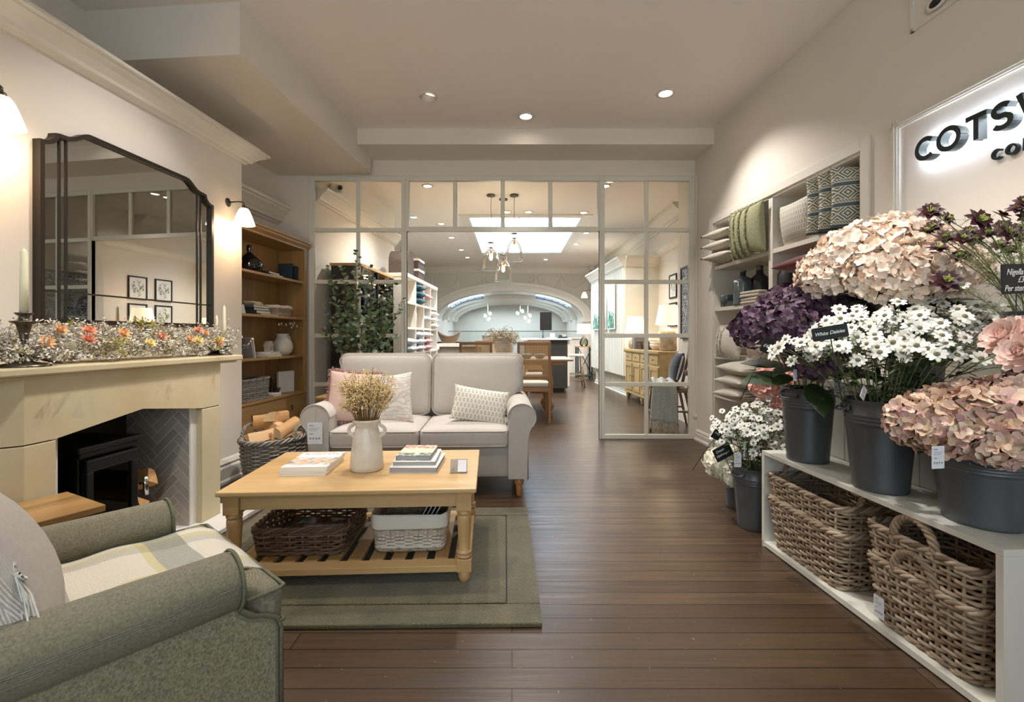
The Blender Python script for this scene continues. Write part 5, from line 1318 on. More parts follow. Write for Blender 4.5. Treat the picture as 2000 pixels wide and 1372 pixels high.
m.add([(x*a, y*a, z) for a, z in pr for x, y in lo], [(j*N+i, j*N+(i+1) % N, (j+1)*N+(i+1) % N, (j+1)*N+i) for j in range(len(pr)-1) for i in range(N)], True); m.build('glass_body', BG, t)
for i in range(2):
    t = rthing('folded_throw', '%s of two folded beige cloths on the second shelf, left bay' % ('lower' if i == 0 else 'upper'), 'folded cloth', RF.u(1482, .1), .10, 1.5+.062*i, 'folded beige cloths on the second shelf', .1*i)
    MB().rbox(.27, .22, .03, .014, 6, T=TR(0, 0, .016)).rbox(.265, .215, .028, .013, 6, T=TR(.003, 0, .045)).build('cloth', BEIGE, t, weld=False)
RED = mat('oxblood_velvet', '6b1f22', .8, sheen=.5)
for i, (px, z) in enumerate(((1572, 1.57), (1574, 1.76))):
    rcush('red_cushion', 'dark red cushion on the second shelf, %s one' % ('lower' if i == 0 else 'upper'), .40, .40, .13, RED, RF.u(px, .05)+.05, .07, z, (pi/2, 0.0 if i == 0 else -.1, .2), 'dark red cushions on the second shelf')
t = rthing('stoneware_vase', 'dark grey vase beside the red cushions on the second shelf', 'vase', RF.u(1543, .15), .12, 1.5)
MB().lathe([(0, 0), (.07, 0), (.085, .1), (.08, .22), (.05, .27), (.04, .3), (.045, .31), (.03, .31), (0, .28)], 22).build('body', mat('charcoal_stoneware', '3c3f42', .4), t)
fringed('fringed_cushion', 'cream cushion with rows of white fringe overhanging the third shelf, left bay', (RF.u(1388, -.12)+RF.u(1448, -.08))/2, -.06, 1.0+.15, .40, .30, mat('cream_linen', 'd6cec2', .9, sc=80, bump=.0008), mat('cream_fringe', 'ddd7cc', .95, isl=['cfc7bb', 'e8e3da', 'd9d2c7']), [-.9, -.55, -.15], (-.1, 0, .0), 1200)
SPECK = mat('speckled_cotton', 'd8cfc0', .9, c2='9c9384', sc=45)
rcush('speckled_cushion', 'speckled beige and brown cushion beside the cream fringed one, third shelf', .34, .16, .14, SPECK, RF.u(1480, .02), .03, 1.0+.085, (.1, 0, 0))
t = NT('ticking_stripe'); v = t.co(); w_ = t.n('TexWave', wave_type='BANDS', bands_direction='X', i_Scale=17.0); t.l(v, w_.inputs['Vector'])
t.l(t.ramp(w_.outputs['Fac'], [(.72, lin('dfd9cb')), (.86, lin('77746a'))]), t.b.inputs['Base Color']); t.b.inputs['Roughness'].default_value = .9; STRIPE = t.m
for i in range(3):
    rcush('striped_cushion', '%s cream cushion with grey ticking stripes in the stack on the fourth shelf' % ['lowest', 'middle', 'uppermost'][i], .46, .44, .145, STRIPE, (RF.u(1425, 0)+RF.u(1492, 0))/2+.03*i-.02, .02, .59+.07+.12*i, (pi/2+.03, .04*(i-1), 0), 'striped cushions stacked on the fourth shelf')
# ================================================================ wall panel with the backlit sign
SU = RF.u(1745, 0)
m = MB()
def frame_run(mb, u0, u1, z0, z1, w=.05):
    for a, b_, d_ in ((0, w, .014), (.008, w-.008, .022), (.02, .03, .028)):
        mb.box(u0+a, u0+b_, -d_, .0, z0, z1).box(u0, u1, -d_, 0, z1-b_, z1-a)
frame_run(m, SU-.0, SU+4, .75, 2.47)
struct(m.build('trim_13', TRIM, loc=RO, rz=RZ))
sg = thing('illuminated_sign', 'dark raised shop name lettering with white backlight, on the cream wall panel above the flowers', 'sign', RO, RZ)
SL = -.075
ub = RF.u(1787, SL); BZ = 2.148
SGN = mat('dark_green_metal', '27302f', .35, .4); HALO = emit('white_led_strip', 'dce9ff', 30)
def stroke(paths, w, d0, d1, u0, z0, sc, name, mt, parent):
    m = MB()
    for pts in paths:
        pts = [Vector(p)*sc for p in pts]; L = []; R_ = []
        for i, p in enumerate(pts):
            a = pts[i]-pts[i-1] if i > 0 else pts[1]-pts[0]; b_ = pts[i+1]-pts[i] if i < len(pts)-1 else a
            na = Vector((-a.y, a.x)).normalized(); nb = Vector((-b_.y, b_.x)).normalized(); n_ = (na+nb).normalized(); k = w/2/max(.5, n_.dot(na))
            L.append(p+n_*k); R_.append(p-n_*k)
        for i in range(len(pts)-1):
            q = [L[i], L[i+1], R_[i+1], R_[i]]; m.prism([(u0+p.x, z0+p.y) for p in q], d0, d1, 'y')
    return m.build(name, mt, parent)
def arcp(cx, cy, rx, ry, a0, a1, n=18): return [(cx+rx*math.cos(math.radians(a0+(a1-a0)*i/n)), cy+ry*math.sin(math.radians(a0+(a1-a0)*i/n))) for i in range(n+1)]
GL_ = {'C': ([arcp(.47, .5, .39, .41, 45, 315)], .9), 'O': ([arcp(.5, .5, .41, .41, 0, 360, 28)], 1.1), 'T': ([[(.02, .91), (.78, .91)], [(.4, .86), (.4, 0)]], .86),
       'S': ([arcp(.38, .70, .27, .22, 35, 250, 12)+arcp(.38, .29, .29, .22, 80, -150, 14)], .84), 'W': ([[(.03, 1), (.3, .08), (.56, .95), (.82, .08), (1.1, 1)]], 1.2),
       'L': ([[(.1, 1), (.1, .09), (.6, .09)]], .72), 'D': ([[(.1, .0), (.1, 1)], [(.1, .91), (.4, .91)]+arcp(.4, .5, .42, .41, 90, -90, 14)+[(.1, .09)]], .98),
       'M': ([[(.08, 0), (.08, .95), (.5, .3), (.92, .95), (.92, 0)]], 1.12), 'P': ([[(.1, 0), (.1, 1)], [(.1, .91), (.4, .91)]+arcp(.4, .66, .27, .25, 90, -90, 10)+[(.1, .41)]], .78),
       'A': ([[(.02, 0), (.45, .97), (.88, 0)], [(.22, .3), (.68, .3)]], .96), 'N': ([[(.1, 0), (.1, .93), (.82, .07), (.82, 1)]], 1.02), 'Y': ([[(.02, 1), (.42, .45), (.82, 1)], [(.42, .48), (.42, 0)]], .9)}
x = ub
for ch in 'COTSWOLD':
    p_, adv = GL_[ch]; S_ = .125
    q = stroke(p_, .024, SL, -.028, x, BZ, S_, 'letter', SGN, sg)
    stroke(p_, .012, -.030, -.024, x, BZ, S_, 'backlight', HALO, q)
    x += adv*S_*1.06
x = RF.u(1936, -.02)
for ch in 'COMPANY':
    p_, adv = GL_[ch]; stroke(p_, .0085, -.022, -.004, x, 2.035, .052, 'letter', SGN, sg); x += adv*.052*1.25
# access panel and camera high on the wall
pu = RF.u(1781, 0)
m = MB(); zt, zb = 3.33, RF.z(66, pu, 0)
for a, b_, c_, d_ in ((pu, pu+.9, zb, zb+.02), (pu, pu+.02, zb, zt), (pu, pu+.9, zt-.02, zt)): m.box(a, b_, -.012, 0, c_, d_)
m.box(pu+.02, pu+.9, -.006, 0, zb+.02, zt-.02); ap = m.build('wall_access_panel', TRIM, loc=RO, rz=RZ); tag(ap, 'flat white framed access panel high on the right wall, above the sign', 'wall panel')
cu = RF.u(1828, -.02); t = thing('wall_speaker', 'small dark oval fitting on the white access panel, at the top right', 'wall fitting', rp(cu, -.012, RF.z(4, cu, -.02)), RZ)
MB().lathe([(.035, 0), (.04, .006), (.03, .014), (.02, .008), (0, .006)], 22, sx=1.6, T=rotm(rx=pi/2)).build('bezel', TRIM, t); MB().lathe([(.026, .010), (0, .012)], 22, sx=1.7, T=rotm(rx=pi/2)).build('grille', INK, t)
# ================================================================ bench, plinth and baskets
BF = Fr((1.435, 2.647), RZ)
def bq(u, v, z): q = BF.p(u, v); return (q.x, q.y, z)
BPAINT = mat('pale_grey_paint', 'd3d1c6', .5)
bn = thing('display_bench', 'low open white display bench holding wicker baskets below and flower buckets on top', 'bench', (1.435, 2.647, 0), RZ)
BL, BDp, BH = 1.238, .30, .545
MB().box(0, BL, 0, BDp, BH-.022, BH).build('top_board', BPAINT, bn, bevel=.001)
MB().box(0, BL, 0, BDp+.2, .006, .03).build('bottom_board', BPAINT, bn)
MB().box(0, .022, 0, BDp+.2, 0, BH-.022).build('end_panel', BPAINT, bn); MB().box(BL-.022, BL, 0, BDp+.2, 0, BH-.022).build('end_panel', BPAINT, bn)
MB().box(.022, BL-.022, BDp+.18, BDp+.2, .03, BH-.022).build('back_panel', mat('bench_shade_black', '222120', .8), bn)  # near-black panel: shade behind the baskets is put into its colour
pl = thing('display_plinth', 'taller white boarded plinth behind the low bench, carrying the peach hydrangeas', 'plinth', (1.435, 2.647, 0), RZ)
m = MB().box(.1, 1.36, BDp+.21, .83, 0, .93)
m.build('carcass', BPAINT, pl)
MB().box(.08, 1.38, BDp+.004, .835, .93, .955).build('top_board', BPAINT, pl)
m = MB()
for i in range(9): m.box(.1+i*.14, .1+i*.14+.134, BDp+.004, BDp+.02, BH, .93)
m.build('boarding', BPAINT, pl, bevel=.001)
def rect_basket(label, u, v, z, w, d, h, handles, grp, rows=14, rz=0):
    t = thing('rattan_basket', label, 'basket', bq(u, v, z), RZ+rz, grp)
    wicker(MB(), w, d, h, .045, rows, .0072, 1.16, N=90, amp=.0075).build('woven_body', WICK, t)
    for hx, ax in handles:
        if ax == 'y': rope_handle((hx*w/2, 0, h-.02), .17, .11, 'y', r=.0075).build('rope_handle', WICK, t)
        else: rope_handle((0, hx*d/2, h-.02), .17, .12, 'x', r=.0085).build('rope_handle', WICK, t)
    return t
GBK = 'grey rattan baskets stacked under the display bench'
rect_basket('long grey rattan basket, lower of the far stack under the bench', .305, .19, .032, .54, .36, .255, [], GBK)
rect_basket('long grey rattan basket with end handles, nested on top in the far stack', .305, .19, .165, .54, .36, .245, [(-.97, 'y'), (.97, 'y')], GBK, 13)
rect_basket('grey rattan basket with an arched rope handle, lower of the near stack under the bench', .925, .20, .032, .44, .37, .25, [(-1, 'x')], GBK)
nb = rect_basket('grey rattan basket with a tall rope handle, topmost of the near stack', .925, .20, .165, .44, .37, .25, [(-1, 'x')], GBK, 13)
tagcard(bpy.data.objects['rattan_basket.002'], .045, .085, TR(-.13, -.205, .12, rz=.05), name='price_tag', string=[(-.13, -.203, .12), (-.135, -.20, .2), (-.13, -.19, .24)])
# ================================================================ buckets
def bucket(label, x, y, z, r0, r1, h, hand=0, group='grey metal flower buckets'):
    t = thing('flower_bucket', label, 'bucket', (x, y, z), hand, group)
    pr = [(0, .006), (r0*.94, .006), (r0*.96, 0), (r0, .002), (r0+.002, .01)]
    R_ = lambda f: r0+(r1-r0)*f
    for f in (.1, .3, .5, .70): pr.append((R_(f), h*f))
    for f in (.745, .785, .825): pr += [(R_(f-.014), h*(f-.014)), (R_(f)+.0045, h*f), (R_(f+.014), h*(f+.014))]
    pr += [(R_(.97), h*.97), (r1+.001, h*.985), (r1+.005, h*.992), (r1+.004, h), (r1-.002, h*.995), (R_(.6)-.004, h*.6), (r0-.004, .02), (0, .02)]
    MB().lathe(pr, 44).build('metal_body', ZINC, t)
    for s_ in (1, -1):
        MB().tube([(s_*(r1*.975+.003+.028*math.sin(pi*i/10)), .045*math.cos(pi*i/10), h*.9-.012*math.sin(pi*i/10)) for i in range(11)], .0045, 8).cb(s_*(r1*.975+.001), 0, h*.9, .006, .1, .02).build('side_handle', ZINC, t)
    return t
BKT = [('grey metal bucket of purple hydrangeas, far end of the bench top', 1.565, 2.44, BH, .096, .125, .385, .3),
       ('grey metal bucket of white daisies, in the middle of the bench top', 1.585, 1.985, BH, .099, .131, .385, pi-.35),
       ('wide low grey metal bucket of mauve hydrangeas, near end of the bench top', 1.665, 1.63, BH, .108, .142, .26, .9),
       ('grey metal bucket of white daisies standing on the floor at the end of the bench', 1.525, 2.90, 0, .095, .128, .385, .3),
       ('small grey metal bucket of cream hydrangeas on the floor behind the daisies', 1.60, 3.24, 0, .085, .105, .27, .3),
       ('grey metal bucket of pink carnations hidden behind the purple hydrangeas', 1.90, 3.0, 0, .1, .13, .40, .3),
       ('grey metal bucket of peach hydrangeas on the tall plinth', 1.97, 2.25, .955, .1, .13, .34, .3),
       ('grey metal bucket of dark nigella flowers on the tall plinth', 2.02, 1.75, .955, .09, .12, .34, .3),
       ('grey metal bucket of pale pink peonies at the near end of the tall plinth', 2.08, 1.48, .955, .08, .09, .12, .3)]
BK = [bucket(*b_) for b_ in BKT]
# ================================================================ flowers
def floret_head(seed, R0, n, ps, cup=.35, flat=.85, petals=4, curl=.15, jitter=.5, dome=-.35, wide=1.0):
    q = random.Random(seed); m = MB(); ga = pi*(3-math.sqrt(5))
    for i in range(n):
        zc = 1-(1-dome)*(i+.5)/n; rr = math.sqrt(max(0, 1-zc*zc)); a = ga*i
        nrm = Vector((rr*math.cos(a), rr*math.sin(a), zc))
        c = Vector((nrm.x, nrm.y, nrm.z*flat))*R0*(1+q.uniform(-.13, .09)); nn = (nrm+Vector((q.uniform(-1, 1), q.uniform(-1, 1), q.uniform(-1, 1)))*jitter*.7).normalized()
        t1 = nn.orthogonal().normalized(); t2 = nn.cross(t1); a0 = q.uniform(0, 2*pi); s_ = ps*q.uniform(.8, 1.15)
        for k in range(petals):
            b_ = a0+2*pi*k/petals; d = (t1*math.cos(b_)+t2*math.sin(b_)+nn*cup).normalized()
            m.leaf(c+d*.001, d, nn, s_, s_*.95*wide, .25, curl, seg=3, tip=False)
    return m
def leafblade(m, p, d, L, w, nrm=(0, 0, 1), curl=.35): m.leaf(p, d, nrm, L, w, -.18, curl, seg=7)
def stem_pts(b_, e, bend=.05, n=6):
    b_ = Vector(b_); e = Vector(e); c = Vector((b_.x*.6+e.x*.4, b_.y*.6+e.y*.4, e.z*.75+b_.z*.25)); out = []
    for i in range(n+1):
        t = i/n; out.append(b_*(1-t)**2+c*2*t*(1-t)+e*t*t)
    return out
def place_head(mesh_obj, name, label, cat, head, base, grp, stemm, mtl, hn='flower_head', leaves=2, lmat=LEAFD, ll=.13, sc=1, tilt=None, sr=.004, seed=0):
    q = random.Random(seed*7+3)
    t = thing(name, label, cat, base, 0, grp); b_ = Vector(base); h = Vector(head)-b_
    pts = stem_pts((0, 0, 0), h)
    MB().tube(pts, sr, 6).build('stem', stemm, t)
    o = mesh_obj.copy() if mesh_obj.users_collection else mesh_obj
    COL.objects.link(o) if not o.users_collection else None
    o.name = hn; o.parent = t; o.location = h; o.scale = (sc,)*3
    d = Vector((h.x*.9, h.y*.9, max(.12, h.z))).normalized() if tilt is None else Vector(tilt).normalized()
    e = d.to_track_quat('Z', 'Y').to_matrix() @ Matrix.Rotation(q.uniform(0, 6.28), 3, 'Z'); o.rotation_euler = e.to_euler()
    for k in range(leaves):
        m = MB(); f = q.uniform(.45, .85); p = pts[int(f*6)]; a = q.uniform(0, 2*pi)
        leafblade(m, p, (math.cos(a), math.sin(a), q.uniform(-.1, .5)), ll*q.uniform(.8, 1.2), ll*.6); m.build('leaf', lmat, t)
    return t
def head_at(px, py, Y): return P(px, py, Y)
def inb(i, s_=.05): b_ = BKT[i]; q = random.Random(i*31+int(s_*1000)); return b_
def bouquet(idx, heads, protos, mtl, names, cat, grp, stemm=STEMG, hn='flower_head', leaves=2, ll=.13, R0=.13, lmat=LEAFD, sr=.004, bs=.5):
    lab, bx_, by_, bz_, r0, r1, h, _ = BKT[idx]
    for i, (px, py, Y, r, lb) in enumerate(heads):
        hp = head_at(px, py, Y); a = math.atan2(hp.y-by_, hp.x-bx_)
        d = min(r0*bs, math.hypot(hp.x-bx_, hp.y-by_)*.3)
        base = (bx_+d*math.cos(a), by_+d*math.sin(a), bz_+h*.55)
        tl = Vector((hp.x-bx_, hp.y-by_, (hp.z-bz_-h)*1.1+.1)); tl = tl.normalized()+Vector((-.25, -.35, .1))
        place_head(protos[i % len(protos)], names, lb, cat, hp, base, grp, stemm, mtl, hn, leaves, lmat, ll, r/R0, tl, sr, seed=i+idx*20)
def protos(fn, mtl, k):
    out = []
    for i in range(k):
        o = fn(i).build('p', mtl); COL.objects.unlink(o); out.append(o)
    return out
def labs(kind, pos): return ['%s, %s' % (kind, p) for p in pos]
# purple hydrangeas
PUR = mat('purple_hydrangea_petal', '4d3448', .6, isl=['3a2438', '5a3d56', '2f1f30', '6b4a64', '48324a', '7d6160', '3d2a40'])
pp = protos(lambda i: floret_head(i+1, .13, 115, .030, .5, .85, 4, .2, 1.0), PUR, 3)
pos = ['at the far left edge of the bunch', 'second from the left edge', 'low in the middle above the big leaves', 'at the top middle of the bunch', 'at the top right, under the peach heads', 'right of the middle, behind the white daisies', 'low right, beside the daisy sign', 'upper left of the bunch', 'behind the daisies at the far right']
hs = [(1478, 640, 2.42, .115), (1535, 640, 2.30, .125), (1592, 690, 2.22, .125), (1570, 592, 2.42, .125), (1622, 588, 2.5, .12), (1625, 640, 2.35, .12), (1560, 665, 2.22, .09), (1522, 600, 2.5, .11), (1655, 612, 2.45, .10)]
bouquet(0, [h+(l,) for h, l in zip(hs, labs('purple hydrangea head', pos))], pp, PUR, 'purple_hydrangea', 'flower', 'purple hydrangeas in the far bench bucket', leaves=2, ll=.17, R0=.13)
BIGL = mat('hydrangea_leaf', '31401f', .5, c2='25331a', sc=18, bump=.002)
for k, (px, py, Y, d, L) in enumerate([(1545, 735, 2.35, (-1, -.2, .15), .26), (1590, 750, 2.25, (-.3, -.9, -.35), .22), (1640, 720, 2.3, (.6, -.5, .0), .2), (1530, 712, 2.45, (-.9, .3, .25), .2)]):
    ps_ = [o for o in bpy.data.objects if o.name.startswith('purple_hydrangea') and o.parent is None][k]
    m = MB(); p = P(px, py, Y)-Vector(ps_.location); leafblade(m, p, d, L, L*.55, (0, -.5, 1), .3); m.build('leaf', BIGL, ps_)
# peach hydrangeas
PEA = mat('peach_hydrangea_petal', 'efdcc8', .6, isl=['f1e0cd', 'f5e9da', 'ecd0b8', 'f2e2d0', 'e8c2a8', 'f4e6d6', 'f0dac4'])
pp = protos(lambda i: floret_head(i+11, .15, 170, .031, .6, .8, 4, .12, 1.0), PEA, 3)
pos = ['lowest head at the far left', 'second head from the left', 'top left of the bunch', 'top middle of the bunch', 'top right, beside the dark nigella', 'middle of the bunch, below the top heads', 'lower middle, above the daisies', 'right of the bunch behind the nigella', 'far right behind the nigella stems', 'upper right corner']
hs = [(1613, 532, 2.3, .125), (1655, 500, 2.25, .14), (1705, 480, 2.35, .15), (1760, 478, 2.25, .15), (1800, 490, 2.3, .14), (1720, 530, 2.1, .14), (1775, 532, 2.05, .135), (1838, 530, 2.05, .12), (1868, 520, 2.1, .11), (1730, 468, 2.45, .14)]
bouquet(6, [h+(l,) for h, l in zip(hs, labs('peach hydrangea head', pos))], pp, PEA, 'peach_hydrangea', 'flower', 'peach hydrangeas on the plinth', leaves=3, ll=.18, R0=.15)
# mauve hydrangeas, large petals
MAU = mat('mauve_hydrangea_petal', 'dcbcae', .55, isl=['e6d2ba', 'd6b59c', 'caa192', 'ecdcc8', 'c6a684', 'dcbbae', 'bb8d8b', 'e4ccb0'])
pp = protos(lambda i: floret_head(i+21, .12, 85, .040, .65, .8, 4, .2, 1.0), MAU, 3)
pos = ['leftmost head, overhanging the bucket', 'upper left of the bunch', 'top middle of the bunch', 'top right of the bunch', 'low in front of the bucket rim', 'middle of the bunch', 'right of the middle', 'rightmost head cut by the picture edge', 'low right, hanging over the bucket', 'upper right corner of the bunch', 'lower left, above the price tag']
hs = [(1785, 822, 1.62, .075), (1828, 806, 1.68, .09), (1885, 795, 1.75, .10), (1950, 790, 1.7, .10), (1860, 838, 1.52, .085), (1905, 826, 1.5, .10), (1960, 830, 1.47, .10), (2010, 822, 1.5, .10), (1965, 862, 1.42, .075), (2005, 785, 1.75, .10), (1820, 842, 1.57, .07)]
bouquet(2, [h+(l,) for h, l in zip(hs, labs('mauve pink hydrangea head', pos))], pp, MAU, 'mauve_hydrangea', 'flower', 'mauve hydrangeas in the near bench bucket', leaves=1, ll=.1, R0=.12)
# cream hydrangeas, carnations, peonies
CRE = mat('cream_hydrangea_petal', 'ece8cf', .6, isl=['f2eeda', 'e6e2c4', 'f6f3e6', 'dcdab8'])
pp = protos(lambda i: floret_head(i+31, .10, 70, .032, .2, .85, 4, .2, .5), CRE, 2)
bouquet(4, [(1405, 902, 3.1, .095, 'cream hydrangea head, lowest and furthest left, by the floor'), (1432, 925, 3.02, .085, 'cream hydrangea head touching the floor bucket of daisies'), (1428, 890, 3.3, .08, 'cream hydrangea head behind the small chalk sign')], pp, CRE, 'cream_hydrangea', 'flower', 'cream hydrangeas by the floor', leaves=1, ll=.1, R0=.10)
CAR = mat('coral_carnation_petal', 'eaa595', .65, isl=['f2bfb2', 'eaa99c', 'f5cdc0', 'ecb3a6'])
pp = protos(lambda i: floret_head(i+41, .10, 120, .030, .7, .9, 3, -.1, .7), CAR, 2)
bouquet(5, [(1503, 750, 2.9, .095, 'coral pink carnation head beside the striped cushions'), (1538, 782, 2.85, .085, 'coral pink carnation head, the lower one, behind the metal bucket'), (1532, 735, 3.1, .08, 'coral pink carnation head at the back, under the purple hydrangeas')], pp, CAR, 'pink_carnation', 'flower', 'coral pink carnations', leaves=0, R0=.10)
PEO = mat('pale_pink_peony_petal', 'eec2b4', .6, isl=['f4d8cd', 'efc8bb', 'f8e4db', 'ecbfb0'])
def peony(i):
    q = random.Random(i); m = MB()
    for ring in range(6):
        el = 1.45-ring*.30; n_ = 6+ring
        for k in range(n_):
            a = 2*pi*k/n_+ring*.4+q.uniform(-.1, .1); d = Vector((math.cos(a)*math.cos(el), math.sin(a)*math.cos(el), math.sin(el)))
            m.leaf(d*.012*ring, d, Vector((-math.cos(a)*.5, -math.sin(a)*.5, 1)), .075+.006*ring, .075, .35, -.30, seg=6, tip=False)
    return m
pp = protos(peony, PEO, 2)
bouquet(8, [(1968, 660, 1.62, .075, 'large pale pink peony head at the right edge'), (1998, 690, 1.5, .065, 'pale pink peony head below, cut by the right edge'), (2008, 645, 1.7, .075, 'pale pink peony head behind, cut by the right edge')], pp, PEO, 'pink_peony', 'flower', 'pale pink peonies', leaves=1, R0=.15)
# ---- daisies
DW = mat('white_daisy_petal', 'ecebe2', .6, isl=['f2f1ea', 'e6e5da', 'f6f5f0', 'dedccf']); DC = mat('daisy_centre', '6f6a52', .9, c2='8b8664', sc=200)
def daisy(seed):
    q = random.Random(seed); m = MB()
    for k in range(9):
        a = 2*pi*k/9+q.uniform(-.08, .08); m.leaf((.004*math.cos(a), .004*math.sin(a), .001), (math.cos(a), math.sin(a), q.uniform(.0, .3)), (0, 0, 1), .0235, .0145, .12, .15, seg=3, tip=False)
    m.m = 1; m.lathe([(.0085, .001), (.008, .004), (.005, .0065), (0, .0075)], 10, caps=False); m.m = 0
    return m
dp = []
for i in range(3):
    o = daisy(i).build('p', [DW, DC]); COL.objects.unlink(o); dp.append(o)
def daisies(idx, nst, ell, lab, grp, per, seed, sc=1.0):
    """ell: centre px,py,Y and half extents (m) of the cloud of flowers"""
    l_, bx_, by_, bz_, r0, r1, h, _ = BKT[idx]; q = random.Random(seed); c = P(*ell[:3]); ex, ey, ez = ell[3:]
    for i in range(nst):
        a = 2*pi*i/nst*2.399*nst/ (2*pi) if False else i*2.39996; rr = math.sqrt((i+.5)/nst)
        e = Vector((c.x+ex*rr*math.cos(a), c.y+ey*rr*math.sin(a), c.z+ez*(1-rr**2)*1.0-ez*.55*rr*(.6+.8*q.random())))
        base = Vector((bx_+r0*.6*rr*math.cos(a), by_+r0*.6*rr*math.sin(a), bz_+h*.5))
        hz_ = ('far left' if e.x < c.x-ex*.55 else 'left' if e.x < c.x-ex*.15 else 'middle' if e.x < c.x+ex*.15 else 'right' if e.x < c.x+ex*.55 else 'far right')+(' front' if e.y < c.y-ey*.3 else ' back' if e.y > c.y+ey*.3 else '')
        t = thing('daisy_spray', lab+', '+hz_+' of the bunch', 'flower', base, 0, grp)
        pts = stem_pts((0, 0, 0), e-base); s = MB().tube(pts, .0022, 5); lf = MB()
        for k in range(per):
            dz = Vector((q.gauss(0, .045), q.gauss(0, .045), q.gauss(.0, .035))); f = e-base+dz
            s.tube([pts[4], (pts[4]+f)/2+Vector((0, 0, .01)), f], .0012, 4)
            o = dp[q.randrange(3)].copy(); COL.objects.link(o); o.name = 'daisy_bloom'; o.parent = t; o.location = f; g_ = sc*q.uniform(.85, 1.25); o.scale = (g_,)*3
            nd = Vector(((e.x-c.x)*2.2-.35, (e.y-c.y)*2.2-.55, .75))+Vector((q.gauss(0, .35), q.gauss(0, .35), q.gauss(0, .2)))
            o.rotation_euler = nd.to_track_quat('Z', 'Y').to_euler()
        for k in range(16):
            f = q.uniform(.3, .98); p = pts[min(5, int(f*6))].lerp(pts[min(6, int(f*6)+1)], f*6-int(f*6)); aa = q.uniform(0, 6.28)
            lf.leaf(p, (math.cos(aa), math.sin(aa), q.uniform(-.2, .6)), (0, 0, 1), q.uniform(.04, .085), q.uniform(.014, .026), .2, .3, seg=3)
        s.build('stem', STEMG, t); tag(lf.build('leaves', LEAFM, t), kind='stuff')
daisies(1, 32, (1738, 662, 1.98, .41, .28, .12), 'white daisy spray in the middle bench bucket', 'white daisy sprays in the middle bench bucket', 7, 3)
daisies(1, 6, (1870, 615, 1.95, .18, .12, .05), 'white daisy spray reaching right under the dark nigella', 'white daisy sprays reaching right', 5, 8)
daisies(3, 24, (1478, 835, 2.9, .235, .2, .15), 'white daisy spray in the floor bucket', 'white daisy sprays in the floor bucket', 8, 5, .85)
# ---- dark nigella
NIG = mat('burgundy_petal', '3d1a20', .5, isl=['2b1117', '4a2028', '38161d', '5a2a33']); NC = mat('lime_stamen', 'b5bd62', .7)
def nig(seed):
    q = random.Random(seed); m = MB()
    for ring in range(2):
        for k in range(7-ring):
            a = 2*pi*k/(7-ring)+ring*.4; m.leaf((.003*math.cos(a), .003*math.sin(a), .002*ring), (math.cos(a), math.sin(a), .15+.45*ring+q.uniform(-.1, .1)), (0, 0, 1), .036-.008*ring, .021, .25, .1, seg=4)
    m.m = 1
    for k in range(14):
        a = q.uniform(0, 6.28); r_ = q.uniform(.002, .010); m.tube([(r_*.5*math.cos(a), r_*.5*math.sin(a), .002), (r_*1.3*math.cos(a), r_*1.3*math.sin(a), .017)], .0013, 4)
    m.m = 0; return m
npr = []
for i in range(3):
    o = nig(i).build('p', [NIG, NC]); COL.objects.unlink(o); npr.append(o)
FEA = mat('feathery_green', '7c8353', .7, isl=['6d7546', '8d9362', '5d663c', '9aa070'])
NL = [(310, 135), (440, 190), (690, 205), (870, 170), (1015, 115), (275, 290), (335, 255), (440, 340), (565, 345), (370, 430), (540, 490), (430, 685), (620, 300), (765, 310), (655, 355), (930, 300), (1005, 270), (940, 440), (880, 260), (1060, 180), (1080, 330), (860, 400), (1000, 350), (1050, 60)]
q = random.Random(4); l_, bx_, by_, bz_, r0, r1, h, _ = BKT[7]
for i, (cx__, cy__) in enumerate(NL):
    px, py = 1740+cx__/4.035, 380+cy__/4.035; Y = 1.72+.16*q.random()-(.18 if i == 11 else 0); hp = P(px, py, Y)
    base = Vector((bx_+q.uniform(-.05, .05), by_+q.uniform(-.05, .05), bz_+h*.5)); t = thing('nigella_stem', ('dark burgundy nigella flower, %s of its bunch, %s' % ('left part' if px < 1850 else 'middle' if px < 1925 else 'right part', 'in the top row' if py < 435 else 'in the second row' if py < 458 else 'half way down' if py < 480 else 'low down')) if i not in (0, 4, 11) else {0: 'dark burgundy nigella flower furthest to the upper left of its bunch', 4: 'large dark nigella flower at the top right edge', 11: 'lowest dark nigella flower, hanging in front of the peach hydrangeas'}[i], 'flower', base, 0, 'dark nigella flowers at the upper right')
    pts = stem_pts((0, 0, 0), hp-base); MB().tube(pts, .0018, 5).build('stem', STEMG, t)
    o = npr[i % 3].copy(); COL.objects.link(o); o.name = 'nigella_bloom'; o.parent = t; o.location = hp-base
    nd = Vector((q.uniform(-.7, .3), -.6+q.uniform(-.3, .3), q.uniform(.2, 1))); o.rotation_euler = nd.to_track_quat('Z', 'Y').to_euler(); g_ = q.uniform(.9, 1.2)*(1.25 if i in (4, 2, 11) else .95); o.scale = (g_,)*3
    m = MB()
    for k in range(26):
        f = q.uniform(.35, 1.0); p = pts[min(5, int(f*6))].lerp(pts[min(6, int(f*6)+1)], f*6-int(f*6)); d = Vector((q.uniform(-1, 1), q.uniform(-1, 1), q.uniform(-.1, 1))).normalized()*q.uniform(.02, .05)
        m.tube([p, p+d], .0008, 3, caps=False)
        for j in range(3): m.tube([p+d*.5, p+d*.7+Vector((q.uniform(-1, 1), q.uniform(-1, 1), q.uniform(-1, 1)))*.018], .0006, 3, caps=False)
    tag(m.build('feathery_leaves', FEA, t), kind='stuff')
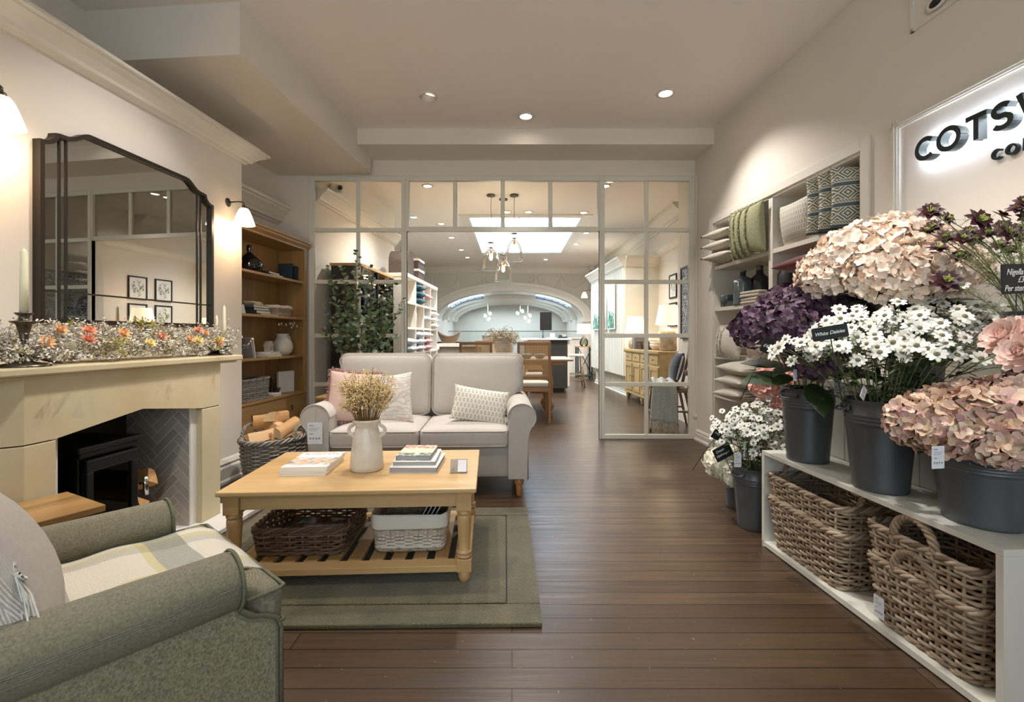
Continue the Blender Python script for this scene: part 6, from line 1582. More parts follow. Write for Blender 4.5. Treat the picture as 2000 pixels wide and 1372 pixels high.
# chalk signs and price tags
def chalk(name, label, px, py, Y, w, h, rot, lines, sz, down=.25, grp=None):
    p = P(px, py, Y); t = thing(name, label, 'sign', p); t.rotation_euler = rot
    MB().prism(rrect(w, h, .006, 3), -.0015, .0015, 'z', T=rotm(rx=pi/2)).build('board', CHALK, t)
    MB().tube([(0, .003, -h/2+.01), (0, .01, -h/2-down)], .002, 5).build('pick', INK, t)
    for i, (s_, x_, z_) in enumerate(lines): text(s_, sz, TR(x_, -.0022, z_, rx=pi/2), CHALKW, t, 'chalk_writing', .0003, .35, bold=.0002)
    return t
chalk('chalkboard_sign', 'black chalkboard sign with white handwriting, beside the dark nigella at the right edge', 1986, 545, 1.62, .155, .105, (0, -.05, .25), [('Nigella', -.055, .015), ('£3', .0, -.012), ('Per stem', -.068, -.042)], .030)
chalk('chalkboard_sign', 'small black chalkboard sign reading White Daisies, in the middle bench bucket', 1621, 650, 1.74, .125, .05, (0, -.18, -.15), [('White Daisies', -.056, -.006)], .0185)
chalk('chalkboard_sign', 'small black chalkboard sign low in the purple hydrangeas', 1497, 675, 2.18, .05, .07, (.1, .4, .2), [('£4', -.018, -.01)], .024)
chalk('chalkboard_sign', 'black chalkboard sign tilted over the cream hydrangeas', 1412, 884, 2.92, .12, .085, (0, -.45, .1), [('Cream', -.045, .012), ('Hydrangea', -.052, -.016)], .021)
chalk('chalkboard_sign', 'black chalkboard sign at the left of the floor daisies, above the cream hydrangeas', 1402, 846, 2.95, .06, .09, (.2, .5, .2), [('Daisy', -.022, -.01)], .018)
def ptag(label, px, py, Y, w, h, rz, grp='white price tags on the flowers', tilt=0):
    p = P(px, py, Y); t = thing('price_tag', label, 'price tag', p); t.rotation_euler = (0, tilt, rz); t['group'] = grp; tagcard(t, w, h, Matrix.Identity(4), name='card', string=[(0, .001, 0), (.004, .01, .03), (.01, .03, .05)])
ptag('white price tag hanging from the purple hydrangea bucket', 1636, 736, 2.3, .038, .09, .1)
ptag('white price tag hanging from the mauve hydrangeas', 1832, 872, 1.44, .045, .07, .15)
ptag('white price tag on the daisies in the floor bucket', 1441, 885, 2.74, .042, .085, 0)
ptag('smaller white price tag turned sideways behind the other one on the floor daisies', 1456, 868, 2.76, .03, .07, .8, tilt=.2)
ptag('white price tag on the daisies at the rim of the middle bucket', 1690, 758, 1.84, .035, .05, .5, tilt=.6)
ptag('white price tag hanging at the edge of the middle bucket behind the purple hydrangeas', 1553, 722, 2.2, .02, .055, .3)
# ================================================================ back room, dining group
DOAK = wood('dining_oak', 'b3875a', '94693e', 'z', .5, .45)
DOAX = wood('dining_oak_x', 'b3875a', '94693e', 'x', .5, .45)
t = NT('woven_cane'); v = t.co(); 
ws = []
for ax, sc_ in (('X', 27.0), ('Z', 27.0)):
    w_ = t.n('TexWave', wave_type='BANDS', bands_direction=ax, i_Scale=sc_); t.l(v, w_.inputs['Vector']); ws.append(w_.outputs['Fac'])
mxn = t.n('Math', operation='MAXIMUM'); t.l(ws[0], mxn.inputs[0]); t.l(ws[1], mxn.inputs[1])
gt = t.n('Math', operation='GREATER_THAN'); gt.inputs[1].default_value = .62; t.l(mxn.outputs[0], gt.inputs[0]); t.l(gt.outputs[0], t.b.inputs['Alpha'])
t.b.inputs['Base Color'].default_value = lin('c4a273'); t.b.inputs['Roughness'].default_value = .7; CANE = t.m
SEATF = mat('stone_seat_fabric', 'c9c2b5', .9)
def dining_chair(label, x, y, rz):
    t = thing('dining_chair', label, 'chair', (x, y, 0), rz, 'cane backed oak dining chairs')
    # back faces the camera (-y)
    for s_ in (-1, 1):
        MB().prism([(-.235, 0), (-.195, 0), (-.19, .5), (-.205, 1.12), (-.24, 1.12), (-.23, .5)], s_*.215-.018, s_*.215+.018, 'x').build('rear_leg', DOAK, t, bevel=.003)
        MB().prism([(.19, 0), (.215, 0), (.225, .48), (.185, .48)], s_*.2-.018, s_*.2+.018, 'x').build('front_leg', DOAK, t, bevel=.003)
    MB().box(-.2, .2, -.24, -.212, 1.075, 1.12).build('top_rail', DOAX, t, bevel=.003)
    MB().box(-.2, .2, -.234, -.206, .60, .65).build('lower_rail', DOAX, t, bevel=.003)
    MB().box(-.2, .2, -.224, -.221, .65, 1.075).build('cane_panel', CANE, t)
    MB().box(-.21, .21, -.21, .21, .43, .49).build('seat_frame', DOAX, t, bevel=.003)
    MB().rbox(.43, .42, .07, .025, 8, .01, T=TR(0, 0, .525)).build('seat_cushion', SEATF, t, weld=True)
    return t
c0 = dining_chair('cane backed oak dining chair behind the sofa, the right one with its back to us', .305, 6.58, .0)
dup(c0, (-.51, 6.72, 0), .0, 'cane backed oak dining chair behind the sofa, the left one with its back to us')
dup(c0, (-.42, 8.0, 0), pi, 'cane backed dining chair on the far left side of the dining table')
dup(c0, (.45, 8.0, 0), pi, 'cane backed dining chair on the far right side of the dining table')
t = thing('dining_table', 'oak pedestal dining table in the back room, behind the cane chairs', 'table', (-.05, 7.25, 0))
MB().box(-.95, .95, -.5, .5, .83, .86).build('tabletop', wood('grey_oak_top', 'c4ad92', 'a98f72', 'x', .4, .4), t, bevel=.006)
MB().box(-.85, .85, -.4, .4, .77, .83).build('apron', DOAX, t)
for s_ in (-.6, .6):
    q = MB().box(s_-.05, s_+.05, -.42, .42, 0, .07).build('foot_rail', DOAX, t, bevel=.01)
    MB().lathe([(.06, .07), (.09, .12), (.09, .16), (.05, .22), (.075, .35), (.08, .5), (.05, .66), (.07, .72), (.07, .77)], 20, c=(s_, -.22)).build('pedestal', DOAK, t)
    MB().lathe([(.06, .07), (.09, .12), (.09, .16), (.05, .22), (.075, .35), (.08, .5), (.05, .66), (.07, .72), (.07, .77)], 20, c=(s_, .22)).build('pedestal', DOAK, t)
t = thing('table_vase', 'large grey white vase in the middle of the dining table', 'vase', (-.13, 7.15, .86))
MB().lathe([(0, 0), (.09, 0), (.14, .06), (.155, .16), (.14, .25), (.11, .30), (.12, .32), (.10, .32), (.1, .28), (0, .2)], 26).build('body', mat('frosted_stoneware', 'bdb8b0', .35, c2='a9a49c', sc=6), t)
t = thing('mixed_dried_bouquet', 'loose bouquet of pale dried flowers and grasses in the dining table vase', 'dried flowers', (-.13, 7.15, 1.12))
R = random.Random(31); s = MB(); m = MB()
MIXB = mat('mixed_dried_flowers', 'b0a68c', .9, isl=['a9ad72', 'c2b7aa', '8c9468', 'bca79c', 'd8d0c0', '9a8f86', 'c9c08a'])
for i in range(120):
    a = R.uniform(0, 6.28); rr = math.sqrt(R.random()); e = Vector((.33*rr*math.cos(a), .24*rr*math.sin(a), R.uniform(-.06, .14)+.17*(1-rr)))
    s.tube([(0, 0, -.08), e*.5+Vector((0, 0, .04)), e], .0016, 3, caps=False)
    for k in range(9):
        p = e*R.uniform(.55, 1)+Vector((R.gauss(0, .02), R.gauss(0, .02), R.gauss(0, .02))); m.leaf(p, (R.gauss(0, 1), R.gauss(0, 1), R.gauss(0, 1)), (0, R.random(), 1), .028, .016, .2, .2, seg=2)
s.build('stems', DST, t); tag(m.build('dried_flower_heads', MIXB, t), kind='stuff')
for i, (x, y) in enumerate(((.22, 6.95), (.42, 6.95))):
    t = thing('place_setting_bowl', 'glass bowl on the dining table, %s' % ('left one seen through the cane chair back' if i == 0 else 'right one seen through the cane chair back'), 'bowl', (x, y, .86), 0, 'bowls laid on the dining table')
    MB().lathe([(0, 0), (.04, 0), (.08, .03), (.09, .07), (.085, .07), (.04, .012), (0, .01)], 18).build('bowl_body', mat('grey_bowl_glaze', '8a8f94', .2), t)
# ---- pendants
p0 = thing('pendant_lamp', 'clear glass bell pendant with a glowing filament bulb, left of the three', 'pendant lamp', (-.33, 7.24, CH), 0, 'three clear glass pendants over the dining table')
def pend(t, drop):
    MB().lathe([(0, 0), (.065, 0), (.07, -.008), (.065, -.022), (.02, -.028), (0, -.028)], 22).build('ceiling_rose', PEWTER, t)
    n_ = int(drop/.05); m = MB()
    m.tube([(.002*math.sin(k*1.3), .002*math.cos(k*1.1), -drop*k/n_) for k in range(n_+1)], .0035, 6).build('cord', mat('twisted_brown_cord', '5b4a3c', .8), t)
    BR = mat('aged_brass', 'a9824c', .3, .9)
    MB().lathe([(.045, 0), (.05, -.004), (.045, -.01), (.01, -.012)], 16, T=TR(0, 0, -drop)).tube([(.04, 0, -drop), (.03, 0, -drop-.08)], .003, 5).tube([(-.04, 0, -drop), (-.03, 0, -drop-.08)], .003, 5).tube([(0, .04, -drop), (0, .03, -drop-.08)], .003, 5).lathe([(.033, 0), (.034, -.006), (.02, -.008)], 14, T=TR(0, 0, -drop-.08)).build('gallery', PEWTER, t)
    MB().lathe([(.0, 0), (.016, 0), (.02, -.02), (.02, -.065), (.014, -.07)], 14, T=TR(0, 0, -drop-.11)).build('lamp_holder', BR, t)
    q = MB().lathe([(.012, 0), (.02, -.02), (.028, -.05), (.026, -.08), (.012, -.105), (0, -.11)], 14, T=TR(0, 0, -drop-.175)).build('bulb', emit('warm_filament_bulb', 'ffcf8a', 9), t)
    MB().lathe([(.03, 0), (.05, -.02), (.09, -.07), (.12, -.14), (.135, -.23), (.138, -.33), (.142, -.345)], 36, caps=False, T=TR(0, 0, -drop-.085)).build('glass_shade', CGLASS, t)
    MB().tube([(.142*math.cos(i*pi/18), .142*math.sin(i*pi/18), -drop-.43) for i in range(36)], .003, 5, closed=True).build('shade_rim', CGLASS, t)
pend(p0, .745)
p1 = thing('pendant_lamp', 'clear glass bell pendant with a glowing filament bulb, right and highest of the three', 'pendant lamp', (.035, 7.24, CH), 0, 'three clear glass pendants over the dining table'); pend(p1, .60)
p2 = thing('pendant_lamp', 'clear glass bell pendant with a glowing filament bulb, middle and lowest of the three', 'pendant lamp', (-.14, 7.45, CH), 0, 'three clear glass pendants over the dining table'); pend(p2, .90)
for x, y, z in ((-.33, 7.24, 2.45), (.035, 7.24, 2.6), (-.14, 7.45, 2.3)): light('POINT', 'pendant_bulb_light', (x, y, z-.02), 8, (1, .8, .55), shadow_soft_size=.04)
# ---- island, till, stool
DK = mat('charcoal_cabinet_paint', '2d2f2e', .5)
t = thing('counter_island', 'dark painted counter island with a pale worktop, right of the dining table', 'counter', (.75, 10.1, 0))
MB().box(-.40, .42, -.4, .45, .1, 1.12).build('cabinet', DK, t, bevel=.003); MB().box(-.35, .36, -.33, .4, 0, .1).build('kick_plate', DK, t)
MB().box(-.62, .50, -.46, .5, 1.12, 1.155).build('worktop', mat('pale_quartz', 'd9dcde', .3), t, bevel=.003)
MB().box(.42, .46, -.4, .45, .15, 1.12).build('side_cladding', TRIM, t)
t = thing('till_monitor', 'black touchscreen till monitor turned away on a post, on the counter island', 'monitor', (.66, 9.85, 1.155), -.55)
MB().tube([(0, 0, 0), (0, 0, .40)], .018, 10).box(-.07, .07, -.05, .05, 0, .012).build('post', mat('grey_metal_post', '6a7080', .4, .5), t)
MB().tube([(0, 0, .36), (.07, -.01, .38)], .01, 8).build('bracket', INK, t)
MB().box(.05, .08, -.05, .20, .17, .56, T=TR(0, 0, 0, rz=-1.25)).build('screen', mat('black_plastic', '15171c', .4), t, bevel=.006)
t = thing('card_reader', 'small white printed card stand on the counter island beside the till', 'card', (.86, 9.8, 1.155)); MB().box(-.05, .05, -.006, .006, 0, .11, T=rotm(rx=-.15)).build('card_face', CARD, t)
t = thing('card_terminal', 'black card payment terminal on the right of the counter island', 'terminal', (1.08, 9.85, 1.155)); MB().rbox(.2, .14, .035, .01, 6, T=TR(0, 0, .018)).rbox(.07, .1, .06, .01, 5, T=TR(-.04, 0, .04)).build('terminal_body', INK, t)
t = thing('bar_stool', 'pale wooden bar stool with a light seat, right of the counter island', 'stool', (1.46, 10.9, 0))
for sx in (-1, 1):
    for sy in (-1, 1): MB().tube([(sx*.23, sy*.19, 0), (sx*.17, sy*.15, .72)], .018, 8).build('leg', wood('pale_beech', 'b99a7c', 'a08364', 'z', .5), t)
MB().rbox(.46, .38, .05, .02, 6, T=TR(0, 0, .75)).build('seat', CREAMF, t, weld=True)
m = MB()
for z in (.18, .3):
    for sy in (-1, 1): m.tube([(-.21, sy*.175, z), (.21, sy*.175, z)], .011, 6)
    for sx in (-1, 1): m.tube([(sx*.215, -.17, z), (sx*.215, .17, z)], .011, 6)
m.build('stretchers', MATS['pale_beech'], t)
# far console with lamp
t = thing('console_table', 'black framed console table with a wooden top, far right before the arch', 'side table', (1.98, 12.7, 0))
MB().box(-.22, .22, -.22, .22, .90, .93).build('tabletop', OAKX, t)
for sx in (-.19, .19):
    for sy in (-.19, .19): MB().box(sx-.02, sx+.02, sy-.02, sy+.02, 0, .9).build('leg', DK, t)
MB().box(-.2, .2, -.2, .2, .1, .13).tube([(-.19, -.2, .13), (.19, -.2, .9)], .012, 5).tube([(.19, -.2, .13), (-.19, -.2, .9)], .012, 5).build('cross_frame', DK, t)
def lamp(label, x, y, z, grp, sr, sh_, bh, body, mtl, on=6, sr2=None):
    t = thing('table_lamp', label, 'table lamp', (x, y, z), 0, grp)
    MB().lathe(body, 30).build('base', mtl, t)
    MB().tube([(0, 0, body[-1][1]-.01), (0, 0, bh+.05)], .008, 8).build('stem', PEWTER, t)
    MB().lathe([(sr, bh), (sr2 or sr*.72, bh+sh_)], 34, caps=False).build('lamp_shade', emit('lit_linen_shade', 'ffe9cb', .42), t)
    light('POINT', 'table_lamp_glow', (x, y, z+bh-.03), on*.5, (1, .8, .58), shadow_soft_size=.08); return t
lamp('glass based table lamp with a drum shade on the far black console', 1.98, 12.7, .93, 'table lamps in the back room', .19, .26, .34, [(0, 0), (.09, 0), (.12, .05), (.12, .14), (.06, .22), (.025, .26), (.025, .3)], pane('green_lamp_glass', 'c8d2c4', 1.5), 5, .18)
# far white cabinets under the arch and track lights in the vault
t = thing('white_cabinet', 'white panelled low cabinet below the arch on the right', 'cabinet', (1.5, 14.1, 0)); MB().box(-.6, .75, -.25, .3, .0, 1.12).build('carcass', TRIM, t)
MB().box(-.65, .8, -.3, .33, 1.12, 1.16).build('worktop', TRIM, t)
for i in range(4): MB().box(-.56+i*.32, -.56+i*.32+.29, -.262, -.25, .1, 1.05).build('door', TRIM, t, bevel=.004)
t = thing('glass_screen', 'glass balustrade panel standing below the arch', 'glass screen', (.2, 15.2, 0)); MB().box(-2.3, 2.0, -.01, .01, .3, 1.35).build('glass_panel', pane('green_edge_glass', 'fafcfb', .5), t); MB().box(-2.3, 2.0, -.02, .02, 1.35, 1.37).build('top_rail', PEWTER, t); MB().box(-2.3, 2.0, -.04, .04, 0, .3).build('upstand', TRIM, t)
for i, (px, py, lb) in enumerate([(953, 617, 'left cluster of white spotlights hanging in the vault'), (1016, 612, 'middle pair of white spotlights hanging in the vault'), (1031, 621, 'right cluster of white spotlights hanging in the vault')]):
    p = P(px, py, 17.0); t = thing('track_spotlight', lb, 'spotlight', p, 0, 'spotlights in the vault'); zt_ = 2.4-p.z
    MB().tube([(0, 0, zt_), (0, 0, 0)], .015, 6).build('drop_rod', TRIM, t)
    for k, (dx, dz) in enumerate(((-.1, .0), (.08, .08), (.04, -.12))[:3 if i != 1 else 2]):
        q = MB().lathe([(.03, -.08), (.05, -.08), (.06, .08), (.05, .08), (.05, .05)], 12, T=TR(dx, 0, dz, rx=1.9, ry=.5*(k-1)), caps=False).build('spot_head', TRIM, t)
        MB().lathe([(.05, .06), (0, .06)], 12, T=TR(dx, 0, dz, rx=1.9, ry=.5*(k-1)), caps=False).build('lit_lens', emit('spot_lens', 'ffffff', 12), q)
# ---- left side of back room: black bookcase, cube shelving, counter with baskets
Bk = Fr((-1.905, 5.75), math.atan2(1, .05))
t = thing('black_bookcase', 'tall black painted bookcase with a wooden top, behind the left glazed panel', 'bookcase', (-1.905, 5.75, 0), Bk.a)
MB().box(0, .02, 0, .36, 0, 2.08).build('side_panel', BLK, t); MB().box(1.36, 1.38, 0, .36, 0, 2.08).build('side_panel', BLK, t); MB().box(0.02, 1.36, .34, .36, 0, 2.08).build('back_panel', BLK, t)
MB().box(-.02, 1.4, -.02, .37, 2.08, 2.115).build('top_board', OAKX, t)
for z in (.1, .55, .95, 1.35, 1.72): MB().box(.02, 1.36, .01, .34, z-.02, z).build('shelf', BLK, t)
MB().box(.68, .70, 0, .34, 0, 2.08).build('divider', BLK, t)
def bkq(u, v, z): q = Bk.p(u, v); return (q.x, q.y, z)
R = random.Random(12); cb_ = [NAVY, PAPER, TEAL, GRYB, PALE, BRN]
k = 0
for z in (.95, 1.35, 1.72):
    for u in (.12, .42, .82, 1.1):
        n_ = R.choice((1, 2, 3)); zz = z
        for j in range(n_):
            h_ = R.uniform(.02, .035); k += 1
            book('lying_book', '%s book in the %s pile, %s shelf of the black bookcase' % (['lowest', 'second', 'third'][j], {.12: 'first', .42: 'second', .82: 'third', 1.1: 'farthest'}[u], {.95: 'middle', 1.35: 'upper', 1.72: 'top'}[z]), .2, .15, h_, cb_[k % 6], bkq(u+.08, .15, zz), Bk.a+R.uniform(-.2, .2), 'books piled on the black bookcase'); zz += h_
Cu = Fr((-1.655, 7.26), math.atan2(1, .05))
t = thing('cube_shelving', 'white cube shelving unit filled with cushions and throws, behind the open door on the left', 'shelving', (-1.655, 7.26, 0), Cu.a)
CW = 2.22/4
m = MB()
for i in range(5): MB().box(i*CW-.018, i*CW+.018, 0, .34, .05, 2.15).build('upright', TRIM, t)
for j in range(6): z = .1+j*.41; MB().box(-.018, 2.238, 0, .34, z-.018, z+.018).build('shelf', TRIM, t)
MB().box(-.02, 2.24, .33, .35, .05, 2.2).box(-.03, 2.25, -.01, .35, 2.14, 2.2).build('back_panel', TRIM, t)
MB().box(-.025, -.018, 0, .34, 0, 2.2).build('end_panel', TRIM, t)
def cq(u, v, z): q = Cu.p(u, v); return (q.x, q.y, z)
TEALC = mat('teal_cushion_cotton', '2f5563', .85); CC = {'t': TEALC, 'w': CREAMF, 'p': mat('rose_cotton', 'c49a96', .9), 'g': mat('pale_grey_cotton', 'bfc3c6', .9, c2='a9aeb2', sc=30), 'f': FLO, 'o': mat('terracotta_cotton', 'c96a4a', .85), 'm': mat('moss_green_fringe', '7c8444', .95, c2='5e6632', sc=60, bump=.01), 'l': mat('lime_print', 'c8d0a0', .9, c2='8d9a5a', sc=30), 'b': mat('pale_blue_cotton', 'b9c4cf', .9)}
GR = {'t': 'teal', 'w': 'cream', 'p': 'rose pink', 'g': 'pale grey', 'f': 'floral', 'o': 'terracotta', 'm': 'moss green fringed', 'l': 'green printed', 'b': 'pale blue'}
cells = {(1, 4): 'ttt', (2, 4): 'Wp', (3, 4): 'G', (0, 3): 'M', (1, 3): 'F', (2, 3): 'Fg', (3, 3): 'www', (0, 2): 'bg', (1, 2): 'gbg', (2, 2): 'ppf', (3, 2): 'G', (0, 1): 'L', (1, 1): 'O', (2, 1): 'w', (3, 1): 'w'}
CN = ['first', 'second', 'third', 'fourth']; RNm = {4: 'top', 3: 'second', 2: 'third', 1: 'fourth'}
for (ci, rj), st in cells.items():
    z = .12+rj*.41-.0; uc = (ci+.5)*CW
    for j, ch in enumerate(st):
        c_ = ch.lower(); nm = 'cushion'
        lb = '%s cushion%s in the %s row, %s column of the cube shelving' % (GR[c_], '' if len(st) == 1 else [', lowest', ', middle', ', uppermost'][j], RNm[rj], CN[ci])
        o = thing(nm, lb, 'cushion', (0, 0, 0), 0, 'cushions in the white cube shelving')
        if ch.isupper():
            o.location = cq(uc-.08, .12, z+.185); o.rotation_euler = (Matrix.Rotation(Cu.a, 3, 'Z') @ Matrix.Rotation(.35, 3, 'Z')).to_euler(); MB().pillow(.4, .36, .16, n=8).build('cover', CC[c_], o, weld=True)
        else:
            th_ = .12; o.location = cq(uc, .10, z+.055+.115*j); o.rotation_euler = (Matrix.Rotation(Cu.a, 3, 'Z') @ Matrix.Rotation(pi/2, 3, 'X')).to_euler(); MB().pillow(.44, .34, th_+.01, n=8).build('cover', CC[c_], o, weld=True)
for i, (u, w_, h_) in enumerate(((.40, .42, .34), (.95, .42, .17), (.95, .42, .17))):
    zz = 2.205+(.18 if i == 2 else 0)
    if i == 0:
        o = thing('lidded_basket', 'dark domed rattan basket on top of the cube shelving, nearest the door', 'basket', cq(u-.15, .16, zz), Cu.a)
        def dome(a, b_): th_ = pi*b_; return (.2*math.cos(th_), -.15+.3*a, .19+.19*math.sin(th_))
        MB().grid(dome, 6, 18).box(-.2, .2, -.15, .15, 0, .19).prism([(-.2, .19)]+[(.2*math.cos(pi-pi*k/16), .19+.19*math.sin(pi-pi*k/16)) for k in range(1, 16)]+[(.2, .19)], -.15, .15, 'y').build('woven_body', mat('dark_rattan_sheet', '54443a', .8, c2='3a2e27', sc=60, bump=.006), o); MB().tube([(-.03, 0, .38), (0, 0, .41), (.03, 0, .38)], .008, 6).build('handle', INK, o)
    else:
        o = thing('lidded_basket', 'square dark basket with a white lining on top of the cube shelving, %s of two' % ('lower' if i == 1 else 'upper'), 'basket', cq(u, .16, zz), Cu.a, 'stacked square baskets on the cube shelving')
        MB().box(-.2, .2, -.15, .15, 0, .13).build('woven_body', MATS['dark_rattan_sheet'], o); MB().box(-.208, .208, -.158, .158, .13, .17).build('lining_rim', CREAMF, o)
t = thing('wall_speaker', 'small white loudspeaker on the back wall, at the far end of the cube shelving', 'loudspeaker', P(826, 531, 14.6)); MB().rbox(.16, .12, .28, .01, 4).build('cabinet', TRIM, t); MB().lathe([(.05, 0), (.05, .01), (0, .01)], 14, T=TR(0, -.06, -.04, rx=pi/2)).build('cone', GREYINK, t)
t = thing('wall_speaker', 'small white loudspeaker high on the back wall at the right, above the boarded wall', 'loudspeaker', P(1155, 529, 14.6)); MB().rbox(.16, .12, .28, .01, 4).build('cabinet', TRIM, t); MB().lathe([(.05, 0), (.05, .01), (0, .01)], 14, T=TR(0, -.06, -.04, rx=pi/2)).build('cone', GREYINK, t)
t = thing('low_counter', 'low white counter unit with willow baskets on it, behind the dining chairs', 'counter', (-1.0, 10.0, 0))
MB().box(-.55, .30, -.35, .35, 0, .98).build('carcass', WICKG, t); MB().box(-.6, .35, -.4, .4, .98, 1.04).build('worktop', mat('pale_wood_top', 'd6cdbd', .5), t)
t = thing('boat_basket', 'brown boat shaped willow basket with raised ends, on the low counter', 'basket', (-1.36, 9.95, 1.04))
m = MB()
for j in range(13):
    f = (j+.5)/13; rr = math.sin(min(1, f*1.15)*pi/2)*.06+.13
    m.tube([((rr+.05*f)*math.cos(2*pi*i/40), rr*.8*math.sin(2*pi*i/40), .01+f*(.15+.11*abs(math.cos(2*pi*i/40))**2)) for i in range(40)], .010, 5, closed=True)
m.build('woven_body', WICKD, t)
for i, (x, y, lb) in enumerate([(-.36, 10.15, 'long grey rattan basket on the far counter, left of the bouquet'), (.1, 13.2, 'pale rattan basket on the far cabinet behind the bouquet')][:1]):
    t = thing('tray_basket', lb, 'basket', (-.42, 10.2, 1.04)); wicker(MB(), .46, .34, .17, .04, 9, .008, 1.08, 60).build('woven_body', WICKG, t)
MB()
t = thing('dark_display_table', 'long dark display table in front of the arch', 'table', (-.5, 12.6, 0)); MB().box(-1.5, 1.2, -.4, .4, 1.0, 1.05).build('tabletop', DK, t)
for sx in (-1.4, 1.1):
    for sy in (-.35, .35): MB().box(sx-.03, sx+.03, sy-.03, sy+.03, 0, 1.0).build('leg', DK, t)
t = thing('rolled_throw', 'rolled cream throw on the counter end beside the cube shelving', 'rolled cloth', P(852, 681, 9.6)); MB().lathe([(0, -.13), (.06, -.13), (.065, -.1), (.065, .1), (.06, .13), (0, .13)], 16, T=rotm(rx=pi/2)).build('roll', CREAMF, t)
# ---- right side: sideboard, lamps, pictures, chair
SF = Fr((2.17, 8.8), math.atan2(-1, .06))
PINE = wood('waxed_pine', 'c2a878', 'a88c5c', 'x', .5, .5); PINEZ = wood('waxed_pine_z', 'c2a878', 'a88c5c', 'z', .5, .5)
t = thing('sideboard', 'waxed pine sideboard with drawers and panelled doors, behind the right glazed panel', 'sideboard', (2.17, 8.8, 0), SF.a)
SLn = 1.70
MB().box(0, SLn, 0, .42, .15, .93).build('carcass', PINE, t)
MB().box(-.03, SLn+.03, -.03, .43, .93, .965).prism([(-.02, .9), (-.035, .93), (.0, .93), (.0, .9)], -.02, SLn+.02, 'x').build('top_board', PINE, t, bevel=.006)
MB().box(-.02, SLn+.02, -.015, .42, .15, .19).build('base_moulding', PINE, t)
dw = SLn/4
for i in range(4):
    q = MB().box(i*dw+.03, (i+1)*dw-.03, -.012, .0, .75, .89).build('drawer', PINE, t, bevel=.004); MB().lathe([(.006, 0), (.006, .015), (.013, .022), (0, .028)], 10, T=TR((i+.5)*dw, -.01, .82, rx=pi/2)).build('knob', BRONZE, q)
    m = MB().box(i*dw+.02, i*dw+.08, -.014, 0, .21, .71).box((i+1)*dw-.08, (i+1)*dw-.02, -.014, 0, .21, .71).box(i*dw+.08, (i+1)*dw-.08, -.014, 0, .65, .71).box(i*dw+.08, (i+1)*dw-.08, -.014, 0, .21, .28).box(i*dw+.08, (i+1)*dw-.08, -.003, 0, .28, .65)
    q = m.build('door', PINEZ, t); MB().lathe([(.006, 0), (.006, .015), (.013, .022), (0, .028)], 10, T=TR(i*dw+(.06 if i % 2 else dw-.06), -.01, .48, rx=pi/2)).build('knob', BRONZE, q)
for x in (.05, SLn*.5, SLn-.05):
    for y in (.04, .38): MB().lathe([(.02, 0), (.03, .03), (.045, .09), (.05, .12), (.035, .13), (.045, .15)], 14, c=(x, y)).build('foot', PINEZ, t)
RIBW = mat('ribbed_stoneware', 'b9ab98', .6, c2='8f806d', sc=12)
GLm = 'table lamps in the back room'
lamp('table lamp with a cream shade on the far end of the pine sideboard', 2.31, 8.62, .965, GLm, .19, .30, .30, [(0, 0), (.11, 0), (.13, .04), (.125, .14), (.08, .2), (.03, .24), (.02, .27)], RIBW, 7)
def rib_prof(): return [(0, 0), (.12, 0), (.135, .03), (.135, .25), (.12, .3), (.05, .34), (.03, .37)]
lamp('larger table lamp with a ribbed stone base, near end of the pine sideboard', 2.50, 7.38, .965, GLm, .195, .31, .42, rib_prof(), RIBW, 8)
t = thing('stack_of_bowls', 'stacked white ribbed bowls on the pine sideboard between the lamps', 'bowls', (2.42, 7.72, .965)); m = MB()
for k in range(3): m.lathe([(0, .0), (.06, 0), (.1, .05), (.115, .1), (.105, .1), (.05, .02), (0, .02)], 26, T=TR(0, 0, .045*k))
m.build('nested_bowls', CERAM, t)
for i, (x, y) in enumerate(((2.36, 8.3), (2.40, 8.03))):
    t = thing('woven_box', 'small woven basket box on the pine sideboard, %s' % ('beside the standing books' if i == 0 else 'beside the white bowls'), 'basket', (x, y, .965), SF.a, 'small woven boxes on the sideboard'); wicker(MB(), .22, .17, .13, .02, 8, .007, 1.03, 48).build('woven_body', WICKD, t)
for i in range(3):
    t = book('standing_book', '%s grey book standing beside the far lamp on the sideboard' % ['first', 'second', 'third'][i], .2, .26, .03, GRYC if i else NAVY, (2.3+.0*i, 8.42-.035*i+.0, .965+.13), 0, 'books standing on the pine sideboard'); t.rotation_euler = (Matrix.Rotation(SF.a, 3, 'Z') @ Matrix.Rotation(pi/2, 3, 'Z') @ Matrix.Rotation(pi/2, 3, 'X')).to_euler()
t = thing('cone_ornament', 'pale cone shaped ornament behind the bowls on the sideboard', 'ornament', (2.58, 8.0, .965)); MB().lathe([(0, 0), (.07, 0), (.07, .2), (.05, .28), (.02, .34), (0, .35)], 18).build('body', mat('amber_cone', 'd9c49a', .5), t)
def botan(name, bg, fg, sc=16, th_=.5):
    t = NT(name); v = t.co(); n = t.n('TexNoise', i_Scale=float(sc), i_Detail=4.0, i_Distortion=2.2); t.l(v, n.inputs['Vector'])
    g = t.n('TexGradient', gradient_type='SPHERICAL'); t.l(t.co((7.5, 7.5, 5.6)), g.inputs['Vector'])
    a = t.n('Math', operation='MULTIPLY'); t.l(t.ramp(n.outputs['Fac'], [(th_, (0, 0, 0)), (th_+.05, (1, 1, 1))]), a.inputs[0]); t.l(t.ramp(g.outputs['Fac'], [(.0, (0, 0, 0)), (.2, (1, 1, 1))]), a.inputs[1])
    t.l(t.mix(a.outputs[0], lin(bg), lin(fg)), t.b.inputs['Base Color']); t.b.inputs['Roughness'].default_value = .6; return t.m
BOT = botan('botanical_print', 'e2e0da', '6f756c'); BOT2 = botan('botanical_print_green', 'e2e0da', '7d8a52', 12)
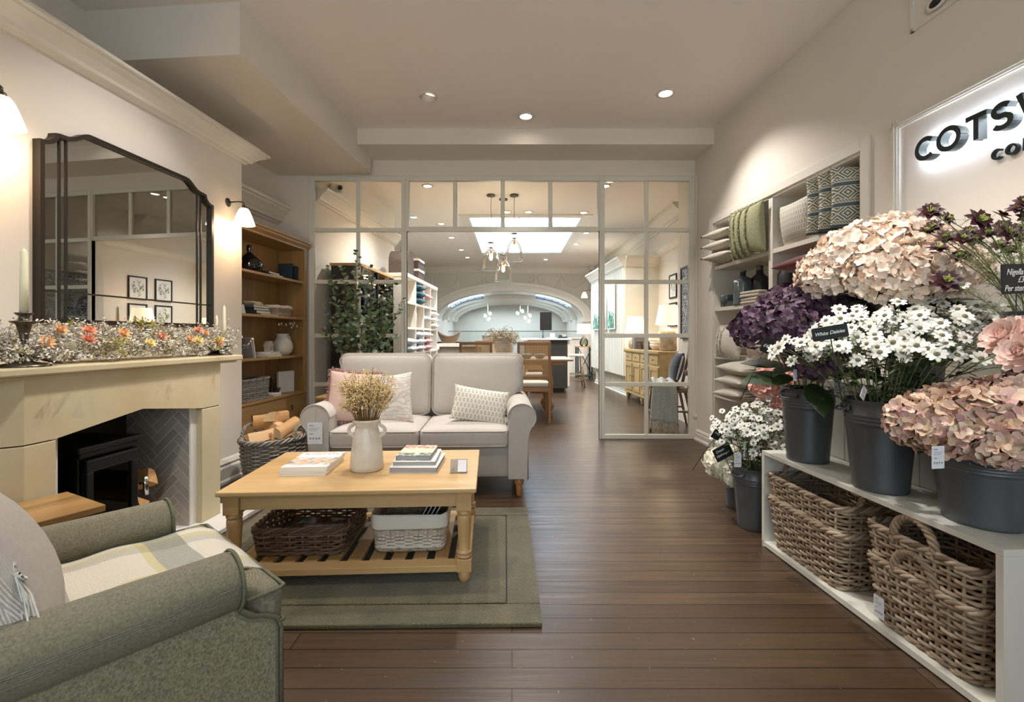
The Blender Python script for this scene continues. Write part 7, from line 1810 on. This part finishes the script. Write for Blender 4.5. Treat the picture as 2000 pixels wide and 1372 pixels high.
def picture(label, x, y, z, w, h, art, grp=None, fw=.022):
    t = thing('framed_picture', label, 'picture', (x, y, z), -pi/2, grp)
    MB().box(-w/2, w/2, -.02, 0, h/2-fw, h/2).box(-w/2, w/2, -.02, 0, -h/2, -h/2+fw).box(-w/2, -w/2+fw, -.02, 0, -h/2+fw, h/2-fw).box(w/2-fw, w/2, -.02, 0, -h/2+fw, h/2-fw).build('frame', BLK, t)
    MB().box(-w/2+fw, w/2-fw, -.008, 0, -h/2+fw, h/2-fw).build('print', art, t); return t
GP_ = 'four black framed botanical prints above the sideboard'
for i, (y, z, lb) in enumerate([(8.12, 2.08, 'upper left'), (7.60, 2.08, 'upper right'), (8.12, 1.58, 'lower left'), (7.60, 1.58, 'lower right')]):
    picture('small black framed botanical print above the sideboard, %s of four' % lb, 2.845, y, z, .36, .42, (BOT, BOT2)[i == 2], GP_)
t = NT('ornate_damask_print'); v = t.co((1, 1, 1)); sp = t.n('SeparateXYZ'); t.l(v, sp.inputs[0]); ab = t.n('Math', operation='ABSOLUTE'); t.l(sp.outputs['X'], ab.inputs[0]); cbn = t.n('CombineXYZ'); t.l(ab.outputs[0], cbn.inputs[0]); t.l(sp.outputs['Z'], cbn.inputs[2])
n = t.n('TexNoise', i_Scale=15.0, i_Detail=1.5, i_Distortion=3.5); t.l(cbn.outputs[0], n.inputs['Vector'])
t.l(t.ramp(n.outputs['Fac'], [(.49, lin('d3d6dc')), (.52, lin('2a2f3a'))]), t.b.inputs['Base Color']); t.b.inputs['Roughness'].default_value = .5
picture('large black framed print with dense black and white leaf pattern, nearest the screen', 2.395, 6.15, 1.66, .72, 1.0, t.m, fw=.03)
# art on boarded breast, sconces
t_ = NT('bright_foliage_canvas'); v = t_.co(); n = t_.n('TexNoise', i_Scale=9.0, i_Detail=5.0, i_Distortion=1.0); t_.l(v, n.inputs['Vector'])
sp = t_.n('SeparateXYZ'); t_.l(v, sp.inputs[0]); ad = t_.n('Math', operation='MULTIPLY_ADD'); t_.l(sp.outputs['Z'], ad.inputs[0]); ad.inputs[1].default_value = .5; t_.l(n.outputs['Fac'], ad.inputs[2])
t_.l(t_.ramp(ad.outputs[0], [(.28, lin('2c6a54')), (.40, lin('7fb89c')), (.47, lin('eef5f2')), (.6, lin('ffffff'))]), t_.b.inputs['Base Color'])
for i, (px, w_) in enumerate(((1168, .62), (1185, .25), (1198, .55))):
    Y_ = (2.2+.06*8.95)/((px-1000)/900+.06); x = 2.2-.06*(Y_-8.95)-.02
    t = picture('bright canvas print of foliage on the white boarded wall, %s' % ['left one', 'middle narrow one', 'right one'][i], x-.018, Y_, 1.82, w_, .95, t_.m, 'foliage canvases on the boarded wall'); t.rotation_euler = (0, 0, -pi/2+.06)
    t.children[0].data.materials[0] = PAPER
for i, (px, py) in enumerate(((1192, 549), (1152, 567))):
    Y_ = (2.2+.06*8.95-.02)/((px-1000)/900+.06); x = 2.2-.06*(Y_-8.95)-.02; z = EYE-(py-HZ)/F*Y_
    t = dup(t0, (x, Y_, z), -pi/2, 'white shaded wall lamp on the boarded wall, %s one' % ('nearer' if i == 0 else 'farther'), 'wall lamps on the boarded wall')
    light('POINT', 'boarded_wall_lamp_glow', (x-.16, Y_, z-.22), 2.5, (1, .9, .78), shadow_soft_size=.04)
# chair with throw
RUST = wood('rustic_chair_oak', '8c6f50', '6d5238', 'z', .6, .6)
ch = thing('windsor_chair', 'dark wooden high backed chair seen from the side, behind the right glazed panel', 'chair', (2.02, 5.95, 0), -pi/2-.15)
# faces -x in the world: local -y front
for sx in (-1, 1):
    MB().tube([(sx*.24, -.26, 0), (sx*.19, -.18, .50)], [.014, .02], 10).build('leg', RUST, ch); MB().tube([(sx*.24, .28, 0), (sx*.18, .17, .50)], [.014, .02], 10).build('leg', RUST, ch)
    MB().tube([(sx*.19, .2, .52), (sx*.20, .27, .85), (sx*.19, .31, 1.10)], [.02, .019, .017], 10).build('back_post', RUST, ch)
MB().rbox(.46, .46, .04, .015, 8, T=TR(0, 0, .515)).build('seat', RUST, ch)
for z, y in ((1.07, .305), (.9, .28), (.72, .245)): MB().rbox(.38, .025, .07, .01, 5, T=TR(0, y, z)).build('back_rail', RUST, ch)
MB().tube([(-.215, -.22, .22), (.215, -.22, .22)], .011, 8).tube([(-.215, .23, .22), (.215, .23, .22)], .011, 8).tube([(-.215, -.22, .26), (-.215, .23, .26)], .011, 8).tube([(.215, -.22, .26), (.215, .23, .26)], .011, 8).build('stretcher_frame', RUST, ch)
CM = Matrix.Rotation(-pi/2-.15, 3, 'Z')
def chp(x, y, z): q = CM @ Vector((x, y, 0)); return (2.02+q.x, 5.95+q.y, z)
NAVC = mat('navy_velvet', '2b2f42', .85, sheen=.4)
t = thing('seat_cushion', 'flat slate blue cushion lying on the seat of the dark wooden chair', 'cushion', chp(0, -.06, .585)); t.rotation_euler = (CM @ Matrix.Rotation(pi/2, 3, 'X')).to_euler(); MB().pillow(.42, .42, .12).build('cover', mat('slate_blue_cotton', '5f6278', .9), t, weld=True)
t = thing('scatter_cushion', 'navy cushion with a cream edge on the dark wooden chair', 'cushion', chp(0, .10, .80)); t.rotation_euler = (CM @ Matrix.Rotation(-.25, 3, 'X')).to_euler(); MB().pillow(.42, .40, .16).build('cover', NAVC, t, weld=True)
MB().tube([(x*.93, -.0, z*.93) for x, z in resample(rrect(.42, .40, .03, 4), 40)], .011, 6, closed=True).build('cream_fringe', CREAMF, t)
GT = mat('grey_wool_throw', 'dededb', .95, c2='c2c3c0', sc=80, bump=.002)
t = thing('grey_throw', 'grey wool throw with white fringe hanging over the dark wooden chair', 'throw', chp(-.0, 0, .0), -pi/2-.15)
def tf(u, v):
    # runs over the seat (x from .22 to the near edge) and hangs down the near side
    s_ = v*.76; w_ = (u-.5)*(.24+.10*v)
    if s_ < .28: x, z = -.02+.30*(s_/.28), .66-.04*(s_/.28)
    else: x, z = .29+.02*math.sin(s_*8), .62-(s_-.28)
    return (x+.012*math.sin(u*19), w_-.10, z+.012*math.sin(u*14+v*3)-(.06*(u-.5) if s_ >= .28 else 0))
MB().grid(tf, 24, 26).build('wool_cloth', GT, t, solid=.006)
m = MB(); R = random.Random(1)
for i in range(60):
    u = i/59; p = Vector(tf(u, 1)); m.tube([p, p+Vector((R.gauss(0, .008), R.gauss(0, .008), -.05)), p+Vector((R.gauss(0, .014), R.gauss(0, .014), -.10-.03*R.random()))], .0028, 4, caps=False)
tag(m.build('fringe', CREAMF, t), kind='stuff')
# dome cameras
for i, (px, py, Y_) in enumerate(((662, 368, 5.9), (752, 437, 8.2))):
    p = P(px, py, Y_); t = thing('security_camera', 'white dome security camera on the left wall of the back room, %s one' % ('nearer' if i == 0 else 'farther'), 'security camera', p, 0, 'security cameras on the left wall')
    MB().lathe([(0, -.07), (.06, -.07), (.065, -.05), (.06, 0), (0, 0)], 20, T=TR(-.02, 0, 0, ry=pi/2)).build('mount', TRIM, t); MB().lathe([(0, -.05), (.03, -.045), (.05, -.02), (.052, .01), (.04, .04), (0, .05)], 20, T=TR(.03, -.02, -.01)).build('ball_housing', TRIM, t)
    MB().lathe([(.03, 0), (.028, .01), (0, .012)], 16, T=TR(.04, -.068, -.015, rx=pi/2)).build('lens', INK, t)
